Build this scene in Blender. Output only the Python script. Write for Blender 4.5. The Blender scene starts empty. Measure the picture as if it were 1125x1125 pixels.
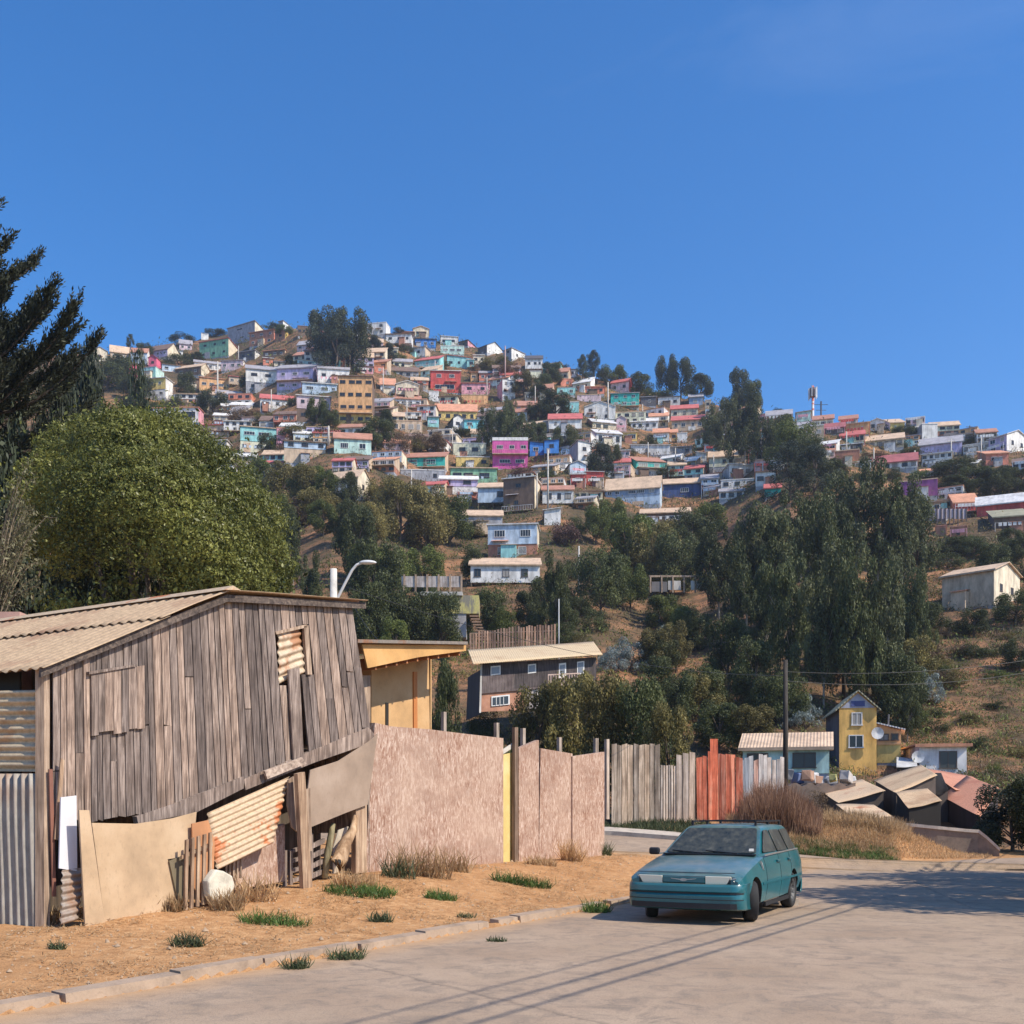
import bpy, bmesh, math, random
import numpy as np
from mathutils import Vector, Matrix
R = math.radians
rng = random.Random(7)
nr = np.random.default_rng(11)
scene = bpy.context.scene
COL = scene.collection
F, CX, HY, EYE = 1200.0, 562.5, 890.0, 1.6      # focal length in photo pixels, principal column, horizon row, eye height

# ---------------------------------------------------------------- materials
def _nodes(name):
    m = bpy.data.materials.new(name); m.use_nodes = True
    nt = m.node_tree; b = nt.nodes['Principled BSDF']
    return m, nt, b
def _n(nt, t, **k):
    n = nt.nodes.new(t)
    for a, v in k.items():
        if hasattr(n, a): setattr(n, a, v)
        else: n.inputs[a].default_value = v
    return n
def ramp(nt, fac, stops):
    r = nt.nodes.new('ShaderNodeValToRGB'); e = r.color_ramp.elements
    while len(e) < len(stops): e.new(0.5)
    for i, (p, c) in enumerate(stops):
        e[i].position = p; e[i].color = (*c, 1)
    nt.links.new(fac, r.inputs['Fac']); return r
def noise(nt, scale, detail=4, rough=.55, stretch=None, coord='Object', dist=0):
    tc = nt.nodes.new('ShaderNodeTexCoord'); n = _n(nt, 'ShaderNodeTexNoise', Scale=scale, Detail=detail, Roughness=rough, Distortion=dist)
    if stretch:
        mp = nt.nodes.new('ShaderNodeMapping'); mp.inputs['Scale'].default_value = stretch
        nt.links.new(tc.outputs[coord], mp.inputs['Vector']); nt.links.new(mp.outputs['Vector'], n.inputs['Vector'])
    else: nt.links.new(tc.outputs[coord], n.inputs['Vector'])
    return n
def mix(nt, a, b, fac, mode='MIX'):
    m = nt.nodes.new('ShaderNodeMix'); m.data_type = 'RGBA'; m.blend_type = mode
    for s, v in ((m.inputs[0], fac), (m.inputs[6], a), (m.inputs[7], b)):
        if hasattr(v, 'links') or hasattr(v, 'is_linked'): nt.links.new(v, s)
        elif isinstance(v, (int, float)): s.default_value = v
        else: s.default_value = (*v, 1)
    return m.outputs[2]
def bump(nt, b, h, strength=.5, dist=.02):
    bp = _n(nt, 'ShaderNodeBump', Strength=strength, Distance=dist)
    nt.links.new(h, bp.inputs['Height']); nt.links.new(bp.outputs['Normal'], b.inputs['Normal'])
_mc = {}
def sc3(c, k): return tuple(max(0, min(1, x*k)) for x in c)
def paint(c, rough=.8, dirt=.35, scale=1.2, stretch=(1, 1, .35), metal=0, bmp=.25):
    key = ('p', c, rough, dirt, scale, metal)
    if key in _mc: return _mc[key]
    m, nt, b = _nodes('weathered_paint')
    n1 = noise(nt, scale, 6, .65, stretch); n2 = noise(nt, scale*9, 3, .6)
    r1 = ramp(nt, n1.outputs['Fac'], [(.38, sc3(c, 1-dirt)), (.6, c), (.8, sc3(c, 1.08))])
    col = mix(nt, r1.outputs['Color'], sc3((c[0]*.7+.05, c[1]*.65+.04, c[2]*.6+.03), .8), ramp(nt, n2.outputs['Fac'], [(.55, (0,)*3), (.8, (dirt,)*3)]).outputs['Color'])
    nt.links.new(col, b.inputs['Base Color']); b.inputs['Roughness'].default_value = rough; b.inputs['Metallic'].default_value = metal
    bump(nt, b, n2.outputs['Fac'], bmp, .01)
    _mc[key] = m; return m
def roofmat(c, ribs=True):
    key = ('r', c, ribs)
    if key in _mc: return _mc[key]
    m, nt, b = _nodes('corrugated_roofing')
    n1 = noise(nt, .7, 5, .7); n2 = noise(nt, 3.5, 5, .7, (1, .25, 1))
    r1 = ramp(nt, n1.outputs['Fac'], [(.3, sc3(c, .62)), (.55, c), (.75, sc3(c, 1.15))])
    col = mix(nt, r1.outputs['Color'], (.22, .09, .05), ramp(nt, n2.outputs['Fac'], [(.55, (0,)*3), (.72, (.55,)*3)]).outputs['Color'])
    nt.links.new(col, b.inputs['Base Color']); b.inputs['Roughness'].default_value = .7
    if ribs:
        tc = nt.nodes.new('ShaderNodeTexCoord'); w = _n(nt, 'ShaderNodeTexWave', Scale=1.6, Distortion=0); w.bands_direction = 'X'
        nt.links.new(tc.outputs['Object'], w.inputs['Vector']); bump(nt, b, w.outputs['Fac'], .8, .03)
    _mc[key] = m; return m
def boardmat(c1, c2, name='old_boards', grain=22, dirx=False, bmp=.5):
    key = ('b', c1, c2, grain, dirx)
    if key in _mc: return _mc[key]
    m, nt, b = _nodes(name)
    g = nt.nodes.new('ShaderNodeNewGeometry'); tc = nt.nodes.new('ShaderNodeTexCoord')
    ad = _n(nt, 'ShaderNodeVectorMath', operation='MULTIPLY_ADD')
    nt.links.new(g.outputs['Random Per Island'], ad.inputs[0]); ad.inputs[1].default_value = (37, 19, 53); nt.links.new(tc.outputs['Object'], ad.inputs[2])
    mp = nt.nodes.new('ShaderNodeMapping'); mp.inputs['Scale'].default_value = (1, 1, .06) if not dirx else (.06, 1, 1)
    nt.links.new(ad.outputs[0], mp.inputs['Vector'])
    n1 = _n(nt, 'ShaderNodeTexNoise', Scale=grain, Detail=6, Roughness=.65, Distortion=.6); nt.links.new(mp.outputs['Vector'], n1.inputs['Vector'])
    n2 = _n(nt, 'ShaderNodeTexNoise', Scale=1.3, Detail=4, Roughness=.6); nt.links.new(ad.outputs[0], n2.inputs['Vector'])
    r1 = ramp(nt, n1.outputs['Fac'], [(.3, sc3(c1, .35)), (.47, c1), (.62, c2), (.8, sc3(c2, 1.25))])
    r2 = ramp(nt, g.outputs['Random Per Island'], [(0, (.5, .48, .48)), (.3, (.85, .82, .8)), (.6, (1.05, 1, .95)), (1, (1.4, 1.25, 1.1))])
    c = mix(nt, r1.outputs['Color'], r2.outputs['Color'], 1.0, 'MULTIPLY')
    r3 = ramp(nt, n2.outputs['Fac'], [(.35, (.55, .52, .5)), (.6, (1, 1, 1))])
    c = mix(nt, c, r3.outputs['Color'], .8, 'MULTIPLY')
    nt.links.new(c, b.inputs['Base Color']); b.inputs['Roughness'].default_value = .9
    bump(nt, b, n1.outputs['Fac'], bmp, .01)
    _mc[key] = m; return m
def leafmat(dark, light, name='leaves', trans=.25, rough=.6, var=1.0):
    key = ('l', dark, light, trans)
    if key in _mc: return _mc[key]
    m, nt, b = _nodes(name)
    g = nt.nodes.new('ShaderNodeNewGeometry'); oi = nt.nodes.new('ShaderNodeObjectInfo')
    n1 = noise(nt, 3.0, 3, .6, coord='Generated')
    ad = _n(nt, 'ShaderNodeMath', operation='MULTIPLY_ADD'); nt.links.new(n1.outputs['Fac'], ad.inputs[0]); ad.inputs[1].default_value = 1.2
    ad2 = _n(nt, 'ShaderNodeMath', operation='MULTIPLY_ADD'); nt.links.new(g.outputs['Random Per Island'], ad2.inputs[0]); ad2.inputs[1].default_value = .55; ad2.inputs[2].default_value = -.38
    nt.links.new(ad2.outputs[0], ad.inputs[2])
    r = ramp(nt, ad.outputs[0], [(.1, dark), (.55, tuple((a+b_)/2 for a, b_ in zip(dark, light))), (.9, light)])
    hs = nt.nodes.new('ShaderNodeHueSaturation'); mr = _n(nt, 'ShaderNodeMapRange'); mr.inputs[3].default_value = .72; mr.inputs[4].default_value = 1.25
    nt.links.new(oi.outputs['Random'], mr.inputs[0]); nt.links.new(mr.outputs[0], hs.inputs['Value']); nt.links.new(r.outputs['Color'], hs.inputs['Color'])
    nt.links.new(hs.outputs['Color'], b.inputs['Base Color']); b.inputs['Roughness'].default_value = rough
    b.inputs['Specular IOR Level'].default_value = .3
    tr = nt.nodes.new('ShaderNodeBsdfTranslucent'); nt.links.new(hs.outputs['Color'], tr.inputs['Color'])
    mx = nt.nodes.new('ShaderNodeMixShader'); mx.inputs[0].default_value = trans
    nt.links.new(b.outputs[0], mx.inputs[1]); nt.links.new(tr.outputs[0], mx.inputs[2])
    nt.links.new(mx.outputs[0], nt.nodes['Material Output'].inputs['Surface'])
    _mc[key] = m; return m
def glassmat(c=(.03, .035, .04), rough=.15, name='window_glass', dust=0):
    key = ('g', c, rough, dust)
    if key in _mc: return _mc[key]
    m, nt, b = _nodes(name)
    b.inputs['Base Color'].default_value = (*c, 1); b.inputs['Roughness'].default_value = rough; b.inputs['Specular IOR Level'].default_value = .5
    if dust:
        n = noise(nt, 9, 7, .75, (1, 1, .4)); r = ramp(nt, n.outputs['Fac'], [(.35, c), (.55, (.06, .062, .05)), (.8, (.15, .145, .115))])
        nt.links.new(r.outputs['Color'], b.inputs['Base Color'])
        r2 = ramp(nt, n.outputs['Fac'], [(.3, (rough,)*3), (.7, (.6,)*3)]); b.inputs['Specular IOR Level'].default_value = .35; nt.links.new(r2.outputs['Color'], b.inputs['Roughness'])
    _mc[key] = m; return m
def rustmat(base, rust, lo=.5, hi=.62, scale=2.2, metal=.25, stretch=(1, 1, 1), rough=.6):
    key = ('ru', base, rust, lo, hi, scale, stretch)
    if key in _mc: return _mc[key]
    m, nt, b = _nodes('rusted_sheet_metal')
    n = noise(nt, scale, 6, .65, stretch); n2 = noise(nt, 14, 4, .7, stretch)
    r0 = ramp(nt, n2.outputs['Fac'], [(.3, sc3(base, .65)), (.6, base), (.85, sc3(base, 1.15))])
    c = mix(nt, r0.outputs['Color'], rust, ramp(nt, n.outputs['Fac'], [(lo, (0,)*3), (hi, (1,)*3)]).outputs['Color'])
    nt.links.new(c, b.inputs['Base Color']); b.inputs['Roughness'].default_value = rough; b.inputs['Metallic'].default_value = metal
    bump(nt, b, n2.outputs['Fac'], .2, .005)
    _mc[key] = m; return m

# ---------------------------------------------------------------- object helpers
def link(name, me, m=None, parent=None, loc=None, rz=0):
    o = bpy.data.objects.new(name, me); COL.objects.link(o)
    if parent: o.parent = parent
    if loc is not None: o.location = loc
    if rz: o.rotation_euler = (0, 0, rz)
    if m and not me.materials:
        for x in (m if isinstance(m, (list, tuple)) else [m]): me.materials.append(x)
    return o
def tag(o, label=None, cat=None, group=None, kind=None):
    for k, v in (('label', label), ('category', cat), ('group', group), ('kind', kind)):
        if v: o[k] = v
    return o
def thing(name, label, cat, loc=(0, 0, 0), rz=0, group=None):
    o = bpy.data.objects.new(name, None); COL.objects.link(o); o.location = loc; o.rotation_euler = (0, 0, rz)
    o.empty_display_size = .2
    return tag(o, label, cat, group)
class MB:
    """collects faces; build() links them as one mesh object"""
    def __init__(s): s.v = []; s.f = []; s.mi = []
    def add(s, vs, fs, mi=0):
        o = len(s.v); s.v += [tuple(v) for v in vs]
        for f in fs: s.f.append([i+o for i in f]); s.mi.append(mi)
        return s
    def box(s, x0, x1, y0, y1, z0, z1, mi=0):
        v = [(x0,y0,z0),(x1,y0,z0),(x1,y1,z0),(x0,y1,z0),(x0,y0,z1),(x1,y0,z1),(x1,y1,z1),(x0,y1,z1)]
        return s.add(v, [(0,3,2,1),(4,5,6,7),(0,1,5,4),(1,2,6,5),(2,3,7,6),(3,0,4,7)], mi)
    def prism(s, poly, off, mi=0, side=None):
        """poly: list of 3D points; off: extrusion vector"""
        p = [Vector(q) for q in poly]; n = len(p); o = Vector(off)
        vs = p + [q+o for q in p]
        s.add(vs, [list(range(n))[::-1]], mi); b = len(s.v)-2*n
        s.f.append([b+n+i for i in range(n)]); s.mi.append(mi)
        for i in range(n):
            j = (i+1) % n; s.f.append([b+i, b+j, b+n+j, b+n+i]); s.mi.append(mi if side is None else side)
        return s
    def slab(s, q, th, mi=0):
        return s.prism(q, (0, 0, th), mi)
    def tube(s, pts, rad, n=6, mi=0):
        pts = [Vector(p) for p in pts]
        if isinstance(rad, (int, float)): rad = [rad]*len(pts)
        o = len(s.v)
        for i, p in enumerate(pts):
            t = (pts[min(i+1, len(pts)-1)] - pts[max(i-1, 0)]).normalized()
            a = t.cross(Vector((0, 0, 1)));
            if a.length < .05: a = t.cross(Vector((1, 0, 0)))
            a.normalize(); b = t.cross(a)
            for k in range(n):
                th = 2*math.pi*k/n; s.v.append(tuple(p + (a*math.cos(th)+b*math.sin(th))*rad[i]))
        for i in range(len(pts)-1):
            for k in range(n):
                s.f.append([o+i*n+k, o+i*n+(k+1) % n, o+(i+1)*n+(k+1) % n, o+(i+1)*n+k]); s.mi.append(mi)
        s.f.append([o+k for k in range(n)]); s.mi.append(mi)
        s.f.append([o+(len(pts)-1)*n+k for k in range(n)][::-1]); s.mi.append(mi)
        return s
    def mesh(s, name, smooth=False):
        me = bpy.data.meshes.new(name); me.from_pydata(s.v, [], s.f); me.update()
        bm = bmesh.new(); bm.from_mesh(me); bmesh.ops.recalc_face_normals(bm, faces=bm.faces)
        bm.to_mesh(me); bm.free()
        me.polygons.foreach_set('material_index', s.mi)
        if smooth: me.polygons.foreach_set('use_smooth', [True]*len(me.polygons))
        return me
    def build(s, name, m, parent=None, smooth=False, bevel=0, **k):
        me = s.mesh(name, smooth)
        for x in (m if isinstance(m, (list, tuple)) else [m]): me.materials.append(x)
        o = link(name, me, None, parent, **k)
        if bevel:
            b = o.modifiers.new('bevel', 'BEVEL'); b.width = bevel; b.segments = 2; b.limit_method = 'ANGLE'
        return o
def npmesh(name, V, Q, mats, mi=None, smooth=False):
    """V (n,3), Q (m,4) quads"""
    me = bpy.data.meshes.new(name); V = np.asarray(V, dtype=np.float32); Q = np.asarray(Q, dtype=np.int32)
    me.vertices.add(len(V)); me.vertices.foreach_set('co', V.ravel())
    me.loops.add(Q.size); me.loops.foreach_set('vertex_index', Q.ravel())
    me.polygons.add(len(Q)); k = Q.shape[1]
    me.polygons.foreach_set('loop_start', np.arange(len(Q), dtype=np.int32)*k)
    try: me.polygons.foreach_set('loop_total', np.full(len(Q), k, dtype=np.int32))
    except Exception: pass
    for x in (mats if isinstance(mats, (list, tuple)) else [mats]): me.materials.append(x)
    if mi is not None: me.polygons.foreach_set('material_index', np.asarray(mi, dtype=np.int32))
    if smooth: me.polygons.foreach_set('use_smooth', np.ones(len(Q), dtype=bool))
    me.update(calc_edges=True); me.validate(); return me

# ---------------------------------------------------------------- the lie of the land
KX, KY = -3.96, 8.46; SX, SY = .505, .863       # a kerb point, the street's direction
DH_Y = np.array([38, 44, 50, 57, 65, 76, 88, 102, 122, 150, 180, 212, 255, 305, 360, 425, 500.])
DH_R = np.array([908, 903, 897, 884, 868, 850, 802, 752, 700, 650, 600, 550, 500, 450, 400, 350, 300.])
CR_X = np.array([-400, 0, 100, 170, 250, 320, 400, 450, 560, 600, 680, 760, 830, 900, 1000, 1040, 1125, 1500.])
CR_R = np.array([400, 392, 388, 382, 366, 360, 362, 368, 388, 402, 420, 438, 452, 468, 472, 484, 488, 500.])
def sstep(a, b, x): t = np.clip((x-a)/(b-a), 0, 1); return t*t*(3-2*t)
def kfac(px, Y):
    k = .07*np.sin(px/95.0+.6) + .05*np.sin(px/41.0+2.0) + .035*np.sin(px/230.0)
    return 1 + k*sstep(75, 150, Y)
def vnoise(x, y):
    return (np.sin(x*1.3+y*.7+.5)*np.cos(y*1.1-x*.4) + .5*np.sin(x*2.9-y*2.3+1.7)*np.cos(y*3.1+x*.8) + .25*np.sin(x*6.1+y*5.3)*np.cos(x*4.7-y*6.9))/1.75
def ground_z(X, Y):
    X = np.asarray(X, float); Y = np.asarray(Y, float)
    Ys = np.maximum(Y, 6.0); px = CX + F*X/Ys
    # hill
    Yk = Ys/kfac(px, Ys); row = np.interp(Yk, DH_Y, DH_R)
    cr = np.interp(px, CR_X, CR_R); Dc = np.interp(-cr, -DH_R, DH_Y)
    hz = EYE + (HY-row)/F*Ys
    Dcw = Dc*kfac(px, Dc); hc = EYE + (HY-cr)/F*Dcw
    hill = np.where(Yk > Dc, hc - (Ys-Dcw)*.12, hz)
    hill = hill + vnoise(X*.16, Y*.16)*.7*sstep(85, 130, Ys)
    # low ground beyond the road, right side lower
    lo = np.interp(px, [600, 860, 950, 1010, 1060, 1125], [1.2, 1.2, 1.05, .6, .2, .15])
    hill = np.where(Ys < 57, hill*(1-sstep(57, 42, Ys)) + lo*sstep(57, 42, Ys), hill)
    # road
    rise = np.interp(px, [670, 745, 850, 970], [.76, .62, .3, 0.])
    z = sstep(24, 36, Ys)*rise
    # verge
    d = -(X-KX)*SY + (Y-KY)*SX; t = (X-KX)*SX + (Y-KY)*SY
    zb = np.interp(t, [-30, 3.5, 9.8, 20], [.14, .16, .52, .46])
    zv = np.where(d < .3, .055, .055 + (zb-.055)*sstep(0, 1, (d-.3)/3.75)) + np.clip(d-4.05, 0, 20)*.045 + .02*vnoise(X*2.1, Y*2.1)
    vm = sstep(22.2, 20.6, t)
    zz = np.where(d > 0, z*(1-vm) + zv*vm, z)
    # bank behind the far kerb
    ye = np.interp(px, [560, 670, 745, 850, 980, 1060, 1125], [37, 36.2, 35.2, 34.2, 33.2, 36, 37.5])
    zz = zz + (np.maximum(hill, lo)-zz)*sstep(0, 1, (Ys-ye)/(np.interp(px, [980, 1060], [3.2, 5.0]))) * (Ys > ye)
    out = np.where(Ys > 40, hill, zz)
    bl = sstep(40, 46, Ys)
    return np.where(Ys > 40, zz*(1-bl)+hill*bl, zz)
def at(px, Y, row=None):
    x = (px-CX)/F*Y
    return Vector((x, Y, EYE+(HY-row)/F*Y if row is not None else float(ground_z(x, Y))))
def row_of(px, Y): return HY - (float(ground_z((px-CX)/F*Y, Y))-EYE)/Y*F
_YS = np.concatenate([np.arange(38, 120, .5), np.arange(120, 560, 1.0)])
def find(px, row, ymin=46):
    """distance at which the ground shows at this row"""
    Ys = _YS[_YS >= ymin]; z = ground_z((px-CX)/F*Ys, Ys); r = HY-(z-EYE)/Ys*F
    k = np.nonzero(r <= row)[0]
    if len(k) == 0:
        return float(Ys[np.argmin(r)])
    return float(Ys[k[0]])
def FP(px, row, d):
    """point where the sight line meets the upright plane d metres left of the kerb"""
    u = (px-CX)/F; Y = (d + .0 + (KY*SX - KX*SY))/(SX - SY*u)
    return Vector((u*Y, Y, EYE+(HY-row)/F*Y))
NS = Vector((-SY, SX, 0)); ST = Vector((SX, SY, 0))
SUN_AZ, SUN_EL = R(-27), R(45)                  # azimuth from +x towards +y
# ---------------------------------------------------------------- camera, light, sky
cam = bpy.data.cameras.new('camera'); cam.sensor_fit = 'HORIZONTAL'; cam.sensor_width = 36
cam.lens = 36*F/1125; cam.shift_y = (HY-562.5)/1125; cam.clip_end = 5000; cam.clip_start = .1
co = bpy.data.objects.new('camera', cam); COL.objects.link(co); co.location = (0, 0, EYE); co.rotation_euler = (R(90), 0, 0); scene.camera = co
sd = Vector((math.cos(SUN_AZ)*math.cos(SUN_EL), math.sin(SUN_AZ)*math.cos(SUN_EL), math.sin(SUN_EL)))
sl = bpy.data.lights.new('sun', 'SUN'); sl.energy = 4.5; sl.angle = R(.5); sl.color = (1, .91, .78)
so = bpy.data.objects.new('sun', sl); COL.objects.link(so); so.rotation_euler = sd.to_track_quat('Z', 'Y').to_euler()
w = bpy.data.worlds.new('World'); scene.world = w; w.use_nodes = True; nt = w.node_tree
sky = nt.nodes.new('ShaderNodeTexSky'); sky.sky_type = 'NISHITA'; sky.sun_disc = False
sky.sun_elevation = SUN_EL; sky.sun_rotation = math.pi/2 - SUN_AZ; sky.altitude = 0; sky.air_density = 1.0; sky.dust_density = .5; sky.ozone_density = 3.0
bg = nt.nodes['Background']; bg.inputs['Strength'].default_value = .145
tc = nt.nodes.new('ShaderNodeTexCoord'); mp = nt.nodes.new('ShaderNodeMapping'); mp.inputs['Scale'].default_value = (1.2, 1.2, 5); mp.inputs['Rotation'].default_value = (.1, .2, .3)
nt.links.new(tc.outputs['Generated'], mp.inputs['Vector'])
cn = _n(nt, 'ShaderNodeTexNoise', Scale=2.3, Detail=7, Roughness=.62, Distortion=.5); nt.links.new(mp.outputs['Vector'], cn.inputs['Vector'])
cr = ramp(nt, cn.outputs['Fac'], [(.62, (0,)*3), (.9, (.045,)*3)])
hs = nt.nodes.new('ShaderNodeHueSaturation'); hs.inputs['Saturation'].default_value = 1.33; nt.links.new(sky.outputs['Color'], hs.inputs['Color'])
tint = mix(nt, hs.outputs['Color'], (.90, .97, 1.09), 1.0, 'MULTIPLY')
nt.links.new(mix(nt, tint, (8, 8.5, 9.5), cr.outputs['Color']), bg.inputs['Color'])
scene.view_settings.view_transform = 'Standard'; scene.view_settings.look = 'None'
scene.view_settings.exposure = .36; scene.view_settings.gamma = 1
scene.cycles.max_bounces = 6; scene.cycles.transparent_max_bounces = 8

# ---------------------------------------------------------------- ground
def groundmat():
    m, nt, b = _nodes('dry_earth')
    n1 = noise(nt, .045, 6, .62); n2 = noise(nt, .35, 6, .7); n3 = noise(nt, 7, 6, .7); n4 = noise(nt, 38, 3, .6)
    near = ramp(nt, n3.outputs['Fac'], [(.3, (.32, .16, .07)), (.5, (.50, .27, .12)), (.68, (.62, .38, .19)), (.85, (.70, .49, .28))])
    fine = mix(nt, near.outputs['Color'], (.3, .17, .09), ramp(nt, n4.outputs['Fac'], [(.55, (0,)*3), (.75, (.6,)*3)]).outputs['Color'])
    fine = mix(nt, fine, (.44, .23, .10), ramp(nt, n2.outputs['Fac'], [(.45, (0,)*3), (.62, (.65,)*3)]).outputs['Color'])
    hill = ramp(nt, n2.outputs['Fac'], [(.32, (.06, .055, .03)), (.43, (.17, .105, .055)), (.54, (.42, .20, .10)), (.72, (.52, .29, .15))])
    hill2 = mix(nt, hill.outputs['Color'], (.06, .06, .035), ramp(nt, n1.outputs['Fac'], [(.42, (.8,)*3), (.6, (0,)*3)]).outputs['Color'])
    n5 = noise(nt, 1.4, 7, .75); hill3 = mix(nt, hill2, (.06, .045, .028), ramp(nt, n5.outputs['Fac'], [(.48, (0,)*3), (.62, (.85,)*3)]).outputs['Color']); hill3 = mix(nt, hill3, (.5, .33, .19), ramp(nt, n3.outputs['Fac'], [(.58, (0,)*3), (.75, (.6,)*3)]).outputs['Color'])
    gp = nt.nodes.new('ShaderNodeNewGeometry'); sx = nt.nodes.new('ShaderNodeSeparateXYZ'); nt.links.new(gp.outputs['Position'], sx.inputs[0])
    mr = _n(nt, 'ShaderNodeMapRange'); mr.inputs[1].default_value = 37; mr.inputs[2].default_value = 44; nt.links.new(sx.outputs['Y'], mr.inputs[0])
    nt.links.new(mix(nt, fine, hill3, mr.outputs[0]), b.inputs['Base Color']); b.inputs['Roughness'].default_value = .95
    b.inputs['Specular IOR Level'].default_value = .145
    ad = _n(nt, 'ShaderNodeMath', operation='ADD'); nt.links.new(n3.outputs['Fac'], ad.inputs[0]); nt.links.new(n4.outputs['Fac'], ad.inputs[1])
    bump(nt, b, ad.outputs[0], .7, .035); return m
def grid_mesh(name, us, ys, zfun, m, s=lambda Y: np.maximum(Y, 12.0)):
    Y = np.repeat(ys, len(us)); X = np.tile(us, len(ys))*s(Y)
    Z = zfun(X, Y); V = np.stack([X, Y, Z], 1); nu = len(us); ny = len(ys)
    i = (np.arange(ny-1)[:, None]*nu + np.arange(nu-1)[None, :]).ravel()
    return npmesh(name, V, np.stack([i, i+1, i+nu+1, i+nu], 1), m, smooth=True)
ys = np.concatenate([np.linspace(-60, 5, 40), np.arange(5.2, 26, .16), np.arange(26, 48, .3), np.geomspace(48, 560, 210), np.linspace(580, 1500, 12)])
us = np.concatenate([np.linspace(-1.8, -.56, 40), np.linspace(-.55, .55, 420), np.linspace(.56, 1.8, 40)])
def gz(X, Y):
    z = ground_z(X, Y); d = -(X-KX)*SY + (Y-KY)*SX
    far = sstep(48, 60, Y)
    z = z + .012*vnoise(X*7, Y*7)*np.where((d > .3) & (Y < 36), 1, 0)
    return z + far*vnoise(X*.9, Y*.9)*.22
tag(link('ground', grid_mesh('ground', us, ys, gz, groundmat())), kind='structure')

# road surface: worn concrete and asphalt, 1.2 cm above the ground sheet
def roadmat():
    m, nt, b = _nodes('worn_road')
    n1 = noise(nt, .35, 6, .65); n2 = noise(nt, 60, 3, .7); n3 = noise(nt, 3.0, 7, .75, dist=.8); n4 = noise(nt, .9, 5, .7, (1, .5, 1))
    c = ramp(nt, n1.outputs['Fac'], [(.3, (.32, .225, .15)), (.5, (.40, .29, .2)), (.7, (.47, .35, .245))])
    c2 = mix(nt, c.outputs['Color'], (.235, .185, .14), ramp(nt, n3.outputs['Fac'], [(.47, (0,)*3), (.62, (.75,)*3)]).outputs['Color'])
    c3 = mix(nt, c2, (.42, .31, .21), ramp(nt, n4.outputs['Fac'], [(.5, (0,)*3), (.68, (.6,)*3)]).outputs['Color'])
    c4 = mix(nt, c3, (.13, .11, .09), ramp(nt, n2.outputs['Fac'], [(.52, (0,)*3), (.7, (.65,)*3)]).outputs['Color'])
    v = _n(nt, 'ShaderNodeTexVoronoi', Scale=.13); v.feature = 'DISTANCE_TO_EDGE'
    tc = nt.nodes.new('ShaderNodeTexCoord'); wv = mix(nt, tc.outputs['Object'], n3.outputs['Color'], .25); nt.links.new(wv, v.inputs['Vector'])
    c5 = mix(nt, (.1, .085, .07), c4, ramp(nt, v.outputs['Distance'], [(.0, (.55,)*3), (.004, (1,)*3)]).outputs['Color'])
    gp = nt.nodes.new('ShaderNodeNewGeometry'); dv = _n(nt, 'ShaderNodeVectorMath', operation='DOT_PRODUCT'); nt.links.new(gp.outputs['Position'], dv.inputs[0]); dv.inputs[1].default_value = (-SY, SX, 0)
    dd = _n(nt, 'ShaderNodeMath', operation='MULTIPLY_ADD'); nt.links.new(n1.outputs['Fac'], dd.inputs[0]); dd.inputs[1].default_value = 1.6; nt.links.new(dv.outputs['Value'], dd.inputs[2])
    mr = _n(nt, 'ShaderNodeMapRange'); k0 = -KX*SY + KY*SX; mr.inputs[1].default_value = k0 - .55 + .8; mr.inputs[2].default_value = k0 + .25 + .8; nt.links.new(dd.outputs[0], mr.inputs[0])
    dirt = mix(nt, (.56, .35, .18), (.44, .25, .12), n3.outputs['Fac'])
    sy = nt.nodes.new('ShaderNodeSeparateXYZ'); nt.links.new(gp.outputs['Position'], sy.inputs[0]); m2 = _n(nt, 'ShaderNodeMapRange'); m2.inputs[1].default_value = 29.5; m2.inputs[2].default_value = 27.5; nt.links.new(sy.outputs['Y'], m2.inputs[0])
    mm = _n(nt, 'ShaderNodeMath', operation='MULTIPLY'); nt.links.new(mr.outputs[0], mm.inputs[0]); nt.links.new(m2.outputs[0], mm.inputs[1]); c5 = mix(nt, c5, dirt, mm.outputs[0])
    nt.links.new(c5, b.inputs['Base Color']); b.inputs['Roughness'].default_value = .9; b.inputs['Specular IOR Level'].default_value = .2
    ad = _n(nt, 'ShaderNodeMath', operation='ADD'); nt.links.new(n2.outputs['Fac'], ad.inputs[0]); nt.links.new(n3.outputs['Fac'], ad.inputs[1])
    bump(nt, b, ad.outputs[0], .45, .012); return m
def yfar(px): return np.interp(px, [560, 670, 745, 850, 980, 1060, 1125], [37, 36.2, 35.2, 34.2, 33.2, 35.4, 36.5])
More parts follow.
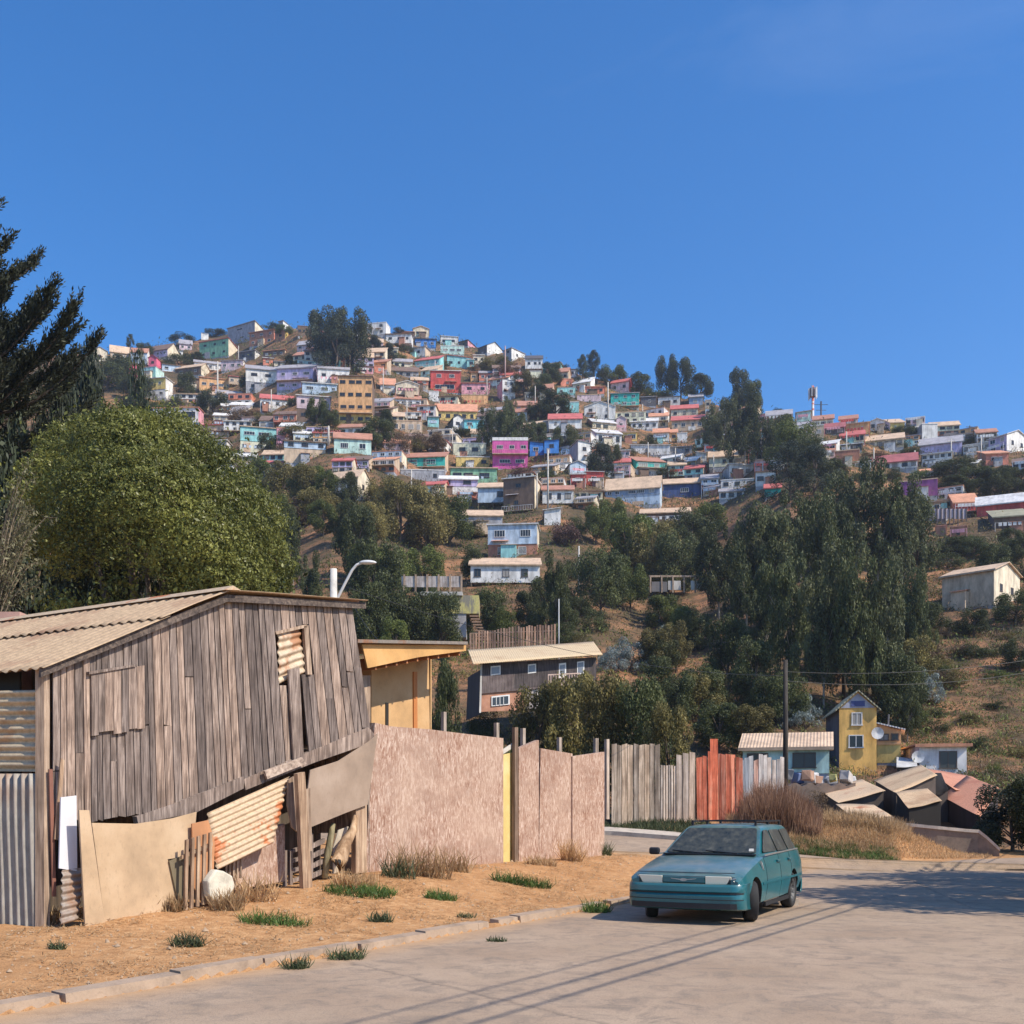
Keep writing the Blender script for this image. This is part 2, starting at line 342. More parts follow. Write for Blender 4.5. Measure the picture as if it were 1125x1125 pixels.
def road_mesh():
    V = []; Q = []; rows = np.concatenate([np.linspace(-55, 2, 20), np.arange(2.5, 39, .4)]); nx = 90
    for Y in rows:
        t_end = 28.6
        xl = KX + (Y-KY)/SY*SX if Y < t_end else -18.0
        xr = 40.0
        xs = np.linspace(0, 1, nx); X = xl + (xr-xl)*xs
        V.append(np.stack([X, np.full(nx, Y), np.zeros(nx)], 1))
    V = np.concatenate(V)
    px = CX + F*V[:, 0]/np.maximum(V[:, 1], 6); yf = yfar(px) + .12*np.sin(V[:, 0]*3)+.1*np.sin(V[:, 0]*7.3)
    V[:, 1] = np.where(V[:, 1] > 20, np.minimum(V[:, 1], yf), V[:, 1])
    V[:, 2] = ground_z(V[:, 0], np.minimum(V[:, 1], yf-.03)) + .012
    d = -(V[:, 0]-KX)*SY + (V[:, 1]-KY)*SX
    n = len(rows); i = (np.arange(n-1)[:, None]*nx + np.arange(nx-1)[None, :]).ravel()
    Q = np.stack([i, i+1, i+nx+1, i+nx], 1)
    dy = np.abs(V[Q[:, 0], 1]-V[Q[:, 3], 1]); yy = V[Q[:, 0], 1]
    keep = (dy > .001) & ~((yy > 28.0) & (yy < 28.62) & (V[Q[:, 0], 0] < 9))
    return V, Q[keep]
def road_grid():
    # main carriageway in street coordinates, then the cross street
    def g(xl, xr, rows, nx):
        V = []
        for Y in rows:
            a = xl(Y); X = a + (xr-a)*np.linspace(0, 1, nx)**1.4; V.append(np.stack([X, np.full(nx, float(Y)), np.zeros(nx)], 1))
        V = np.concatenate(V); i = (np.arange(len(rows)-1)[:, None]*nx + np.arange(nx-1)[None, :]).ravel()
        return V, np.stack([i, i+1, i+nx+1, i+nx], 1)
    V1, Q1 = g(lambda Y: KX + (Y-KY)/SY*SX, 45, list(np.linspace(-55, 2, 20)) + list(np.arange(2.4, 28.01, .4)), 90)
    V2, Q2 = g(lambda Y: -20 if Y > 28.6 else KX + (Y-KY)/SY*SX - (Y-28)*4, 45, np.linspace(28.0, 36.5, 34), 160)
    px = CX + F*V2[:, 0]/np.maximum(V2[:, 1], 6); s = (V2[:, 1]-28)/8.5
    V2[:, 1] = 28 + s*(yfar(px)-28) + s*(.1*np.sin(V2[:, 0]*2.3)+.06*np.sin(V2[:, 0]*7.3))
    V = np.concatenate([V1, V2]); Q = np.concatenate([Q1, Q2+len(V1)])
    yf = yfar(CX + F*V[:, 0]/np.maximum(V[:, 1], 6))
    V[:, 2] = ground_z(V[:, 0]+.05, np.minimum(V[:, 1], yf-.02)) + .014
    d = -(V[:, 0]-KX)*SY + (V[:, 1]-KY)*SX
    V[:, 2] = np.where((d > -.02) & (V[:, 1] < 28.1), .014, V[:, 2])
    return V, Q
V, Q = road_grid()
tag(link('road', npmesh('road', V, Q, roadmat(), smooth=True)), kind='structure')

# kerb of broken concrete along the verge
def concmat(c=(.42, .36, .29), name='old_concrete'):
    m, nt, b = _nodes(name)
    n1 = noise(nt, 2.2, 7, .7); n2 = noise(nt, 30, 4, .7)
    r = ramp(nt, n1.outputs['Fac'], [(.3, sc3(c, .6)), (.5, c), (.72, sc3(c, 1.2))])
    nt.links.new(mix(nt, r.outputs['Color'], sc3(c, .5), ramp(nt, n2.outputs['Fac'], [(.55, (0,)*3), (.8, (.6,)*3)]).outputs['Color']), b.inputs['Base Color'])
    b.inputs['Roughness'].default_value = .9; bump(nt, b, n2.outputs['Fac'], .5, .01); return m
CONC = concmat((.36, .26, .18))
def kerb():
    mb = MB(); t = -8.0; r = random.Random(3)
    while t < 21:
        L = r.uniform(.9, 1.5)
        h = r.uniform(.085, .125); j = r.uniform(-.02, .02)
        if r.random() > .1 or t < 8:
            P = lambda tt, d, z: (KX+SX*tt-SY*d, KY+SY*tt+SX*d, z)
            n = 4
            for k in range(n):
                a, b_ = t+L*k/n, t+L*(k+1)/n
                w_ = .16; hh = h
                if r.random() < .03: continue
                mb.add([P(a, -.02+j, -.05), P(b_, -.02+j, -.05), P(b_, w_, -.05), P(a, w_, -.05), P(a, j, hh), P(b_, j, hh), P(b_, w_, hh+.01), P(a, w_, hh+.01)],
                       [(0,3,2,1),(4,5,6,7),(0,1,5,4),(1,2,6,5),(2,3,7,6),(3,0,4,7)])
        t += L + r.uniform(.01, .04)
    return mb
tag(kerb().build('kerb', CONC), kind='structure')
# raised footway with its kerb on the far side of the cross street
def footway():
    mb = MB(); pxs = np.linspace(600, 815, 40)
    for a, b_ in zip(pxs[:-1], pxs[1:]):
        q = []
        for p in (a, b_):
            y = float(yfar(p)) - .02
            x = (p-CX)/F*y; z = float(ground_z(x, y-.05)); q.append((x, y, z))
        (x0, y0, z0), (x1, y1, z1) = q
        h = .15
        mb.add([(x0,y0,z0-.1),(x1,y1,z1-.1),(x1,y1,z1+h),(x0,y0,z0+h),(x0,y0+.18,z0+h),(x1,y1+.18,z1+h),(x0+.05,y0+1.3,z0+h+.12),(x1+.05,y1+1.3,z1+h+.12)],
               [(0,1,2,3),(3,2,5,4),(4,5,7,6)])
    return mb
tag(footway().build('pavement', concmat((.5, .43, .35))), kind='structure')
# ---------------------------------------------------------------- colours
C = dict(W=(.72,.70,.66), CR=(.70,.60,.44), PB=(.46,.56,.66), AQ=(.30,.60,.58), TQ=(.04,.42,.36), PK=(.74,.34,.38), MG=(.60,.10,.32), RD=(.55,.085,.07),
  CO=(.70,.25,.16), OR=(.74,.40,.18), YE=(.72,.52,.17), LV=(.50,.43,.62), BL=(.05,.22,.58), DB=(.06,.10,.24), GR=(.36,.36,.38), DG=(.14,.13,.14), GN=(.22,.42,.27),
  MI=(.50,.68,.60), BK=(.42,.19,.12), BR=(.20,.13,.09), TN=(.56,.42,.29), PU=(.30,.09,.26), LM=(.68,.66,.48), PP=(.66,.50,.52), CY=(.22,.65,.68), SB=(.26,.34,.46), HP=(.75,.14,.22),
  rt=(.42,.20,.13), tn=(.58,.41,.27), gy=(.34,.32,.33), wh=(.68,.66,.62), rd=(.50,.13,.11), bn=(.22,.14,.10), or_=(.60,.28,.16), ol=(.30,.28,.18), mr=(.34,.10,.10), OC=(.74,.43,.12), dk=(.10,.09,.09), pw=(.62,.60,.58))
C = {k: tuple(min(.84, x*1.16) for x in v) if sum(v) > .5 else v for k, v in C.items()}
FRAME_W = paint((.70, .68, .64), .6, .1); FRAME_D = paint((.12, .09, .07), .7, .2)
GLASS = glassmat((.025, .03, .035), .18); GLASS2 = glassmat((.06, .065, .06), .3); CURT = paint((.35, .33, .30), .9, .2)
HOUSES = []
hr = random.Random(21)
def add_window(root, x, y, z, w, h, frame, glass, normal=(0, -1), bars=1):
    """window on a front (normal -y) or on a right-hand wall (normal +x); x is the coordinate along the wall"""
    f = MB(); t = .07; pr = .05
    def bx(mb, a0, a1, z0, z1, d0, d1):
        if normal[0] == 0: mb.box(a0, a1, y-d1, y-d0, z0, z1)
        elif normal[0] > 0: mb.box(y+d0, y+d1, a0, a1, z0, z1)
        else: mb.box(y-d1, y-d0, a0, a1, z0, z1)
    bx(f, x, x+w, z+h-t, z+h, 0, pr); bx(f, x-.04, x+w+.04, z-.03, z+t-.03, 0, pr+.04)
    bx(f, x, x+t, z+t-.03, z+h-t, 0, pr); bx(f, x+w-t, x+w, z+t-.03, z+h-t, 0, pr)
    for k in range(bars):
        xc = x + w*(k+1)/(bars+1); bx(f, xc-.025, xc+.025, z+t-.03, z+h-t, 0, pr-.01)
    fo = f.build('window', frame, root)
    p = MB(); bx(p, x+t, x+w-t, z+t-.03, z+h-t, .005, .02)
    p.build('pane', glass, fo)
    return fo
def house(x0, x1, yt, yb, fc, label, short, sw=0, sc=None, roof='mono', rh=0, rc='gy', low=None, ls=.5, wins=(1, 2), st=0, bal=0, L=None, ymin=46, strip=0,
          parapet=0, ww=.95, wh=.85, cat='house', name='house', door=0, slope=0, tank=0, frame=None, D=None, dish=0, yw=None):
    """x0..x1 columns of the front, yt eave row, yb base row, sw columns of the side wall in view (+ right, - left), rh roof height in rows (- falls to the back), st stilt rows"""
    pc = (x0+x1)/2
    if D is None: D = find(pc, yb+st+1.0, ymin)
    m = D/F; H = (yb-yt)*m; al = math.atan((pc-CX)/F)
    if L is None: L = max(4.5, min(8, abs(sw)*m*1.35+1.5)) if sw else 5.5
    ang = math.asin(max(-.85, min(.85, sw*m/L))); psi = -al-ang
    if yw is not None: psi = R(yw)
    W = (x1-x0)*m/math.cos(psi+al)/1.0*math.cos(al)**0
    W = (x1-x0)*m*math.cos(al)/max(.3, math.cos(psi+al))
    P0 = at(x0, D + (max(0, math.sin(-psi))*W*.5), yb)
    P0.z = EYE + (HY-yb)/F*D
    t = thing(name, label, cat, P0, psi)
    zg = min(float(ground_z(P0.x + math.cos(psi)*k*W - math.sin(psi)*j*L, P0.y + math.sin(psi)*k*W + math.cos(psi)*j*L)) for k in (0, .5, 1) for j in (0, 1)) - P0.z - .5
    zg = min(zg, -.3)
    fcm = paint(C[fc], dirt=.42); scm = paint(C[sc or fc], dirt=.42); rcm = roofmat(C[rc])
    F_ = [fcm, scm]
    zb = 0.0
    drop = rh*m
    o = .22 + .1*hr.random()
    Hr = H
    if roof in ('side', 'shed'):     # sight-true ridge height
        back = L/2 if roof == 'side' else L
        Hr = H + rh*m + back*math.cos(psi)*((HY-(yt-rh))/F)
    split = H*(1-ls) if low else 0
    mb = MB()
    z0 = split if low else 0
    if roof == 'side':
        prof = [(0, z0), (0, H), (L/2, Hr), (L, H + (Hr-H)*.2), (L, z0)]
    elif roof == 'shed':
        prof = [(0, z0), (0, H), (L, Hr), (L, z0)]
    elif roof == 'mono':
        prof = [(0, z0), (0, H), (L, H-abs(drop) if rh < 0 else H+.02), (L, z0)]
    else: prof = None
    if prof:
        mb.prism([(0, y, z) for y, z in prof], (W, 0, 0))
        mb.mi = [1, 1] + [0]*(len(mb.f)-2)
    else:
        if roof == 'front': pk = H + rh*m; pf = [(0, z0), (W, z0), (W, H), (W*.5, pk), (0, H)]
        elif roof == 'slope': pf = [(0, z0), (W, z0), (W, H), (0, H+rh*m)]
        else: pf = [(0, z0), (W, z0), (W, H), (0, H)]
        mb.prism([(x, 0, z) for x, z in pf], (0, L, 0)); mb.mi = [0, 0, 0, 1] + [1]*(len(mb.f)-4)
        mb.mi = [1 if i >= 2 else 0 for i in range(len(mb.f))]
    wo = mb.build('wall', F_, t)
    if low:
        MB().box(.03, W-.03, .03, L-.03, 0, split).build('lower_floor', paint(C[low]), t)
        MB().box(-.03, W+.03, -.06, .1, split-.08, split+.06).build('ledge', fcm, t)
    if st:
        mb = MB(); hst = -min(-st*m, zg) + 1.0; n = max(2, int(W/2.2))
        for k in range(n+1):
            x = .1 + (W-.2)*k/n
            for y in (.1, L*.45): mb.box(x-.06, x+.06, y-.06, y+.06, zg-1.5, 0)
        mb.build('stilts', paint(C['BR']), t)
        MB().box(0, W, L*.5, L, zg-.5, -.02).build('foundation', paint(C['GR']), t)
    else:
        MB().box(.05, W-.05, .05, L-.05, zg-.5, -.01).build('foundation', paint(C['GR']), t)
    # roof
    th = .09; rb = MB()
    if roof == 'side':
        e = (Hr-H)/(L/2)*o
        rb.slab([(-o, -o, H-e+.03), (W+o, -o, H-e+.03), (W+o, L/2, Hr+.03), (-o, L/2, Hr+.03)], th)
        rb.slab([(-o, L/2, Hr+.03), (W+o, L/2, Hr+.03), (W+o, L+o, H+(Hr-H)*.2-.05), (-o, L+o, H+(Hr-H)*.2-.05)], th)
    elif roof == 'shed':
        e = (Hr-H)/L*o
        rb.slab([(-o, -o, H-e+.03), (W+o, -o, H-e+.03), (W+o, L+o, Hr+e+.03), (-o, L+o, Hr+e+.03)], th)
    elif roof == 'mono':
        e = drop if rh < 0 else .02
        rb.slab([(-o, -o, H-e/L*o+.03), (W+o, -o, H-e/L*o+.03), (W+o, L+o, H+e+.03), (-o, L+o, H+e+.03)], th)
    elif roof == 'front':
        pk = H + rh*m; sl = rh*m/(W*.5)*o
        rb.prism([(-o, -o, H-sl+.03), (W*.5, -o, pk+.03), (W*.5, -o, pk+.13), (-o, -o, H-sl+.13)], (0, L+o+.2, 0))
        rb.prism([(W+o, -o, H-sl+.03), (W*.5, -o, pk+.03), (W*.5, -o, pk+.13), (W+o, -o, H-sl+.13)], (0, L+o+.2, 0))
    elif roof == 'slope':
        rb.prism([(-o, -o, H+rh*m+.03), (W+o, -o, H+.03), (W+o, -o, H+.12), (-o, -o, H+rh*m+.12)], (0, L+o+.2, 0))
    elif roof == 'flat':
        rb.box(-.08, W+.08, -.08, L+.08, H+.003, H+.18)
    ro = rb.build('roof', rcm, t)
    if roof in ('side', 'shed', 'mono'):
        MB().box(-o-.01, W+o+.01, -o-.05, -o-.01, H-(.0 if roof == 'mono' else (Hr-H)/L*o)-.1, H+.1-(.0 if roof == 'mono' else (Hr-H)/L*o)).build('fascia', paint(sc3(C[rc], .9)), t)
    if parapet:
        MB().box(-.02, W+.02, -.02, .12, H+.13, H+.13+parapet*m).build('parapet', paint(C['W']), t)
    # windows: floors from the top down
    fl, n = wins if not isinstance(wins[0], (list, tuple)) else (len(wins), 0)
    segs = [(split, H)] if low else []
    if low: segs = [(split, H), (0, split)]
    elif fl: segs = [(H - H*(k+1)/fl, H - H*k/fl) for k in range(fl)]
    if low and fl > 2: segs = [(split+(H-split)*k/(fl-1), split+(H-split)*(k+1)/(fl-1)) for k in range(fl-1)][::-1] + [(0, split)]
    counts = list(wins) if isinstance(wins[0], (list, tuple)) else [n]*len(segs)
    fr = FRAME_D if frame == 'D' else FRAME_W if (fc not in ('W', 'CR', 'LM') and hr.random() < .6) or frame == 'W' else FRAME_D
    for (za, zc), nn in zip(segs, counts):
        if not n and not isinstance(nn, (list, tuple)): continue
        hs_ = zc-za
        if hs_ < .9: continue
        hh = min(wh, hs_*.55) * hr.uniform(.92, 1.1); zw = za + (hs_-hh)*.56
        if isinstance(nn, (list, tuple)): pos = [(a*W, (b_-a)*W) for a, b_ in nn]
        else:
            pos = []
            for k in range(nn):
                wd = min(ww*hr.uniform(.85, 1.35), W/nn*.7)
                pos.append((W*(k+.5)/nn - wd/2 + hr.uniform(-.1, .1)*W/nn, wd))
        for xw, wd in pos:
            add_window(t, xw, 0 if za >= split-.01 or not low else .03, zw, wd, hh, fr, hr.choice([GLASS, GLASS, GLASS2, CURT] if hs_ < 3 else [GLASS]), bars=1 if wd < 1.4 else 3)
    if abs(sw) > 11 and H > 1.8 and strip != -1:
        for k in range(1 if abs(sw) < 18 else 2):
            yk = L*(.35 if abs(sw) < 18 else .22+.42*k)
            add_window(t, yk, W if sw > 0 else 0, H*.45 if not low else split+(H-split)*.4, .8, min(.9, H*.3), FRAME_D, GLASS, (1 if sw > 0 else -1, 0))
    if door:
        d = MB().box(W*door, W*door+.85, -.04 if not low else -.01, .03, .02, min(2.0, H*.8)); do = d.build('door', paint(C['BR'] if fc != 'BR' else C['TN']), t)
        MB().box(W*door+.7, W*door+.76, -.09 if not low else -.06, -.04 if not low else -.01, .95, 1.08).build('handle', FRAME_D, do)
    if bal:
        zb_ = split if low else 0
        b = MB().box(0, W, -1.1, 0, zb_-.12, zb_).build('balcony', paint(C['TN']), t); rr = MB()
        rr.box(0, W, -1.1, -1.05, zb_+.85, zb_+.92)
        n = max(4, int(W/.45))
        for k in range(n+1): rr.box(W*k/n-.02, W*k/n+.02, -1.09, -1.05, zb_, zb_+.85)
        rr.build('railing', paint(C[bal if isinstance(bal, str) else 'W']), b)
    if tank:
        mb = MB(); mb.tube([(W*.7, L*.5, H), (W*.7, L*.5, H+1.1)], [.5, .45], 12); mb.build('water_tank', paint(C['W']), t)
    if dish:
        mb = MB(); 
        for k in range(12):
            a0, a1 = 2*math.pi*k/12, 2*math.pi*(k+1)/12; c = Vector((W*dish, -.35, H*.62)); r_ = .42
            mb.prism([c, c+Vector((math.cos(a0)*r_, -.1, math.sin(a0)*r_)), c+Vector((math.cos(a1)*r_, -.1, math.sin(a1)*r_))], (0, .02, 0))
        mb.build('satellite_dish', paint(C['W']), t)
    # later additions every hillside house gathers
    er = hr
    if W > 3 and er.random() < .35 and D > 120:
        a0 = er.uniform(.05, .6)*W; aw = er.uniform(1.4, 2.6); k_ = er.choice(['TN', 'BR', 'W', 'GR', 'CR', 'BK', 'AQ'])
        MB().box(a0, min(W, a0+aw), -1.1, -.06, -1.2, min(1.9, H*.5)).build('annex', paint(C[k_]), t)
        MB().slab([(a0-.15, -1.3, min(1.9, H*.5)-.02), (min(W, a0+aw)+.15, -1.3, min(1.9, H*.5)-.02), (min(W, a0+aw)+.15, -.05, min(1.9, H*.5)+.3), (a0-.15, -.05, min(1.9, H*.5)+.3)], .05).build('annex_roof', roofmat(C[er.choice(['rt', 'gy', 'tn'])]), t)
    if er.random() < .4: MB().tube([(W*er.uniform(.2, .8), L*.4, H-.2), (W*.5, L*.4, H+er.uniform(.9, 1.6))], [.09, .07], 6).build('flue', paint(C['DG']), t)
    if H > 2 and D > 120 and er.random() < .45:
        a0 = er.uniform(.0, .7)*W; MB().box(a0, a0+W*er.uniform(.12, .28), -.03 if not low else .01, .06, 0, H*er.uniform(.2, .4)).build('patch', roofmat(C[er.choice(['rt', 'gy', 'tn', 'wh', 'bn'])]), t)
    if H > 3.4 and D > 120 and er.random() < .4 and fl > 0:
        a0 = er.uniform(.05, .5)*W; a1 = a0+W*er.uniform(.25, .45); MB().slab([(a0, -.8, H*.48), (a1, -.8, H*.48), (a1, .02, H*.53), (a0, .02, H*.53)], .05).build('awning', roofmat(C[er.choice(['rt', 'gy', 'tn', 'or_'])]), t)
    if 120 < D < 330 and er.random() < .3:
        q = MB(); z_ = -.05
        for k in range(5): q.box(W*(.1+.14*k), W*(.1+.14*k)+.5, -1.25, -1.22, z_+.75, z_+1.3)
        q.tube([(0, -1.23, z_+1.3), (W, -1.23, z_+1.3)], .015, 4); q.tube([(0, -1.23, z_-1.5), (0, -1.23, z_+1.35)], .04, 5); q.tube([(W, -1.23, z_-1.5), (W, -1.23, z_+1.35)], .04, 5)
        q.build('washing_line', paint(C[er.choice(['W', 'PK', 'PB', 'RD', 'W'])]), t)
    HOUSES.append((x0, x1+max(sw, 0), yt-max(rh, 0), yb, short, t, D))
    return t, W, L, H
H_ = house
# ---------------------------------------------------------------- the houses on the hill, row by row from the crest down
H_(101,118,384,397,'CR','small cream house with a pointed gable, half hidden by the dark conifer','small cream house by the conifer',roof='front',rh=4,wins=(1,1))
H_(121,142,386,394,'TN','low tan house with a broad brown roof on the skyline above the conifer','low tan house on the skyline',roof='side',rh=7,rc='tn',wins=(1,2))
H_(162,184,385,393,'LV','violet house with a dark brown roof and a cream side wall near the crest','violet house near the crest',sw=13,sc='CR',roof='side',rh=6,rc='bn',wins=(1,3))
H_(189,201,384,392,'W','tiny white house tucked in beside the violet house','tiny white house',roof='mono',wins=(1,2))
H_(197,211,377,384,'PP','small dusty pink house behind the trees of the crest','dusty pink house on the crest',roof='shed',rh=4,rc='gy',wins=(1,2))
H_(221,229,366,373,'W','little white cube of a house on top of the ridge','little white cube house',roof='flat',wins=(1,0))
H_(219,251,374,393,'GN','dark teal house with a thin pink roof edge and a tall cream side wall','dark teal house',sw=11,sc='CR',roof='mono',rh=-6,rc='rd',wins=(2,3),wh=.7)
H_(250,280,357,376,'GR','large grey house on the crest with a bright cream side wall sloping down','large grey crest house',sw=14,sc='CR',roof='mono',rh=-7,rc='gy',wins=[[(.35,.55)],[(.45,.6)]],L=7)
H_(274,301,364,379,'BK','brown brick house with a pink side wall just below the large grey one','brown brick crest house',sw=8,sc='CO',roof='mono',rh=-3,rc='rt',wins=(2,3))
H_(302,313,364,374,'BK','small brown house with a pale yellow side wall near the big crest tree','small brown and yellow house',sw=10,sc='YE',roof='front',rh=2,wins=(1,1))
H_(306,311,353,362,'GR','grey house with a white side wall standing behind the yellow one on the crest','white sided crest house',sw=15,sc='W',roof='mono',rh=-3,rc='gy',wins=(1,0))
H_(327,341,358,369,'BR','brown weathered shack beside the big dark tree on the crest','weathered crest shack',roof='flat',rc='bn',wins=(1,3),cat='shack')
H_(262,280,386,396,'DG','dark low house under a grey roof below the brown brick house','dark low house',sw=8,sc='W',roof='mono',rc='gy',wins=(1,2))
H_(289,313,385,393,'BR','dark brown long house with an orange roof edge and tan side wall','dark brown long house',sw=6,sc='TN',roof='mono',rc='or_',rh=-2,wins=(1,3))
H_(289,300,393,401,'CO','small coral house under the dark brown long one','small coral house',roof='mono',rc='wh',wins=(1,1))
H_(301,313,397,402,'CR','low cream hut to the east of the small coral house','low cream hut',roof='mono',rc='gy',wins=(1,1),cat='hut')
H_(243,267,396,407,'PP','pale pinkish white house with three small windows over the orange one','pale pinkish white house',sw=5,sc='W',roof='mono',rc='gy',wins=(1,3))
H_(141,151,401,415,'HP','hot pink narrow house at the foot of the conifer tip','narrow hot pink house',roof='flat',rc='rd',wins=(1,1))
H_(163,172,393,404,'HP','hot pink house with a lit gable above the teal one','hot pink gabled house',sw=6,sc='HP',roof='front',rh=3,rc='rd',wins=(1,1))
H_(150,171,404,415,'AQ','teal house with a pale arched side above the mustard storey','teal house with pale side',sw=9,sc='MI',roof='flat',rc='gy',wins=(1,2))
H_(150,182,416,438,'YE','mustard yellow storey over a white ground floor with a white side wall','mustard over white house',sw=8,sc='W',roof='mono',rc='wh',low='W',ls=.55,wins=(2,3))
H_(192,221,404,413,'BR','brown fronted house with a peach side wall among trees','brown house with peach side',sw=9,sc='CR',roof='side',rh=3,rc='tn',wins=(1,2))
H_(197,219,414,427,'BR','shaded dark house beneath the brown one, next to the orange house','shaded dark house',roof='mono',rc='bn',wins=(1,2))
H_(219,257,414,429,'OR','bright orange house with dark windows below the pale pinkish white one','bright orange house',roof='mono',rc='or_',wins=(1,4),ww=1.2,door=.7)
H_(270,304,404,428,'W','white twin house with a grey green lower floor, joined to the lavender one','white twin house',roof='shed',rh=3,rc='gy',low='GR',ls=.6,wins=(2,2),ww=1.4)
H_(304,344,404,428,'LV','lavender twin house with deep purple shade on its lower floor','lavender twin house',sw=5,sc='LV',roof='shed',rh=3,rc='gy',low='LV',ls=.6,wins=(2,3),ww=1.3,bal='LV')
H_(349,384,404,420,'W','white house with a grey roof behind the orange apartment block','white house behind the apartment block',roof='shed',rh=2,rc='gy',wins=(1,3))
H_(332,370,420,432,'PB','pale blue box house with two big dark windows','pale blue box house',roof='mono',rc='wh',wins=[[(.12,.32),(.55,.75),(.86,.95)]])
H_(286,325,437,448,'W','whitewashed house under a long red roof strip','whitewashed house under red roof strip',roof='shed',rh=4,rc='rd',wins=(1,3))
H_(326,363,434,463,'PP','pale pink house with a raw brown lower floor','pale pink house over brown floor',roof='mono',rc='wh',low='BR',ls=.48,wins=(2,3))
# crest, middle
H_(401,424,355,368,'W','white two storey house on the crest right beside the big dark tree','white two storey crest house',sw=5,sc='W',roof='flat',rc='wh',wins=(2,2),L=5)
H_(424,452,367,377,'W','white boarded house on posts with a long brown roof edge','white boarded house on posts',sw=2,roof='mono',rc='bn',wins=(1,3),st=4)
H_(437,455,364,369,'BR','low brown house behind the white boarded one','low brown crest house',roof='mono',rc='rt',wins=(1,2))
H_(454,471,361,370,'CR','cream gabled house on the skyline with a brown roof','cream gabled skyline house',roof='front',rh=3,rc='tn',wins=(1,2))
H_(456,479,372,382,'BL','royal blue house under the cream gabled skyline house','royal blue crest house',roof='mono',rc='dk',wins=(1,3))
H_(451,467,382,392,'W','plain white house with a tan side below the royal blue one','plain white house with tan side',sw=6,sc='TN',roof='mono',rc='gy',wins=(1,1))
H_(425,437,382,391,'LM','pale yellow small house among bushes under the posts','pale yellow small house',roof='mono',rc='wh',wins=(1,2))
H_(384,394,377,384,'CR','little cream hut in front of the big crest tree','little cream hut',roof='mono',rc='tn',wins=(1,1),cat='hut')
H_(484,503,370,379,'W','white gabled house on the falling skyline','white gabled skyline house',roof='slope',rh=1,rc='wh',wins=(1,2))
H_(484,510,380,389,'MI','pale mint house with one row of dark windows','pale mint house with window row',roof='flat',rc='wh',wins=[[(.1,.3),(.4,.6),(.68,.88)]])
H_(491,518,393,404,'AQ','aqua house under a bright red roof','aqua house under bright red roof',roof='slope',rh=3,rc='rd',wins=(1,3))
H_(513,521,395,403,'AQ','small aqua annex at the east end of the red roof','small aqua annex',roof='mono',rc='wh',wins=(1,1),st=3)
H_(520,532,390,400,'CR','cream house with open porch beside the aqua annex','cream porch house',roof='mono',rh=-2,rc='wh',wins=(1,2))
H_(504,514,375,381,'DG','dark skyline house with a pinkish red side wall','dark house with pinkish side',sw=11,sc='PK',roof='mono',rh=-3,rc='dk',wins=(1,1))
H_(525,535,381,389,'DG','dark fronted skyline house with a long white lit side','dark fronted house with white side',sw=17,sc='W',roof='side',rh=3,rc='dk',wins=(1,0),strip=-1)
H_(553,562,384,396,'GR','grey fronted house on the skyline with a tall white side and dark openings','grey fronted skyline house',sw=15,sc='W',roof='mono',rh=1,rc='gy',wins=(2,1),L=7)
H_(577,596,394,405,'W','white house under a wide dark roof at the low end of the skyline','white house under wide dark roof',roof='shed',rh=3,rc='dk',wins=[[(.15,.3),(.5,.66),(.78,.9)]],st=2)
H_(579,595,408,415,'LM','cream retaining storey beneath the wide dark roof','cream retaining storey',roof='flat',rc='wh',wins=(1,0))
H_(432,453,397,404,'LM','pale yellow cottage with a grey roof, in the middle of the upper slope','pale yellow cottage',roof='side',rh=3,rc='gy',wins=(1,3))
H_(429,460,407,414,'GR','grey house with a long brown roof below the pale yellow cottage','grey house with long brown roof',roof='shed',rh=4,rc='bn',wins=(1,4))
H_(391,410,402,410,'PK','small pink house with dark windows above the apartment block','small pink house above the block',roof='mono',rc='bn',wins=(1,3))
H_(411,422,402,410,'CO','coral cube beside the small pink house','coral cube house',roof='flat',rc='or_',wins=(1,1))
H_(418,434,422,433,'W','white house with an orange red roof next to the apartment block','white house with orange red roof',roof='shed',rh=6,rc='or_',wins=(1,1),bal='W')
H_(435,460,422,433,'CR','cream gabled house with two wide windows, raised over a dark porch','cream gabled house over dark porch',roof='front',rh=4,rc='wh',wins=[[(.08,.32),(.62,.9)]],st=12)
H_(372,409,413,466,'OR','tall orange apartment block of four storeys, the biggest on the hill','tall orange apartment block',sw=3,sc='BR',roof='mono',rh=-1,rc='bn',wins=(4,4),ww=1.3,L=7,low='YE',ls=.78,bal='OR')
H_(473,506,407,431,'RD','red two storey house with a shaded porch','red two storey house',roof='mono',rc='wh',wins=[[(.2,.36),(.62,.8)],[(.15,.8)]],wh=1.2)
H_(507,538,421,433,'PK','bubblegum pink house with two small windows','bubblegum pink house',roof='mono',rc='rd',wins=[[(.2,.36),(.68,.82)]])
H_(517,525,409,419,'OR','narrow ochre house behind the bubblegum pink one','narrow ochre house',roof='mono',rc='or_',wins=(1,1))
H_(507,536,434,446,'OR','ochre plastered retaining house below the bubblegum pink one','ochre retaining house',roof='flat',rc='tn',wins=(1,0))
H_(471,482,430,441,'W','small blank white box hut at the foot of the red house','blank white box hut',roof='flat',rc='wh',wins=(1,0),cat='hut')
H_(552,566,417,440,'W','narrow tall white house with a pink left side','narrow tall white house',sw=-6,sc='PK',roof='flat',rc='gy',wins=(3,2),ww=.8,L=6)
H_(577,598,430,441,'CR','cream sunlit house with a flat pale roof between trees','cream sunlit flat house',roof='slope',rh=-2,rc='wh',wins=(1,3))
H_(616,629,416,425,'CO','coral box house with a dark left side at the tree line','coral box house',sw=-4,sc='RD',roof='flat',rc='or_',wins=(1,1),L=5)
H_(612,632,426,434,'AQ','aqua low house right under the coral box','aqua low house',roof='flat',rc='gy',wins=(1,2))
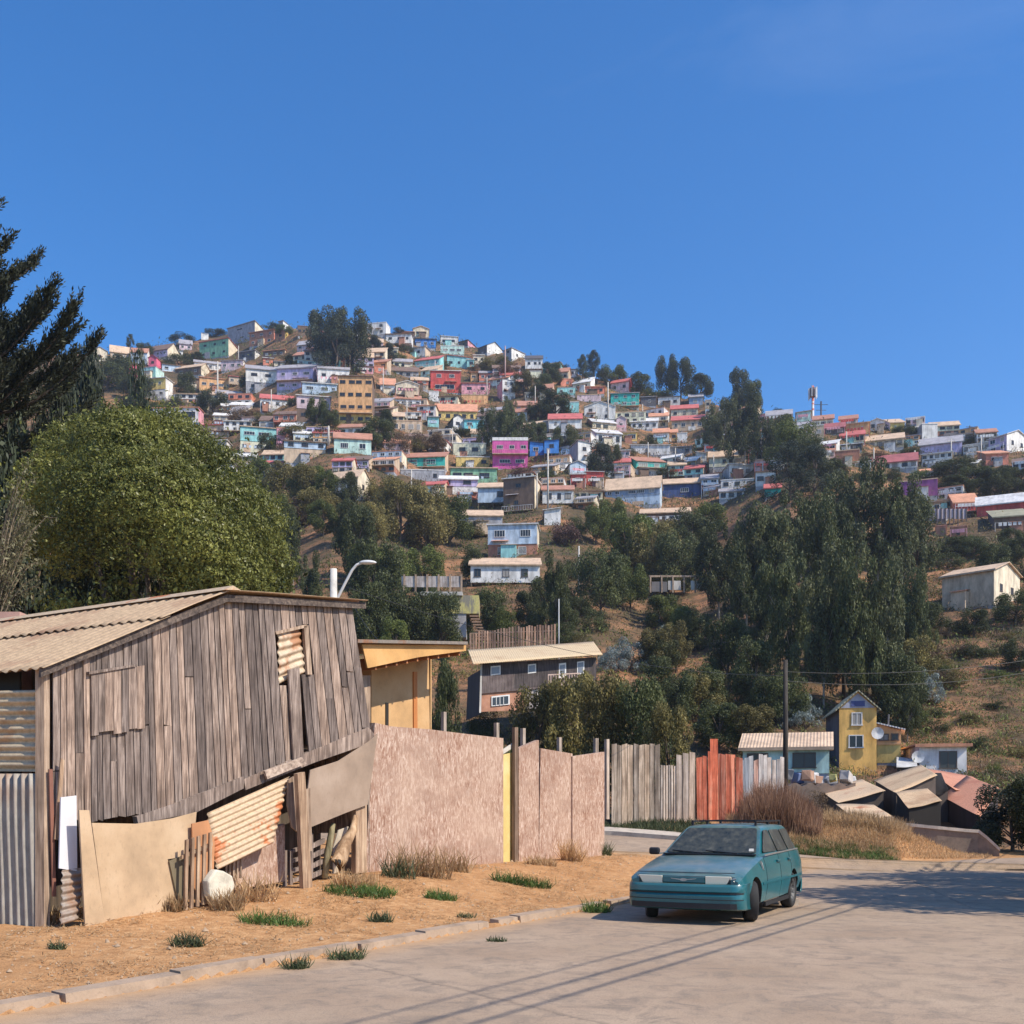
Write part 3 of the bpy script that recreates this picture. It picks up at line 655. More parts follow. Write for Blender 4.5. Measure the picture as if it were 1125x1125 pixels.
H_(625,634,406,414,'W','tiny white gabled house in front of the dark pines','tiny white house before the pines',roof='mono',rc='dk',wins=(1,1))
H_(635,664,425,433,'CO','coral orange long house with four windows','coral orange long house',roof='mono',rc='or_',wins=(1,4))
H_(634,660,434,441,'PP','pinkish base storey beneath the coral orange long house','pinkish base storey',roof='flat',rc='tn',wins=(1,0))
H_(671,691,420,431,'PP','pinkish white house with a bright red roof and red right wing','pinkish white house with red wing',sw=4,sc='RD',roof='side',rh=3,rc='rd',wins=(1,2))
H_(671,702,432,447,'TQ','turquoise two storey house with a striped balcony','turquoise two storey house',roof='mono',rc='gy',wins=(2,3),bal='W')
H_(704,721,436,446,'DG','dark shed like house east of the turquoise one','dark shed like house',roof='mono',rc='gy',wins=(1,1))
H_(723,747,436,447,'W','white plain house with a thin dark roof under the tall trees','white plain house under tall trees',roof='mono',rc='dk',wins=[[(.45,.53),(.7,.86)]])
H_(737,767,449,459,'CR','cream upper house with a red tiled roof','cream house with red tiled roof',roof='side',rh=4,rc='rd',wins=(1,3))
H_(738,774,461,473,'TN','tan porch house with a second red roof and hanging washing','tan porch house with second red roof',roof='shed',rh=4,rc='rd',wins=(1,4),wh=1.1)
H_(757,772,436,446,'SB','slate blue house with a lavender roof beside the eucalyptus','slate blue house with lavender roof',roof='side',rh=3,rc='gy',wins=(1,1))
H_(775,781,440,456,'CR','narrow tan chimney like house against the eucalyptus','narrow tan house',roof='flat',rc='tn',wins=(2,1))
H_(693,723,463,472,'W','long white house with small dark windows','long white house with small windows',roof='side',rh=3,rc='pw',wins=(1,4),ww=.7)
H_(677,688,460,474,'PP','pale pink narrow house with one attic window','pale pink narrow house',roof='front',rh=3,rc='wh',wins=[[(.35,.65)]])
H_(642,676,447,461,'W','big white house with a wide pointed gable','big white gabled house',roof='front',rh=6,rc='wh',wins=(2,2),ww=.7)
H_(620,636,442,453,'AQ','pale aqua cube with a flat roof','pale aqua cube',roof='flat',rc='wh',wins=[[(.5,.6)]])
H_(603,639,460,471,'W','white long house with a red roof, standing on stilts','white long house on stilts',roof='shed',rh=5,rc='rd',wins=[[(.17,.24),(.42,.56)]],st=9)
H_(598,619,447,455,'W','low white sunlit annex behind the long house on stilts','low white sunlit annex',roof='flat',rc='wh',wins=(1,0))
H_(651,677,463,472,'CR','cream house with a shallow white roof, below the big gable','cream house below the big gable',sw=-8,sc='BK',roof='side',rh=3,rc='pw',wins=[[(.15,.35),(.45,.65)]],L=6)
H_(655,683,475,488,'W','white house with three dark arched openings','white house with arched openings',sw=-5,sc='LV',roof='shed',rh=3,rc='pw',wins=[[(.1,.24),(.5,.64),(.78,.92)]],wh=1.5)
H_(684,700,475,485,'YE','yellow porch house with a dark opening','yellow porch house',roof='mono',rc='tn',wins=[[(.35,.9)]],wh=1.1)
H_(718,735,475,485,'W','white end of a short terrace, joined to the orange part','white terrace house',roof='shed',rh=4,rc='or_',wins=(1,2))
H_(735,744,475,485,'OR','orange middle of the short terrace','orange terrace house',roof='shed',rh=3,rc='or_',wins=(1,1))
H_(744,755,476,486,'W','white low end of the terrace next to the orange part','white low terrace end',roof='flat',rc='wh',wins=(1,0))
# middle rows, left
H_(183,220,440,446,'BR','dark flat strip of a house over the blue and white one','dark flat strip house',roof='flat',rc='tn',wins=(1,3))
H_(168,218,448,476,'W','blue and white two storey house with glazed blue bays and an orange roof edge','blue and white house',sw=6,sc='PK',roof='mono',rc='or_',low='BL',ls=.58,wins=[[(.16,.26),(.42,.6),(.63,.93)],[(.45,.65),(.7,.9)]],wh=1.5)
H_(215,252,467,482,'TN','brown porch house with a pink roof edge and orange side','brown porch house',sw=6,sc='OR',roof='mono',rc='rd',wins=(1,3),bal='TN')
H_(220,249,484,499,'GR','grey house with a wide dark window below the brown porch','grey wide window house',sw=6,sc='W',roof='mono',rc='wh',wins=[[(.1,.85)]])
H_(241,256,510,531,'W','white house end with a dark sloping roof, beside the great round tree','white house by the round tree',sw=6,sc='W',roof='slope',rh=3,rc='dk',wins=(1,0))
H_(264,304,468,496,'AQ','aqua porch house over a pale yellow ground floor','aqua porch house',roof='mono',rc='tn',low='LM',ls=.55,wins=[[(.1,.4),(.5,.8)],[(.05,.18),(.4,.6)]])
H_(304,313,470,492,'PK','narrow pinkish house squeezed next to the aqua porch house','narrow pinkish house',roof='flat',rc='or_',wins=(2,1))
H_(312,358,484,508,'PB','pale blue grey house with three square windows and a brown roof edge','pale blue grey house',roof='mono',rc='bn',low='TN',ls=.3,wins=[[(.1,.23),(.42,.58),(.82,.95)],[(.85,.97)]],wh=1.1,st=0)
H_(367,408,481,498,'MI','mint green house with a rusty roof beside the tall pole','mint green house',roof='side',rh=6,rc='rt',wins=[[(.17,.38),(.68,.85)]],wh=1.1)
H_(357,393,526,546,'TN','tan roofed cottage with a lit cream gable end in the trees','tan roofed cottage',sw=14,sc='CR',roof='side',rh=8,rc='tn',wins=(1,2))
H_(436,489,502,514,'TQ','long bright turquoise house with a rusty roof','long turquoise house',sw=4,sc='TN',roof='shed',rh=4,rc='rt',wins=[[(.25,.42),(.6,.8)]],wh=1.1,bal='TQ',door=.55)
H_(440,488,516,528,'GR','purplish grey basement storey under the long turquoise house','purplish grey basement',roof='flat',rc='wh',wins=(1,2))
H_(478,524,451,463,'YE','ochre house under a long orange tiled roof','ochre house under long orange roof',roof='shed',rh=7,rc='or_',wins=(1,5),wh=1.0)
H_(470,482,458,469,'AQ','small turquoise hut left of the white gabled hut','small turquoise hut',roof='mono',rc='gy',wins=(1,1),cat='hut')
H_(498,510,459,471,'W','white gabled hut with one dark window and a dark left side','white gabled hut',sw=-6,sc='DG',roof='front',rh=4,rc='dk',wins=[[(.25,.6)]],L=5,st=3,cat='hut')
H_(510,531,461,471,'CY','cyan hut on posts next to the white gabled hut','cyan hut on posts',roof='mono',rc='gy',wins=[[(.15,.42)]],st=4,cat='hut')
H_(431,464,462,475,'TN','unfinished brown terrace with open bays above the scrub','unfinished brown terrace',roof='flat',rc='tn',wins=(1,4),wh=1.2)
H_(498,534,487,501,'LM','pale lime yellow house with two white windows','pale lime yellow house',roof='flat',rc='wh',wins=[[(.18,.37),(.57,.76)]],wh=1.0,ls=.4)
H_(501,538,502,513,'YE','yellow step storey below the pale lime house','yellow step storey',roof='flat',rc='wh',wins=[[(.38,.54),(.75,.9)]])
H_(495,546,514,531,'GN','leaf green house with a glazed front and tan roof edge','leaf green glazed house',roof='mono',rc='tn',wins=[[(.05,.24),(.28,.48),(.62,.84)]],wh=1.0)
H_(483,525,526,545,'LV','lavender grey house with two dark windows and a cream roof edge','lavender grey house',roof='shed',rh=3,rc='wh',low='W',ls=.4,wins=[[(.1,.28),(.62,.82)],[]])
H_(503,524,541,549,'CO','coral lean to hut at the foot of the lavender grey house','coral lean to hut',roof='mono',rc='or_',wins=(1,1),cat='hut')
H_(541,580,484,515,'MG','pink house with a white top band and magenta lower floor','pink and magenta house',roof='flat',rc='wh',low='MG',ls=.5,wins=[[(.12,.3),(.48,.62),(.8,.95)],[(.2,.5),(.65,.9)]],parapet=3,bal='PK')
H_(582,598,487,501,'BL','cobalt blue house, the lower of two joined at a corner','lower cobalt blue house',roof='slope',rh=2,rc='dk',wins=(1,1))
H_(598,614,483,498,'BL','cobalt blue upper house with one window and a balcony line','upper cobalt blue house',roof='slope',rh=-1,rc='dk',wins=[[(.35,.65)]],st=8)
H_(635,650,486,514,'W','white tower like house with paired windows','white tower like house',sw=-10,sc='GR',roof='slope',rh=2,rc='gy',wins=(2,1),ww=.9,L=6)
H_(610,626,507,517,'W','white low house with a slanted grey roof and dark left wall','white low slanted house',sw=-7,sc='GR',roof='slope',rh=-2,rc='gy',wins=(1,1),L=5)
H_(626,644,510,522,'PB','pale blue white hut with a pointed gable above the red cubes','pale blue white hut',sw=-6,sc='GR',roof='front',rh=4,rc='gy',wins=(1,0),L=5,cat='hut')
H_(627,643,521,534,'RD','red cube house, left one of the pair','left red cube house',roof='mono',rc='pw',wins=[[(.3,.65)]])
H_(644,663,519,534,'RD','red cube house, right one of the pair, slightly taller','right red cube house',roof='slope',rh=1,rc='pw',wins=[[(.3,.6)]])
H_(675,692,495,503,'PP','pale pinkish low house with a row of openings','pale pinkish low house',roof='mono',rc='pw',wins=(1,3))
H_(693,736,490,500,'W','long white house with peeling paint and one tiny window','long peeling white house',roof='slope',rh=2,rc='wh',wins=[[(.38,.43)]])
H_(736,761,491,500,'GR','grey tin house to the east of the long peeling one','grey tin house',roof='mono',rc='gy',wins=(1,2))
H_(699,731,506,525,'TQ','green and mint house with a glass balcony under a rust coloured roof','green and mint house',sw=-9,sc='TQ',roof='shed',rh=4,rc='rt',low='W',ls=.42,wins=[[(.08,.4),(.62,.8)],[(.3,.5)]],bal='MI',L=7)
H_(779,829,501,512,'LM','long cream house with a lavender end under a curved tan roof','long cream house with lavender end',roof='side',rh=6,rc='tn',wins=[[(.3,.37),(.44,.52),(.6,.72),(.8,.92)]])
H_(801,832,510,524,'W','white house with a grey gable end and two windows','white house with grey gable end',roof='mono',rh=-2,sw=-10,sc='GR',rc='wh',wins=[[(.1,.3),(.6,.75)]],L=6)
H_(792,829,527,536,'W','white terrace wall house with open bays at the foot of the slope','white terrace with open bays',roof='flat',rc='wh',wins=(1,3))
H_(829,849,505,517,'PP','pinkish stacked house with brown posts beside the dark pine','pinkish stacked house',roof='mono',rc='tn',wins=(1,3))
H_(830,852,518,534,'W','white and pink hut cluster under the pinkish stacked house','white and pink hut',roof='mono',rc='or_',wins=(1,2),cat='hut')
H_(840,858,536,545,'TQ','teal hut with a red roof at the edge of the dark pine','teal hut with red roof',roof='shed',rh=4,rc='rd',wins=(1,0),cat='hut')
H_(765,776,499,509,'W','white canvas covered hut in the scrub','white canvas hut',roof='slope',rh=3,rc='wh',wins=(1,0),cat='hut')
H_(665,725,537,555,'SB','slate blue long house with a broad tan roof and white end','slate blue long house',sw=3,sc='PB',roof='side',rh=12,rc='tn',low='PB',ls=.4,wins=[[(.04,.12),(.18,.26),(.42,.56),(.58,.72),(.8,.9)],[]],wh=1.3)
H_(728,772,531,547,'DB','navy blue house with a tan roof, east of the slate blue one','navy blue house',roof='side',rh=5,rc='tn',wins=[[(.45,.65)]])
H_(704,758,563,576,'BR','low shack in the trees with a long tan roof','low shack with long tan roof',roof='shed',rh=4,rc='tn',wins=[[(.1,.3),(.5,.85)]],cat='shack',name='shack')
H_(596,630,538,553,'W','white porch house with a pinkish roof, right of the brown one','white porch house with pinkish roof',roof='shed',rh=4,rc='rt',wins=[[(.15,.3),(.48,.6),(.72,.92)]],wh=1.2,st=3)
H_(598,616,558,577,'W','white tarpaulin covered hut with a slanting roof','white tarpaulin hut',roof='slope',rh=-3,rc='pw',wins=(1,0),cat='hut')
H_(553,587,525,562,'BR','brown and grey house with a tall cream side wall','brown house with tall cream side',sw=7,sc='CR',roof='mono',rh=-2,rc='wh',wins=(2,1),bal='W')
H_(525,559,535,552,'PB','light blue box house with one dark window and a tan roof','light blue box house',sw=2,sc='W',roof='shed',rh=4,rc='tn',wins=[[(.62,.82)]],st=7,wh=1.2)
H_(506,552,566,581,'GR','grey house with a tan roof attached behind the pale blue two storey one','grey house with tan roof',roof='shed',rh=5,rc='tn',wins=[[(.15,.32)]],st=8)
H_(536,590,576,613,'PB','pale blue corrugated house on a brick lower floor','pale blue house on brick',sw=3,sc='CR',roof='mono',rh=-1,rc='pw',low='BK',ls=.58,wins=[[(.13,.35),(.66,.87)],[(.2,.38),(.62,.78)]],wh=1.15)
H_(517,593,620,640,'W','long whitewashed house with a tan roof and three windows, lowest on the slope','long whitewashed house',roof='shed',rh=6,rc='tn',wins=[[(.05,.15),(.46,.56),(.73,.83)]],wh=1.15,st=3)
# right hand ridge
H_(842,870,456,464,'BK','brick house with a wide lavender roof next to the tall trees','brick house with lavender roof',roof='side',rh=5,rc='gy',wins=(1,2))
H_(875,891,452,463,'MI','mint and white house on the skyline behind the mast','mint skyline house',roof='slope',rh=-1,rc='tn',wins=[[(.1,.4),(.65,.8)]])
H_(883,905,468,482,'TN','tan brick house behind the red and white mast','tan brick house behind the mast',roof='flat',rc='wh',wins=(1,2))
H_(906,928,470,477,'DG','dark house under a broad maroon hipped roof','dark house under maroon roof',roof='side',rh=5,rc='mr',wins=(1,2))
H_(928,955,465,478,'OR','orange blank walled house on the right hand ridge','orange blank walled house',roof='mono',rc='tn',wins=[[(.68,.74)]])
H_(956,971,463,473,'W','white gabled house with two windows between the orange and the yellow ones','white gabled ridge house',roof='front',rh=3,rc='wh',wins=(1,2),st=2)
H_(978,994,464,476,'YE','golden yellow house with one dark window and tan roof','golden yellow ridge house',sw=-6,sc='PP',roof='shed',rh=3,rc='tn',wins=[[(.3,.42)]],L=6)
H_(995,1016,459,466,'PP','pinkish brick top storey on the ridge behind the white tower','pinkish top storey',roof='flat',rc='wh',wins=(1,3))
H_(1013,1030,466,490,'W','tall white windowless block on the ridge','tall white block',sw=-11,sc='GR',roof='flat',rc='wh',wins=(2,0),L=7)
H_(923,950,478,486,'CR','cream porch house with a red tiled roof and many windows','cream porch house with red tiles',roof='shed',rh=4,rc='rd',wins=(1,5),wh=.9)
H_(947,993,483,493,'CR','long cream house with a tan tiled roof and wide veranda','long cream veranda house',roof='shed',rh=5,rc='tn',wins=(1,6),wh=1.0)
H_(923,947,488,495,'DG','dark veranda house with a thin pale roof','dark veranda house',roof='mono',rc='wh',wins=(1,4))
H_(918,944,495,510,'BK','plain brick box with a flat top above the eucalyptus','plain brick box',roof='flat',rc='tn',wins=(1,0))
H_(939,957,507,516,'W','white small hut next to the plain brick box','white small hut',roof='mono',rc='wh',wins=(1,2),cat='hut')
H_(950,1008,508,516,'W','long low house under a wide maroon roof','long low house under maroon roof',roof='side',rh=8,rc='mr',wins=(1,6),ww=.9)
H_(1058,1087,488,497,'W','white porch house with five tall openings','white porch house with tall openings',roof='mono',rc='wh',wins=(1,5),wh=1.1,ww=.7)
H_(1010,1057,487,499,'LV','lavender roofed wide house at the centre of the right ridge','lavender roofed wide house',roof='shed',rh=6,rc='gy',wins=(1,0))
H_(1038,1068,478,486,'DG','dark roofed house on the skyline east of the tall white block','dark roofed skyline house',roof='side',rh=3,rc='dk',wins=(1,0))
H_(1086,1106,480,497,'LV','lavender house front with a long white gable side at the frame edge','lavender house with white gable side',sw=22,sc='W',roof='side',rh=4,rc='wh',wins=(2,2),L=8)
H_(1013,1046,498,514,'W','white arcaded house of two storeys with a beige ledge','white arcaded house',roof='mono',rc='wh',low='W',ls=.4,wins=(2,5),ww=.7,wh=.8)
H_(1062,1070,498,506,'CR','narrow cream house between two roofs','narrow cream house',roof='flat',rc='tn',wins=(1,0))
H_(1083,1108,498,511,'CO','salmon orange house with a dark gable and two openings','salmon orange house',sw=-9,sc='BK',roof='shed',rh=2,rc='or_',wins=[[(.25,.5),(.6,.72)]],L=7)
H_(987,1030,528,546,'PU','deep purple house with a flat tan roof','deep purple house',roof='flat',rc='tn',wins=(1,0))
H_(1048,1075,552,563,'RD','orange red house with a pale tiled roof and lit gable','orange red house',sw=-10,sc='CO',roof='side',rh=9,rc='or_',wins=(1,0),L=8,bal='W')
H_(1073,1130,553,566,'RD','long red warehouse with a pale sheet roof running out of frame','long red warehouse',roof='side',rh=9,rc='pw',wins=(1,0))
H_(1092,1130,567,584,'BR','dark brown house with a flat olive roof','dark brown olive roofed house',sw=-7,sc='DG',roof='shed',rh=6,rc='ol',wins=(1,0),L=7)
H_(1044,1062,579,592,'BK','roofless brick ruin with a patched opening','roofless brick ruin',roof='flat',rc='BK',wins=[[(.35,.6)]])
H_(1028,1040,578,590,'BK','small brick ruin with a doorway, left of the patched one','small brick ruin with doorway',roof='flat',rc='BK',wins=(1,0),door=.4)
H_(1035,1092,630,668,'TN','cream house with a shaded dark long side and a sunlit gable with two windows','cream gable house on the slope',sw=28,sc='CR',roof='side',rh=7,rc='tn',wins=(1,0),L=8,st=0)  # tan front holds the shade of the long side, cream the sunlit gable
# foot of the hill
t,W_,L_,Hh = H_(816,911,822,850,'MI','small white green house with a tan corrugated roof behind the painted fence','small house behind the painted fence',sw=4,sc='CR',roof='side',rh=15,rc='tn',wins=[[(.05,.3),(.58,.85)]],wh=1.2,ww=1.2,D=66,L=6)
t,W_,L_,Hh = H_(922,963,778,852,'OC','yellow ochre two storey house with a blue and white painted gable','yellow ochre two storey house',sw=-17,sc='DG',roof='front',rh=18,rc='ol',wins=[[(.33,.62)],[(.25,.65)],[]],wh=1.9,D=76,L=7,frame='W',dish=1.0)  # dark grey side colour stands for the unlit left flank
m_=76/F
MB().prism([(.1,-.04,Hh+.02),(W_-.1,-.04,Hh+.02),(W_*.5,-.04,Hh+18*m_-.1)],(0,.035,0)).build('painted_gable',paint((.42,.43,.50)),t)
mb=MB()
for cx_ in (.38,.5,.62): mb.box(W_*cx_-.16,W_*cx_+.16,-.07,-.045,Hh+.12,Hh+.5)
mb.build('gable_emblem',paint((.08,.1,.25)),t)
H_(963,990,803,838,'OR','ochre lean to wing with a bent white roof sheet','ochre lean to wing',roof='slope',rh=9,rc='wh',wins=[[(.1,.5),(.6,.9)]],wh=1.3,D=78,low='YE',ls=.4)
t,W_,L_,Hh = H_(1010,1062,819,852,'W','white cottage with a salmon roof and one barred window','white cottage with salmon roof',sw=-20,sc='PP',roof='mono',rh=3,rc='or_',wins=[[(.42,.8)]],wh=1.5,D=74,L=6.5,dish=-.05,strip=-1)
# more houses crowding the gaps of the same hillside
fhr = random.Random(77); NAMED = list(HOUSES); _hl = set()
CN = dict(W='white', CR='cream', TN='tan', OR='orange', PK='pink', AQ='aqua', PB='pale blue', YE='yellow', MI='mint', GR='grey', CO='coral', LV='lavender', BK='brick', LM='pale yellow', BR='brown', GN='green', PP='dusty pink')
RN = dict(rt='rusty', tn='tan', gy='grey', wh='pale', rd='red', bn='brown', or_='orange')
def crowd(poly, n, wr=(15, 30), hr_=(7, 12)):
    xs = [p[0] for p in poly]; ys_ = [p[1] for p in poly]; k = tries = 0
    while k < n and tries < 6000:
        tries += 1; x, y = fhr.uniform(min(xs), max(xs)), fhr.uniform(min(ys_), max(ys_)); c = False
        for (x0, y0), (x1, y1) in zip(poly, poly[1:]+poly[:1]):
            if (y0 > y) != (y1 > y) and x < (x1-x0)*(y-y0)/(y1-y0)+x0: c = not c
        if not c: continue
        w_, h_ = fhr.uniform(*wr), fhr.uniform(*hr_); a0, a1, b0, b1 = x-w_/2, x+w_/2, y-h_, y
        bad = False; area = w_*h_; hid = 0
        for i_, q in enumerate(HOUSES):
            ox = min(a1, q[1])-max(a0, q[0]); oy = min(b1, q[3])-max(b0-3, q[2])
            if ox <= 0 or oy <= 0: continue
            if i_ < len(NAMED) and b1 > q[3]-1.5: bad = True; break
            if abs(b1-q[3]) < 2.5: bad = True; break
            if b1 < q[3]: hid += ox*oy
            elif ox*oy > .35*(q[1]-q[0])*(q[3]-q[2]): bad = True; break
        if bad or hid > .5*area: continue
        fc = fhr.choice(['W', 'W', 'W', 'W', 'CR', 'CR', 'CR', 'TN', 'OR', 'PK', 'AQ', 'PB', 'YE', 'MI', 'MI', 'CO', 'LV', 'LM', 'PB', 'PP']); rc = fhr.choice(['rt', 'rt', 'tn', 'tn', 'gy', 'wh', 'rd', 'bn', 'or_'])
        lab = None
        for q in sorted(NAMED, key=lambda h: math.hypot(x-(h[0]+h[1])/2, (y-(h[2]+h[3])/2)*1.3))[:9]:
            dx, dy = x-(q[0]+q[1])/2, y-h_/2-(q[2]+q[3])/2
            rel = ('right of' if dx > 0 else 'left of') if abs(dx) > abs(dy)*1.3 else ('below' if dy > 0 else 'above')
            L0 = f'{CN[fc]} {RN[rc]} roofed house {rel} the {q[4]}'
            if L0 not in _hl: lab = L0; break
        if not lab: continue
        _hl.add(lab); ro = fhr.choice(['side', 'shed', 'mono', 'shed', 'flat'])
        H_(a0, a1, b0, b1, fc, lab, f'{CN[fc]} {RN[rc]} roofed house', sw=fhr.choice([0, 0, 3, 5, 6]) if x < 900 else fhr.choice([0, -4, 4]), sc=fhr.choice([None, 'CR', 'W', 'TN']), roof=ro, rh=fhr.uniform(2, 4.5) if ro in ('side', 'shed') else 0, rc=rc, wins=(2 if h_ > 10.5 else 1, max(2, int(w_/7))),
           low=fhr.choice(['W', 'TN', 'BK', 'GR', 'CR']) if h_ > 10 and fhr.random() < .5 else None, bal=fhr.random() < .25, st=fhr.choice([0, 0, 2, 3])); k += 1
crowd([(150, 398), (250, 376), (330, 372), (400, 372), (520, 384), (600, 404), (640, 425), (640, 465), (480, 470), (300, 474), (180, 452)], 95, (16, 32), (8, 13))
crowd([(230, 470), (300, 462), (420, 452), (640, 452), (640, 545), (480, 545), (430, 520), (310, 520), (250, 510)], 40, (20, 36), (9, 14))
crowd([(640, 440), (770, 446), (860, 462), (860, 545), (640, 560)], 52, (18, 34), (8, 13))
crowd([(870, 462), (1000, 474), (1125, 486), (1125, 520), (1000, 526), (900, 510)], 38, (18, 32), (7, 11))
crowd([(1000, 530), (1125, 560), (1125, 600), (1010, 570)], 4, (20, 34), (8, 12))
# ---------------------------------------------------------------- foliage
def leaves(P, Nn, size, g, droop=0.0, aspect=.5, jitter=.9, up=0.0):
    """one small quad per point, turned roughly along Nn"""
    n = len(P); Nn = Nn + g.normal(size=(n, 3))*jitter; Nn /= np.linalg.norm(Nn, axis=1, keepdims=True)+1e-9
    a = g.normal(size=(n, 3)); a[:, 2] += up - droop*3
    T = a - (a*Nn).sum(1, keepdims=True)*Nn; T /= np.linalg.norm(T, axis=1, keepdims=True)+1e-9
    B = np.cross(Nn, T); s = (size*g.uniform(.6, 1.4, n))[:, None]
    V = np.stack([P-T*s*.5, P+B*s*aspect*.5, P+T*s*.5, P-B*s*aspect*.5], 1)
    return V.reshape(-1, 3), np.arange(n*4).reshape(-1, 4)
def blob_points(cs, rs, n, g, inner=.35, flat=1.0):
    """points on and in a set of clumps"""
    cs = np.asarray(cs); rs = np.asarray(rs, float); w = rs**2/np.sum(rs**2)
    k = g.choice(len(cs), n, p=w); d = g.normal(size=(n, 3)); d /= np.linalg.norm(d, axis=1, keepdims=True)
    r = np.where(g.random(n) < inner, g.random(n)**.5, g.uniform(.85, 1.08, n))
    d2 = d.copy(); d2[:, 2] *= flat
    return cs[k] + d2*(rs[k]*r)[:, None], d
def tree_mesh(kind, seed, n=7000):
    """crown of unit height and unit width standing on z=0; returns leaf mesh data and trunk builder"""
    g = np.random.default_rng(seed); cs, rs = [], []
    if kind == 'broad':
        for i in range(34):
            th = g.uniform(0, 2*math.pi); z = g.uniform(.2, .95); rr = math.sqrt(max(0, 1-((z-.55)/.47)**2))*.42*g.uniform(.45, 1)
            cs.append((math.cos(th)*rr*1.1, math.sin(th)*rr*1.1, z*.95)); rs.append(g.uniform(.09, .17))
        size, asp, dr, up = .034, .55, 0, 0
    elif kind == 'euc':
        nc = 5
        cols = [(g.uniform(-.3, .3), g.uniform(-.3, .3), g.uniform(.7, 1.0)) for _ in range(nc)]
        for i in range(64):
            c = cols[i % nc]; z = g.uniform(.15, c[2]); sp = .15*(1-.5*z)
            cs.append((c[0]*(.6+z*.5)+g.normal()*sp, c[1]*(.6+z*.5)+g.normal()*sp, z)); rs.append(g.uniform(.035, .11))
        size, asp, dr, up = .034, .42, .35, 0
    elif kind == 'pine':
        for i in range(46):
            z = g.uniform(.1, 1); th = g.uniform(0, 6.28); rr = (.46*(1-z**2)**.7+.06)*g.uniform(.4, 1)
            cs.append((math.cos(th)*rr, math.sin(th)*rr, z)); rs.append(g.uniform(.05, .12))
        size, asp, dr, up = .03, .35, 0, .8
    elif kind == 'shrub':
        for i in range(22):
            th = g.uniform(0, 6.28); rr = .38*math.sqrt(g.random()); z = g.uniform(.1, .8)*(1-(rr/.5)**2)
            cs.append((math.cos(th)*rr, math.sin(th)*rr, z)); rs.append(g.uniform(.1, .2))
        size, asp, dr, up = .05, .5, 0, .3
    elif kind == 'silver':
        for i in range(24):
            th = g.uniform(0, 6.28); rr = .4*math.sqrt(g.random()); z = g.uniform(.15, .85)*(1-(rr/.55)**2)
            cs.append((math.cos(th)*rr, math.sin(th)*rr, z)); rs.append(g.uniform(.07, .14))
        size, asp, dr, up = .07, .22, 0, 2.5
    P, Nn = blob_points(cs, rs, n, g, .4, 1.25 if kind == 'euc' else 1)
    P[:, 2] = np.clip(P[:, 2], .01, 1.05)
    V, Q = leaves(P, Nn, size*({'broad': 1.0, 'euc': 1.0, 'pine': 1.0}.get(kind, .8))*.95, g, dr, asp, up=up)
    tb = MB(); rr = random.Random(seed)
    if kind in ('broad', 'euc', 'pine'):
        th = .022 if kind != 'euc' else .014
        tb.tube([(0, 0, -.12), (.01, 0, .15), (-.01, .01, .4), (.01, 0, .75)], [th*1.4, th, th*.8, th*.3], 7)
        idx = sorted(range(len(cs)), key=lambda i: -rs[i])[:14]
        for i in idx:
            c = cs[i]; z0 = max(.08, c[2]*.5)
            tb.tube([(0, 0, z0), (c[0]*.5, c[1]*.5, (z0+c[2])*.5+.02), (c[0], c[1], c[2])], [th*.6, th*.35, th*.15], 5)
    else:
        for i in range(10):
            c = cs[i]; tb.tube([(0, 0, -.05), (c[0]*.6, c[1]*.6, c[2]*.5), c], [.014, .009, .004], 4)
    return V, Q, tb
LM_ = {
 'dark': leafmat((0.025, 0.036, 0.013), (0.147, 0.161, 0.053)), 'pine': leafmat((0.018, 0.026, 0.017), (0.085, 0.103, 0.053), trans=.1),
 'green': leafmat((0.034, 0.051, 0.013), (0.209, 0.233, 0.053)), 'euc': leafmat((0.036, 0.046, 0.021), (0.202, 0.212, 0.084)),
 'olive': leafmat((0.051, 0.049, 0.015), (0.342, 0.278, 0.090)), 'silver': leafmat((0.091, 0.117, 0.111), (0.351, 0.405, 0.378), trans=.1),
 'brown': leafmat((0.078, 0.052, 0.029), (0.324, 0.216, 0.121), trans=.15), 'lush': leafmat((0.033, 0.065, 0.016), (0.216, 0.270, 0.081)),
 'maroon': leafmat((0.052, 0.026, 0.026), (0.203, 0.108, 0.081), trans=.1)}
BARK = boardmat((.12, .09, .07), (.2, .16, .12), 'bark', 12); BARK_P = boardmat((.3, .27, .23), (.42, .38, .33), 'pale_bark', 9)
LIB = {}
def lib(kind, col, var):
    key = (kind, col, var)
    if key not in LIB:
        k2 = (kind, var)
        n = {'broad': 15000, 'euc': 16000, 'pine': 14000, 'shrub': 6000, 'silver': 4500}[kind]
        if k2 not in LIB: LIB[k2] = tree_mesh(kind, 100+var*17+len(kind)*3, n)
        V, Q, tb = LIB[k2]
        me = npmesh('crown', V, Q, LM_[col]); tm = tb.mesh('trunk', True); tm.materials.append(BARK_P if kind == 'euc' else BARK)
        LIB[key] = (me, tm)
    return LIB[key]
tr = random.Random(5)
KN = {'broad': 'tree', 'euc': 'eucalyptus_tree', 'pine': 'pine_tree', 'shrub': 'shrub', 'silver': 'silver_shrub'}
_used = set()
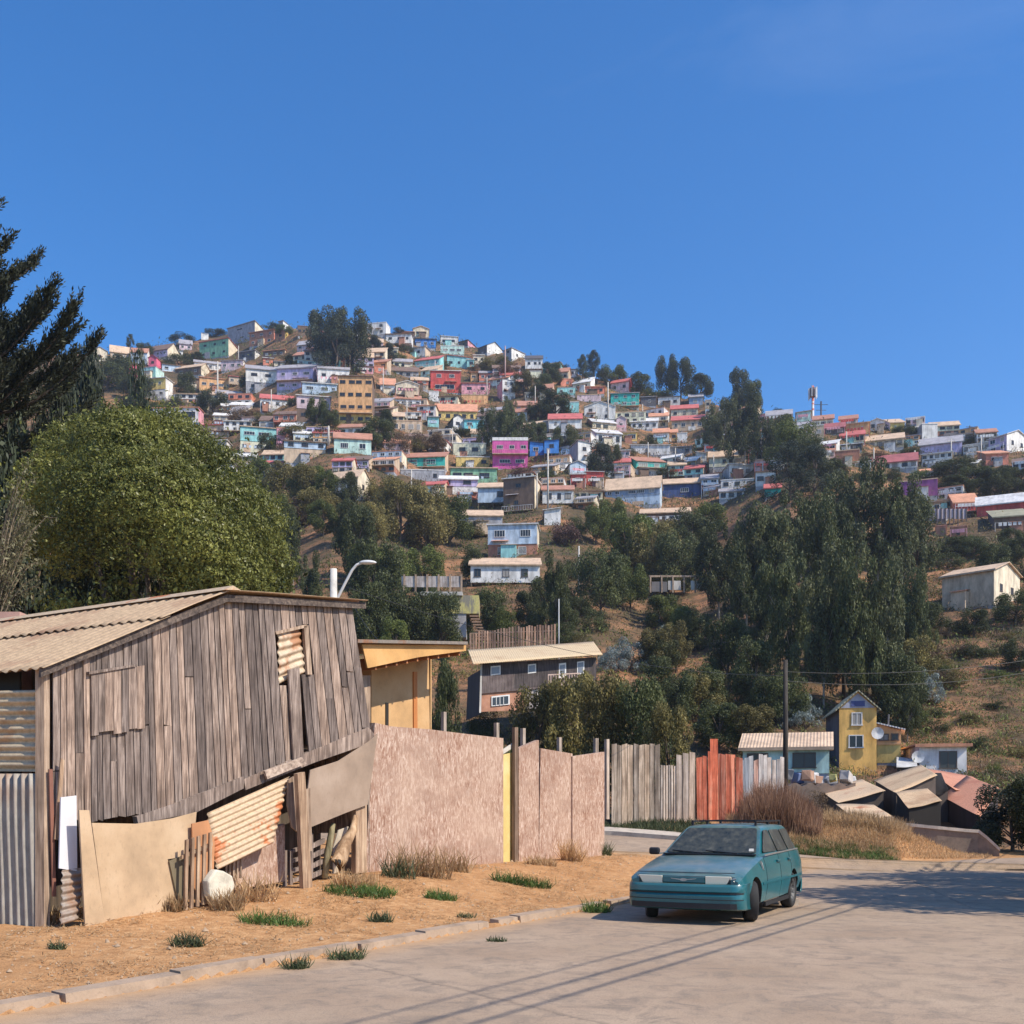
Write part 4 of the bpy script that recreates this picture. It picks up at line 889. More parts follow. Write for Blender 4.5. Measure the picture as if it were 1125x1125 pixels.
def near_phrase(px, row):
    best = None
    for x0, x1, y0, y1, short, o, D in NAMED:
        cx, cy = (x0+x1)/2, (y0+y1)/2; d = math.hypot(px-cx, (row-cy)*1.3)
        if best is None or d < best[0]: best = (d, cx, cy, short, x1-x0)
    out = []
    for x0, x1, y0, y1, short, o, D in sorted(NAMED, key=lambda h: math.hypot(px-(h[0]+h[1])/2, (row-(h[2]+h[3])/2)*1.3))[:5]:
        cx, cy = (x0+x1)/2, (y0+y1)/2; dx, dy = px-cx, row-cy
        if abs(dx) > abs(dy)*1.2: rel = 'right of' if dx > 0 else 'left of'
        else: rel = 'below' if dy > 0 else 'above'
        out.append(f'{rel} the {short}')
    return out
def plant(px, base, top, wpx, kind, col, label=None, D=None, group=None, name=None, ymin=46):
    given = D is not None
    if D is None: D = find(px, base, ymin)
    p = at(px, D); p.z = float(ground_z(p.x, p.y)) - .1
    h = at(px, D, top).z - p.z if given else (base-top)/F*D; wd = wpx/F*D
    me, tm = lib(kind, col, tr.randrange(3))
    o = thing(name or KN[kind], None, {'euc': 'tree', 'pine': 'tree', 'broad': 'tree', 'shrub': 'shrub', 'silver': 'shrub'}[kind], p, tr.uniform(0, 6.28))
    o.scale = (wd, wd, h)
    c = link('crown' if kind in ('broad', 'euc', 'pine') else 'foliage', me, None, o); t = link('trunk' if kind in ('broad', 'euc', 'pine') else 'stem', tm, None, o)
    if not label:
        kd = {'euc': 'ragged eucalyptus', 'pine': 'dark pine', 'broad': 'leafy tree', 'shrub': 'low shrub', 'silver': 'silvery shrub'}[kind]
        cd = {'dark': 'dark green', 'pine': 'blackish', 'green': 'green', 'euc': 'grey green', 'olive': 'olive', 'silver': 'pale', 'brown': 'dry brown', 'lush': 'bright green', 'maroon': 'reddish brown'}[col]
        sz = 'tall' if h > 8 else 'small' if h < 3 else 'mid sized'
        for ph in near_phrase(px, (base+top)/2):
            for adj in (sz, {'tall': 'big', 'small': 'little', 'mid sized': 'bushy'}[sz], 'round topped', 'uneven', 'spreading'):
                cand = f'{adj} {cd} {kd} {ph}'
                if cand not in _used: label = cand; break
            if label: break
        if not label: label = cand
    _used.add(label); o['label'] = label
    if group: o['group'] = group
    return o
G1 = 'trees along the crest'; G2 = 'trees between the houses'; G3 = 'trees on the lower slope'; G4 = 'shrubs on the hillside'
# crest
for a in [(356,402,340,46,'broad','pine','tall blackish crest tree, left half of the big pair'), (384,408,337,44,'broad','dark','big dark green crest tree beside the white two storey house'), (370,412,350,60,'pine','pine','dark pine forming the foot of the big crest tree'),
  (143,388,368,14,'pine','dark','small pointed conifer on the skyline at the west end'), (200,374,364,30,'shrub','dark',None), (238,368,362,34,'shrub','dark',None), (300,358,351,26,'shrub','green',None), (312,372,358,20,'broad','green',None),
  (438,364,357,16,'shrub','dark',None), (652,424,387,30,'pine','pine','blackish pine group on the skyline over the coral orange house'), (640,426,392,22,'pine','pine',None), (672,424,402,34,'broad','green',None),
  (732,432,388,26,'broad','pine','tall blackish tree standing alone above the ridge'), (748,436,396,34,'broad','dark',None), (770,440,412,32,'broad','dark',None), (703,436,412,30,'broad','dark',None), (720,440,424,40,'shrub','green',None),
  (812,455,407,28,'broad','pine','dark round crowned tree on the ridge above the eucalyptus grove'), (828,458,420,26,'broad','dark',None), (855,450,440,16,'shrub','pine',None), (606,424,398,28,'broad','dark',None), (596,436,412,30,'broad','dark',None), (618,410,400,26,'shrub','pine',None),
  (1078,486,474,40,'shrub','dark',None), (1055,520,505,50,'broad','dark',None), (160,392,378,20,'broad','dark',None)]:
    plant(*a[:6], label=a[6], group=G1)
# among the houses
for a in [(230,384,372,18,'shrub','dark'), (197,402,388,36,'shrub','dark'), (183,404,394,24,'shrub','dark'), (215,398,388,20,'broad','dark'), (130,420,392,40,'broad','dark'), (150,440,412,36,'broad','dark'), (118,430,400,44,'broad','dark'),
  (204,440,410,26,'broad','dark'), (195,446,430,24,'shrub','dark'), (150,462,440,50,'broad','dark'), (178,452,438,30,'shrub','green'), (233,460,430,36,'broad','dark'), (250,466,440,40,'shrub','brown'), (272,466,444,44,'shrub','brown'), (292,464,448,36,'shrub','olive'),
  (270,430,410,16,'broad','dark'), (322,412,396,18,'broad','olive'), (318,398,386,22,'shrub','dark'), (222,500,470,24,'broad','maroon'), (296,500,476,24,'broad','dark'), (309,506,486,20,'shrub','brown'), (348,466,436,24,'broad','green'), (362,470,450,24,'broad','dark'), (330,482,466,50,'shrub','olive'), (360,484,468,50,'shrub','dark'), (322,446,432,18,'shrub','dark'),
  (395,474,458,30,'shrub','brown'), (412,496,462,44,'broad','dark'), (424,478,450,22,'broad','dark'), (440,500,470,30,'shrub','brown'), (470,500,476,44,'broad','brown'), (455,496,478,32,'shrub','olive'), (424,398,378,24,'broad','pine'), (405,388,370,30,'broad','pine'), (398,402,388,30,'shrub','dark'),
  (474,402,388,30,'shrub','dark'), (485,406,396,24,'shrub','green'), (462,400,390,20,'shrub','olive'), (440,398,386,20,'shrub','green'), (545,412,394,40,'broad','olive'), (560,420,400,38,'broad','brown'), (530,410,396,30,'shrub','brown'), (575,436,410,30,'broad','olive'), (592,440,424,30,'broad','dark'), (610,462,430,40,'broad','dark'), (590,462,442,26,'broad','dark'),
  (552,500,440,34,'euc','dark'), (535,496,448,34,'euc','dark'), (572,500,446,34,'euc','dark'), (590,492,462,28,'broad','dark'), (560,470,438,20,'euc','euc'), (620,500,468,30,'broad','euc'), (632,490,472,24,'shrub','green'), (508,446,436,14,'shrub','dark'), (500,484,470,50,'shrub','dark'), (466,448,430,14,'shrub','dark'),
  (660,526,484,34,'broad','pine'), (672,512,488,22,'broad','dark'), (650,516,500,20,'shrub','dark'), (690,500,488,22,'shrub','dark'), (712,492,480,24,'shrub','dark'), (740,500,490,30,'shrub','dark'), (748,520,500,36,'shrub','maroon'), (735,526,508,30,'shrub','dark'), (770,524,506,36,'shrub','brown'), (690,540,526,20,'shrub','green'),
  (780,500,448,34,'euc','dark'), (796,508,436,44,'euc','euc'), (818,512,432,50,'euc','dark'), (838,516,446,40,'euc','dark'), (806,470,430,30,'euc','dark'), (872,520,462,56,'broad','green'), (858,500,456,36,'broad','dark'), (890,520,478,40,'broad','dark'),
  (868,550,488,60,'pine','pine'), (895,545,492,56,'pine','pine'), (912,540,506,40,'broad','dark'), (600,526,510,26,'shrub','dark'), (572,530,512,40,'shrub','maroon'), (590,548,526,18,'shrub','dark'), (620,600,560,36,'shrub','maroon'), (632,588,566,26,'shrub','dark'),
  (995,482,468,30,'broad','dark'), (985,494,480,30,'shrub','dark'), (1000,500,488,30,'shrub','dark'), (960,506,492,36,'shrub','brown'), (990,512,496,40,'shrub','brown'), (1050,528,508,50,'broad','dark'), (1070,540,512,50,'broad','dark'), (1095,546,514,46,'broad','dark'), (1118,540,516,44,'broad','dark'), (1048,545,526,50,'broad','dark'), (1010,526,514,30,'shrub','lush'), (1030,520,508,24,'shrub','dark')]:
    plant(*a[:6], group=G2)
# lower slope
for a in [(285,545,500,40,'broad','green'), (310,555,508,44,'broad','olive'), (335,560,515,40,'broad','olive'), (360,556,520,34,'broad','green'), (300,590,540,50,'broad','olive'), (330,580,548,40,'broad','brown'), (270,540,520,30,'broad','dark'), (383,560,520,26,'broad','dark'),
  (322,650,560,40,'euc','dark'), (340,700,610,40,'euc','dark'), (390,640,560,50,'broad','dark'), (412,680,590,60,'broad','dark'), (440,600,530,60,'broad','olive'), (470,610,535,60,'broad','olive'), (495,600,545,56,'broad','green'), (425,560,524,50,'broad','olive'), (520,590,560,36,'shrub','olive'), (450,570,530,60,'broad','olive'),
  (385,600,566,34,'broad','dark'), (430,660,600,50,'broad','green'), (405,720,640,60,'broad','dark'), (450,720,645,56,'broad','dark'), (485,725,650,50,'broad','dark'), (470,690,640,40,'broad','dark'), (540,700,650,44,'broad','dark'), (556,712,668,36,'broad','green'), (520,640,600,30,'broad','dark'), (500,680,668,30,'shrub','olive'),
  (610,700,610,44,'euc','dark'), (600,680,630,40,'broad','dark'), (580,690,650,36,'broad','dark'), (625,640,610,30,'shrub','dark'), (660,680,600,56,'broad','dark'), (675,660,610,50,'broad','green'), (690,640,565,60,'broad','green'), (715,650,572,60,'broad','olive'), (740,660,585,60,'broad','dark'), (700,600,568,50,'broad','green'), (655,600,555,36,'broad','green'), (672,580,548,34,'broad','green'), (730,590,562,40,'shrub','olive'), (760,620,560,60,'broad','dark'), (775,600,556,50,'broad','green'), (655,650,640,30,'shrub','lush'),
  (745,690,640,40,'shrub','dark'), (790,680,570,70,'euc','dark'), (820,700,560,76,'euc','dark'), (850,690,545,80,'euc','euc'), (880,640,535,76,'euc','dark'), (910,680,530,80,'euc','dark'), (940,640,508,80,'euc','euc'), (965,650,515,76,'euc','dark'), (990,660,530,70,'euc','euc'), (1008,640,545,44,'broad','dark'),
  (870,760,600,70,'euc','dark'), (905,780,610,80,'euc','euc'), (945,790,600,80,'euc','dark'), (975,790,620,76,'euc','euc'), (1000,740,600,50,'euc','dark'), (840,740,640,60,'euc','dark'), (800,760,680,60,'broad','dark'), (760,720,670,50,'broad','dark'), (830,780,700,60,'broad','dark'), (985,800,720,60,'broad','dark'), (930,750,660,50,'euc','dark'),
  (770,790,730,60,'broad','dark'), (745,800,740,50,'broad','dark'), (720,780,720,50,'broad','dark'), (860,800,740,60,'broad','dark'), (790,830,770,60,'broad','dark'), (830,830,775,60,'broad','olive'), (1090,640,596,40,'broad','dark'), (1118,620,590,40,'broad','dark'), (1100,650,618,40,'shrub','dark'), (1116,690,650,50,'broad','dark'), (1070,700,668,40,'broad','dark'), (1120,740,700,40,'broad','dark'), (1042,625,605,36,'shrub','dark'),
  (1020,700,660,40,'broad','dark'), (1010,760,700,50,'broad','olive'), (1030,740,716,40,'shrub','olive'), (1056,720,700,30,'shrub','brown'), (1000,800,760,40,'shrub','green'), (940,830,790,30,'broad','green'), (590,690,674,30,'shrub','dark'), (640,720,690,30,'shrub','olive')]:
    plant(*a[:6], group=G3)
for a in [(690,740,692,50,'silver','silver','large silvery grey bush behind the long timber house roof'), (722,735,682,44,'silver','silver','tall silvery grey bush in front of the dark slope'), (672,740,704,40,'silver','silver','smaller silvery bush right against the tan roof'), (884,800,755,44,'silver','silver','silvery bush left of the yellow ochre house'), (868,800,770,34,'silver','silver','low silvery bush behind the small fence house'),
  (1018,775,725,44,'silver','silver','silvery bush on the bare slope right of the grove'), (1000,770,735,34,'silver','silver','small silvery bush at the foot of the eucalyptus grove')]:
    plant(*a[:6], label=a[6], group='silvery shrubs')
# olive and willow like trees in front of the long timber house
for a in [(590,830,755,70,'broad','olive','leafy olive tree covering the left end of the timber house yard',62), (628,830,742,80,'broad','olive','wide olive tree in front of the iron balcony',60), (668,835,745,80,'broad','olive','olive tree with drooping twigs over the grey fence',56), (705,845,750,70,'broad','dark','dark leafy tree behind the grey fence boards',54),
  (735,850,775,60,'broad','olive','olive tree spilling over the slatted fence',50), (492,800,722,40,'broad','dark','dark tree between the plywood house and the timber house',60), (560,820,785,60,'shrub','green','green bush behind the yellow panel',50), (520,815,790,50,'shrub','dark','dark bush behind the tall fence pegs',48), (775,850,800,50,'shrub','olive','olive bush behind the red boards',48)]:
    plant(*a[:6], label=a[6], D=a[7])
# thick growth between the trees already placed, tree by tree
fillr = random.Random(31)
def fill(poly, n, kinds, hpx, wpx, ymin=46):
    xs = [p[0] for p in poly]; ys_ = [p[1] for p in poly]; k = 0; tries = 0
    while k < n and tries < n*40:
        tries += 1; x, y = fillr.uniform(min(xs), max(xs)), fillr.uniform(min(ys_), max(ys_)); c = False
        for (x0, y0), (x1, y1) in zip(poly, poly[1:]+poly[:1]):
            if (y0 > y) != (y1 > y) and x < (x1-x0)*(y-y0)/(y1-y0)+x0: c = not c
        if not c: continue
        h = fillr.uniform(*hpx)
        if any(hx0-4 < x < hx1+4 and hy0-6 < y-h*.0 < hy1+h*.8 for hx0, hx1, hy0, hy1, *_ in HOUSES): continue
        if any(hx0-3 < x < hx1+3 and hy0-2 < y < hy1+2 for hx0, hx1, hy0, hy1, *_ in HOUSES): continue
        kd, cl = fillr.choice(kinds); plant(x, y, y-h, fillr.uniform(*wpx)*(1 if kd != 'euc' else .8), kd, cl, group=G3); k += 1
BD, BG, BO, ED, EE, SG, SO, SD = ('broad', 'dark'), ('broad', 'green'), ('broad', 'olive'), ('euc', 'dark'), ('euc', 'euc'), ('shrub', 'green'), ('shrub', 'olive'), ('shrub', 'dark')
fill([(640, 620), (700, 560), (860, 590), (880, 700), (660, 700)], 7, [BO, BG, BO, ED], (34, 60), (36, 56))
fill([(680, 720), (880, 690), (900, 850), (700, 850)], 12, [BD, BO, BG, SO], (34, 60), (36, 56))
fill([(880, 700), (1000, 700), (1010, 830), (960, 840), (900, 760)], 14, [BD, ED, BG], (40, 70), (40, 56))
fill([(255, 540), (420, 555), (440, 590), (400, 620), (345, 600), (300, 640), (260, 600)], 10, [BD, BO, BG], (30, 52), (34, 50))
fill([(395, 640), (500, 655), (520, 740), (380, 740)], 12, [BD, BG, BD], (34, 56), (36, 52))
fill([(500, 690), (640, 650), (670, 700), (600, 720)], 8, [BD, SD], (24, 40), (26, 40))
fill([(150, 455), (300, 440), (350, 480), (250, 510)], 12, [SD, SO, BD], (12, 22), (22, 34))
fill([(400, 440), (620, 430), (640, 520), (400, 510)], 8, [SD, SG, BD], (10, 20), (20, 32))
fill([(640, 470), (860, 470), (860, 540), (640, 545)], 8, [SD, SG, BD], (9, 18), (20, 32))
fill([(900, 490), (1125, 500), (1125, 550), (900, 530)], 12, [SD, BD], (10, 20), (24, 36))
fill([(110, 400), (330, 376), (500, 384), (620, 420), (400, 420), (200, 430)], 18, [SD, SG], (7, 14), (18, 30))
fill([(1000, 590), (1125, 600), (1125, 640), (1010, 640)], 8, [SD, BD], (16, 30), (28, 40))
fill([(1005, 690), (1125, 700), (1125, 860), (1060, 850), (1010, 800)], 26, [SD, SO, ('shrub', 'brown'), SG], (10, 24), (18, 40))
fill([(500, 800), (690, 760), (700, 870), (500, 880)], 14, [BD, BO, SD], (30, 50), (36, 50))
# undergrowth: one mass of low scrub and one of dry grass over the hillside
def cover(name, n, colA, size, hgt, seed, accept, up=1.5, asp=.3, per=14, ylim=(52, 420), spread=.9):
    g = np.random.default_rng(seed); D = ylim[0]*np.exp(g.random(n)*math.log(ylim[1]/ylim[0])); px = g.uniform(-60, 1190, n)
    X = (px-CX)/F*D; keep = accept(px, D, X, g); X, D = X[keep], D[keep]
    Z = gz(X, D); s = size*(D/130.)**.75*g.uniform(.5, 1.5, len(X))
    P = np.repeat(np.stack([X, D, Z], 1), per, 0); S = np.repeat(s, per)
    off = g.normal(size=P.shape)*S[:, None]*spread; off[:, 2] = np.abs(off[:, 2])*hgt
    P = P + off
    Nn = g.normal(size=P.shape); V, Q = leaves(P, Nn, 1.0, g, 0, asp, up=up)
    V = V.reshape(-1, 4, 3); c = P[:, None, :]; V = c + (V-c)*(S*.55)[:, None, None]
    return tag(link(name, npmesh(name, V.reshape(-1, 3), Q, colA)), kind='stuff')
pn = lambda X, D: vnoise(X*.06+3, D*.05) + .5*vnoise(X*.2, D*.17)
cover('scrub', 26000, LM_['green'], .55, .8, 5, lambda px, D, X, g: (pn(X, D) > -.12) & (D > 60))
cover('undergrowth', 15000, LM_['olive'], .5, .8, 6, lambda px, D, X, g: (pn(X+40, D) > .15) & (D > 60))
def right_slope(px, D, X, g): return (px > 985) & (D > 66) & (D < 150) & (vnoise(X*.5, D*.4) + .6*vnoise(X*1.3, D) > -.1)
cover('brushwood', 60000, LM_['brown'], .34, .7, 8, right_slope, up=1.0, asp=.16, per=16, ylim=(66, 150))
cover('scrub', 40000, LM_['dark'], .36, .8, 9, lambda px, D, X, g: (px > 985) & (vnoise(X*.35+2, D*.3) > .25), up=1.0, asp=.35, per=16, ylim=(66, 150))
cover('rubble', 30000, concmat((.5, .4, .3), 'rubble'), .16, .4, 10, lambda px, D, X, g: (px > 650) & (vnoise(X*.8+5, D*.7) > .45), up=.2, asp=.9, per=3, ylim=(60, 150))
cover('dry_grass', 20000, LM_['brown'], .5, .9, 7, lambda px, D, X, g: (pn(X, D) < .25), up=3, asp=.2)
# ---------------------------------------------------------------- helpers for the street front (planes parallel to the kerb)
OLD = boardmat((.21, .165, .14), (.40, .33, .285), 'weathered_grey_boards', 30, bmp=.9)
OLD2 = boardmat((.34, .25, .18), (.5, .39, .29), 'weathered_brown_boards', 22)
TIMB = boardmat((.38, .26, .17), (.55, .42, .29), 'sawn_timber', 18); OSB = boardmat((.50, .33, .18), (.66, .47, .28), 'plywood_sheet', 9)
ZINC = rustmat((.36, .33, .28), (.25, .12, .06), .52, .7, 1.3, .0, (1, 1, .3))
ZINC_T = rustmat((.52, .42, .28), (.34, .18, .09), .55, .72, 1.5, .15)
RUSTY = rustmat((.60, .44, .28), (.50, .17, .06), .555, .60, 1.1, .0)
DARK = paint((.03, .025, .02), .9, .2)
def lerp(a, b, t): return a + (b-a)*t
def ip(x, xs, ys): return float(np.interp(x, xs, ys))
def panel(mb, pts, d, th=.03, mi=0, lean=0):
    """flat board cut to an outline, d metres left of the kerb (front face), th thick"""
    q = [FP(px, row, d) for px, row in pts]
    if lean:
        zb = min(p.z for p in q); q = [p - NS*lean*0 + NS*lean*(p.z-zb) for p in q]
    mb.prism(q, NS*th); return mb
def sheet(c00, c10, c11, c01, ribs, amp=.012, along='v', n2=10, wob=.0, seed=0, per=7):
    """corrugated sheet between four corners; ribs run from the 0 edge to the 1 edge when along='v'"""
    g = random.Random(seed); mb = MB(); c00, c10, c11, c01 = map(Vector, (c00, c10, c11, c01))
    nrm = (c10-c00).cross(c01-c00).normalized(); nu = ribs*per; vs = []
    ph = [g.uniform(0, 6) for _ in range(4)]
    for j in range(n2+1):
        v = j/n2
        for i in range(nu+1):
            u = i/nu
            if along == 'v': p = c00.lerp(c10, u).lerp(c01.lerp(c11, u), v)
            else: p = c00.lerp(c01, u).lerp(c10.lerp(c11, u), v)
            o = math.sin(u*ribs*2*math.pi)*amp + wob*(math.sin(u*3+ph[0])*math.sin(v*4+ph[1]) + .5*math.sin(u*9+ph[2])*math.sin(v*7+ph[3]))
            vs.append(p + nrm*o)
    fs = [(j*(nu+1)+i, j*(nu+1)+i+1, (j+1)*(nu+1)+i+1, (j+1)*(nu+1)+i) for j in range(n2) for i in range(nu)]
    return mb.add(vs, fs)
def solid(o, th=.003):
    s = o.modifiers.new('thickness', 'SOLIDIFY'); s.thickness = th; return o

# ---------------------------------------------------------------- the barn
DB_ = 4.05
barn = thing('barn', 'large leaning barn of weathered grey vertical boards under a rusty corrugated roof', 'barn', (0, 0, 0))
rt_x = [57, 245, 392]; rt_y = [731, 659, 666]           # under the roof edge
bt_x = [57, 100, 183, 265, 340, 408]; bt_y = [897, 903, 890, 858, 829, 798]
g = random.Random(42); mb = MB(); n = 42
xt = [58]; xb = [58]
for i in range(n): 
    w_ = g.uniform(.75, 1.3); xt.append(xt[-1]+w_); xb.append(xb[-1]+w_*g.uniform(.97, 1.03))
kt = (387-58)/(xt[-1]-58); kb = (407-58)/(xb[-1]-58)
xt = [58+(x-58)*kt for x in xt]; xb = [58+(x-58)*kb for x in xb]
def board(mb, a0, a1, b0, b1, ya, yb, d):
    """a: columns at the top edge, b: at the bottom edge"""
    h = .45
    q = [FP(b0+h, yb+g.uniform(-1.5, 1.5), d), FP(b1-h, yb+g.uniform(-1.5, 1.5), d), FP(a1-h, ya, d), FP(a0+h, ya, d)]
    mb.prism(q, NS*.022)
def xat(i, y):                                            # column of seam i at row y
    yt_ = ip(xt[i], rt_x, rt_y); yb_ = ip(xb[i], bt_x, bt_y); t = (y-yt_)/(yb_-yt_); return xt[i] + (xb[i]-xt[i])*t
for i in range(n):
    d = DB_ + g.uniform(-.012, .012)
    ya = ip((xt[i]+xt[i+1])/2, rt_x, rt_y); yb_ = ip((xb[i]+xb[i+1])/2, bt_x, bt_y)
    xm = xat(i, 715)
    def piece(y0, y1, e=0):
        board(mb, xat(i, y0), xat(i+1, y0), xat(i, y1), xat(i+1, y1), y0, y1, d+e)
    win_t = ip(xm, [303, 337], [694, 686]); win_b = 741
    if 302 <= xm <= 338:
        piece(ya, win_t)
        if xm > 322: piece(win_b, yb_)
        elif xm > 312: piece(win_b+60, yb_) if False else None
        else: piece(753, yb_)
    elif g.random() < .3:
        ym = ya + (yb_-ya)*g.uniform(.3, .7); piece(ya, ym, .006); piece(ym+.8, yb_, 0)
    else: piece(ya, yb_)
mb.build('wall', OLD, barn)
# the patched square of boards, its shadow line above, and the loose plank by the opening
mb = MB(); xs = [100]
while xs[-1] < 151: xs.append(xs[-1]+g.uniform(7, 10))
for a, b_ in zip(xs[:-1], xs[1:]):
    y0 = ip(a, [100, 150], [740, 732]); y1 = ip(a, [100, 150], [809, 799])+g.uniform(-3, 3)
    panel(mb, [(a+1, y1), (b_+.6, y1-1), (b_, y0-1), (a+.4, y0)], DB_-.045, .025)
mb.build('patch_of_boards', OLD, barn)
panel(MB(), [(98, 741), (150, 732), (150, 729.5), (98, 738)], DB_-.07, .06).build('batten', OLD, barn)
mb = MB(); panel(mb, [(317, 736), (329, 733), (334, 835), (323, 840)], DB_-.06, .03); mb.build('loose_plank', OLD, barn)
mb = MB(); panel(mb, [(303, 694), (337, 686), (338, 689), (304, 697)], DB_-.03, .05); panel(mb, [(334, 688), (339, 687), (343, 741), (338, 741)], DB_-.03, .05); mb.build('window_frame', OLD2, barn)
o = sheet(FP(305, 695, DB_+.03), FP(330, 690, DB_+.03), FP(334, 739, DB_+.03), FP(306, 752, DB_+.03), 6, .02, 'h', 10, .02, 3).build('window_sheet', rustmat((.62, .48, .33), (.4, .2, .1), .5, .6, 2.5, .05), barn, smooth=True); solid(o)
# inner shell: side, back and inner faces so that the openings look into a dark room
def PB_(t, d, z): return Vector((KX+SX*t-SY*d, KY+SY*t+SX*d, z))
def tofp(px): p = FP(px, 0, DB_); return (p.x-KX)*SX + (p.y-KY)*SY
T0, T1 = tofp(57), tofp(397); TR = tofp(245); TE = tofp(392)
ZE, ZR, ZE2 = FP(57, 731, DB_).z, FP(245, 656, DB_).z, FP(392, 663, DB_).z
DEEP = 6.3
mb = MB()
for (ta, tb_, za, zb_) in ((T0+.05, TR, ZE, ZR), (TR, T1-.05, ZR, ZE2)):
    mb.prism([PB_(ta, DB_+DEEP, -.2), PB_(tb_, DB_+DEEP, -.2), PB_(tb_, DB_+DEEP, zb_-.15), PB_(ta, DB_+DEEP, za-.15)], -NS*.03)
mb.prism([PB_(T1-.08, DB_+.1, 1.2), PB_(T1-.08, DB_+DEEP, 1.2), PB_(T1-.2, DB_+DEEP, ZE2-.15), PB_(T1-.3, DB_+.1, ZE2-.15)], -ST*.03)
mb.build('back_wall', OLD, barn)
# left side wall: sheets of iron seen square on
def FQ(px, row, t0):                                       # sight line meets the plane square to the kerb at t0 (the barn's left flank)
    u = (px-CX)/F; Y = (t0 + KX*SX + KY*SY)/(u*SX + SY); return Vector((u*Y, Y, EYE+(HY-row)/F*Y))
def side_pt(d, row_at_corner_z):
    c = PB_(T0-.03, DB_, row_at_corner_z); return Vector((c.x-(d-DB_)*.985, c.y+(d-DB_)*.17, row_at_corner_z))
zt = lambda row: FP(57, row, DB_).z
mb = MB(); mb.prism([side_pt(DB_, -.1), side_pt(DB_+.12, -.1), side_pt(DB_+.12, ZE-.05), side_pt(DB_, ZE-.05)], -ST*.08); mb.build('corner_post', OLD2, barn)
o = sheet(side_pt(DB_+.05, zt(848)), side_pt(DB_+3.2, zt(848)+.05), side_pt(DB_+3.2, zt(760)), side_pt(DB_+.02, zt(758)), 9, .022, 'h', 26, .012, 4).build('upper_sheet', ZINC_T, barn, smooth=True); solid(o)
o = sheet(side_pt(DB_+.08, -.1)-ST*.06, side_pt(DB_+3.2, -.1)-ST*.06, side_pt(DB_+3.2, zt(850))-ST*.06, side_pt(DB_+.12, zt(850))-ST*.06, 30, .026, 'v', 10, .02, 6, 8).build('lower_sheet', ZINC, barn, smooth=True); solid(o)
mb = MB(); mb.prism([side_pt(DB_+1.0, -.1)+ST*.6, side_pt(DB_+DEEP, -.1)+ST*.6, side_pt(DB_+DEEP, ZE)+ST*.6, side_pt(DB_+1.0, ZE)+ST*.6], ST*.03); mb.build('eave_gap_shade', paint((.06, .05, .045)), barn)  # near-black sheet that puts shade into the gap under the eave
# roof: two slopes of corrugated iron with the ridge square to the street
def roof(ta, za, tb_, zb_, d0, d1, ribs, seed, name, m_=None):
    o = sheet(PB_(ta, d0, za), PB_(ta, d1, za), PB_(tb_, d1, zb_), PB_(tb_, d0, zb_), ribs, .018, 'v', 12, .006, seed, 6).build(name, m_, barn, smooth=True); return solid(o, .004)
RFM = rustmat((.50, .35, .21), (.30, .17, .10), .5, .68, .8, .0, (1, 1, 1), .75)
TM = TR-(TR-T0)*.45
kz = lambda t: ZE + (ZR-ZE)*(t-T0)/(TR-T0)
roof(TR-.0, ZR+.09, TM, kz(TM)+.08, DB_-.16, DB_+DEEP+.2, 34, 1, 'roof', RFM)
roof(TM+.18, kz(TM+.18)+.05, T0-.22, kz(T0-.22)+.03, DB_-.14, DB_+DEEP+.2, 34, 2, 'roof', RFM)
roof(TR, ZR+.09, TE+.12, ZE2+.07, DB_-.16, DB_+DEEP+.2, 34, 3, 'roof', RFM)
mb = MB()
for (ta, za, tb_, zb_) in ((T0-.22, kz(T0-.22), TR, ZR), (TR, ZR, TE+.14, ZE2)):
    mb.prism([PB_(ta, DB_-.09, za-.075), PB_(tb_, DB_-.09, zb_-.075), PB_(tb_, DB_-.09, zb_+.03), PB_(ta, DB_-.09, za+.03)], NS*.04)
mb.build('barge_board', boardmat((.1, .08, .07), (.2, .16, .13), 'dark_board', 20, True), barn)
mb = MB(); mb.prism([PB_(TR-.16, DB_-.2, ZR+.06), PB_(TR, DB_-.2, ZR+.15), PB_(TR+.16, DB_-.2, ZR+.11)], NS*(DEEP+.6)); mb.build('ridge_cap', RUSTY, barn)
# tilted ground beam under the boards
mb = MB(); panel(mb, [(150, 897), (186, 885), (268, 853), (268, 866), (215, 893), (152, 905)], DB_-.03, .09); panel(mb, [(268, 856), (405, 799), (411, 806), (408, 816), (345, 838), (270, 868)], DB_-.02, .09); mb.build('ground_beam', OLD, barn)
mb = MB(); panel(mb, [(291, 847), (332, 832), (337, 839), (294, 856)], DB_-.12, .04); mb.build('pale_batten', boardmat((.5, .4, .33), (.68, .58, .48), 'pale_board', 14, True), barn)
# dark space behind the scrap: its shade coloured into a low inner wall of boards
mb = MB(); mb.prism([PB_(T0+.3, DB_+.9, -.1), PB_(T1, DB_+.9, .1), PB_(T1, DB_+.9, 2.4), PB_(T0+.3, DB_+.9, 1.6)], NS*.03); mb.build('underfloor_shade', boardmat((.10, .08, .06), (.2, .15, .11), 'dark_board2', 10), barn)
mb = MB(); mb.prism([PB_(T0+.1, DB_+.05, 1.52), PB_(T1-.1, DB_+.05, 2.72), PB_(T1-.1, DB_+2.5, 2.72), PB_(T0+.1, DB_+2.5, 1.52)], (0, 0, .05)); mb.build('floor', OLD2, barn)

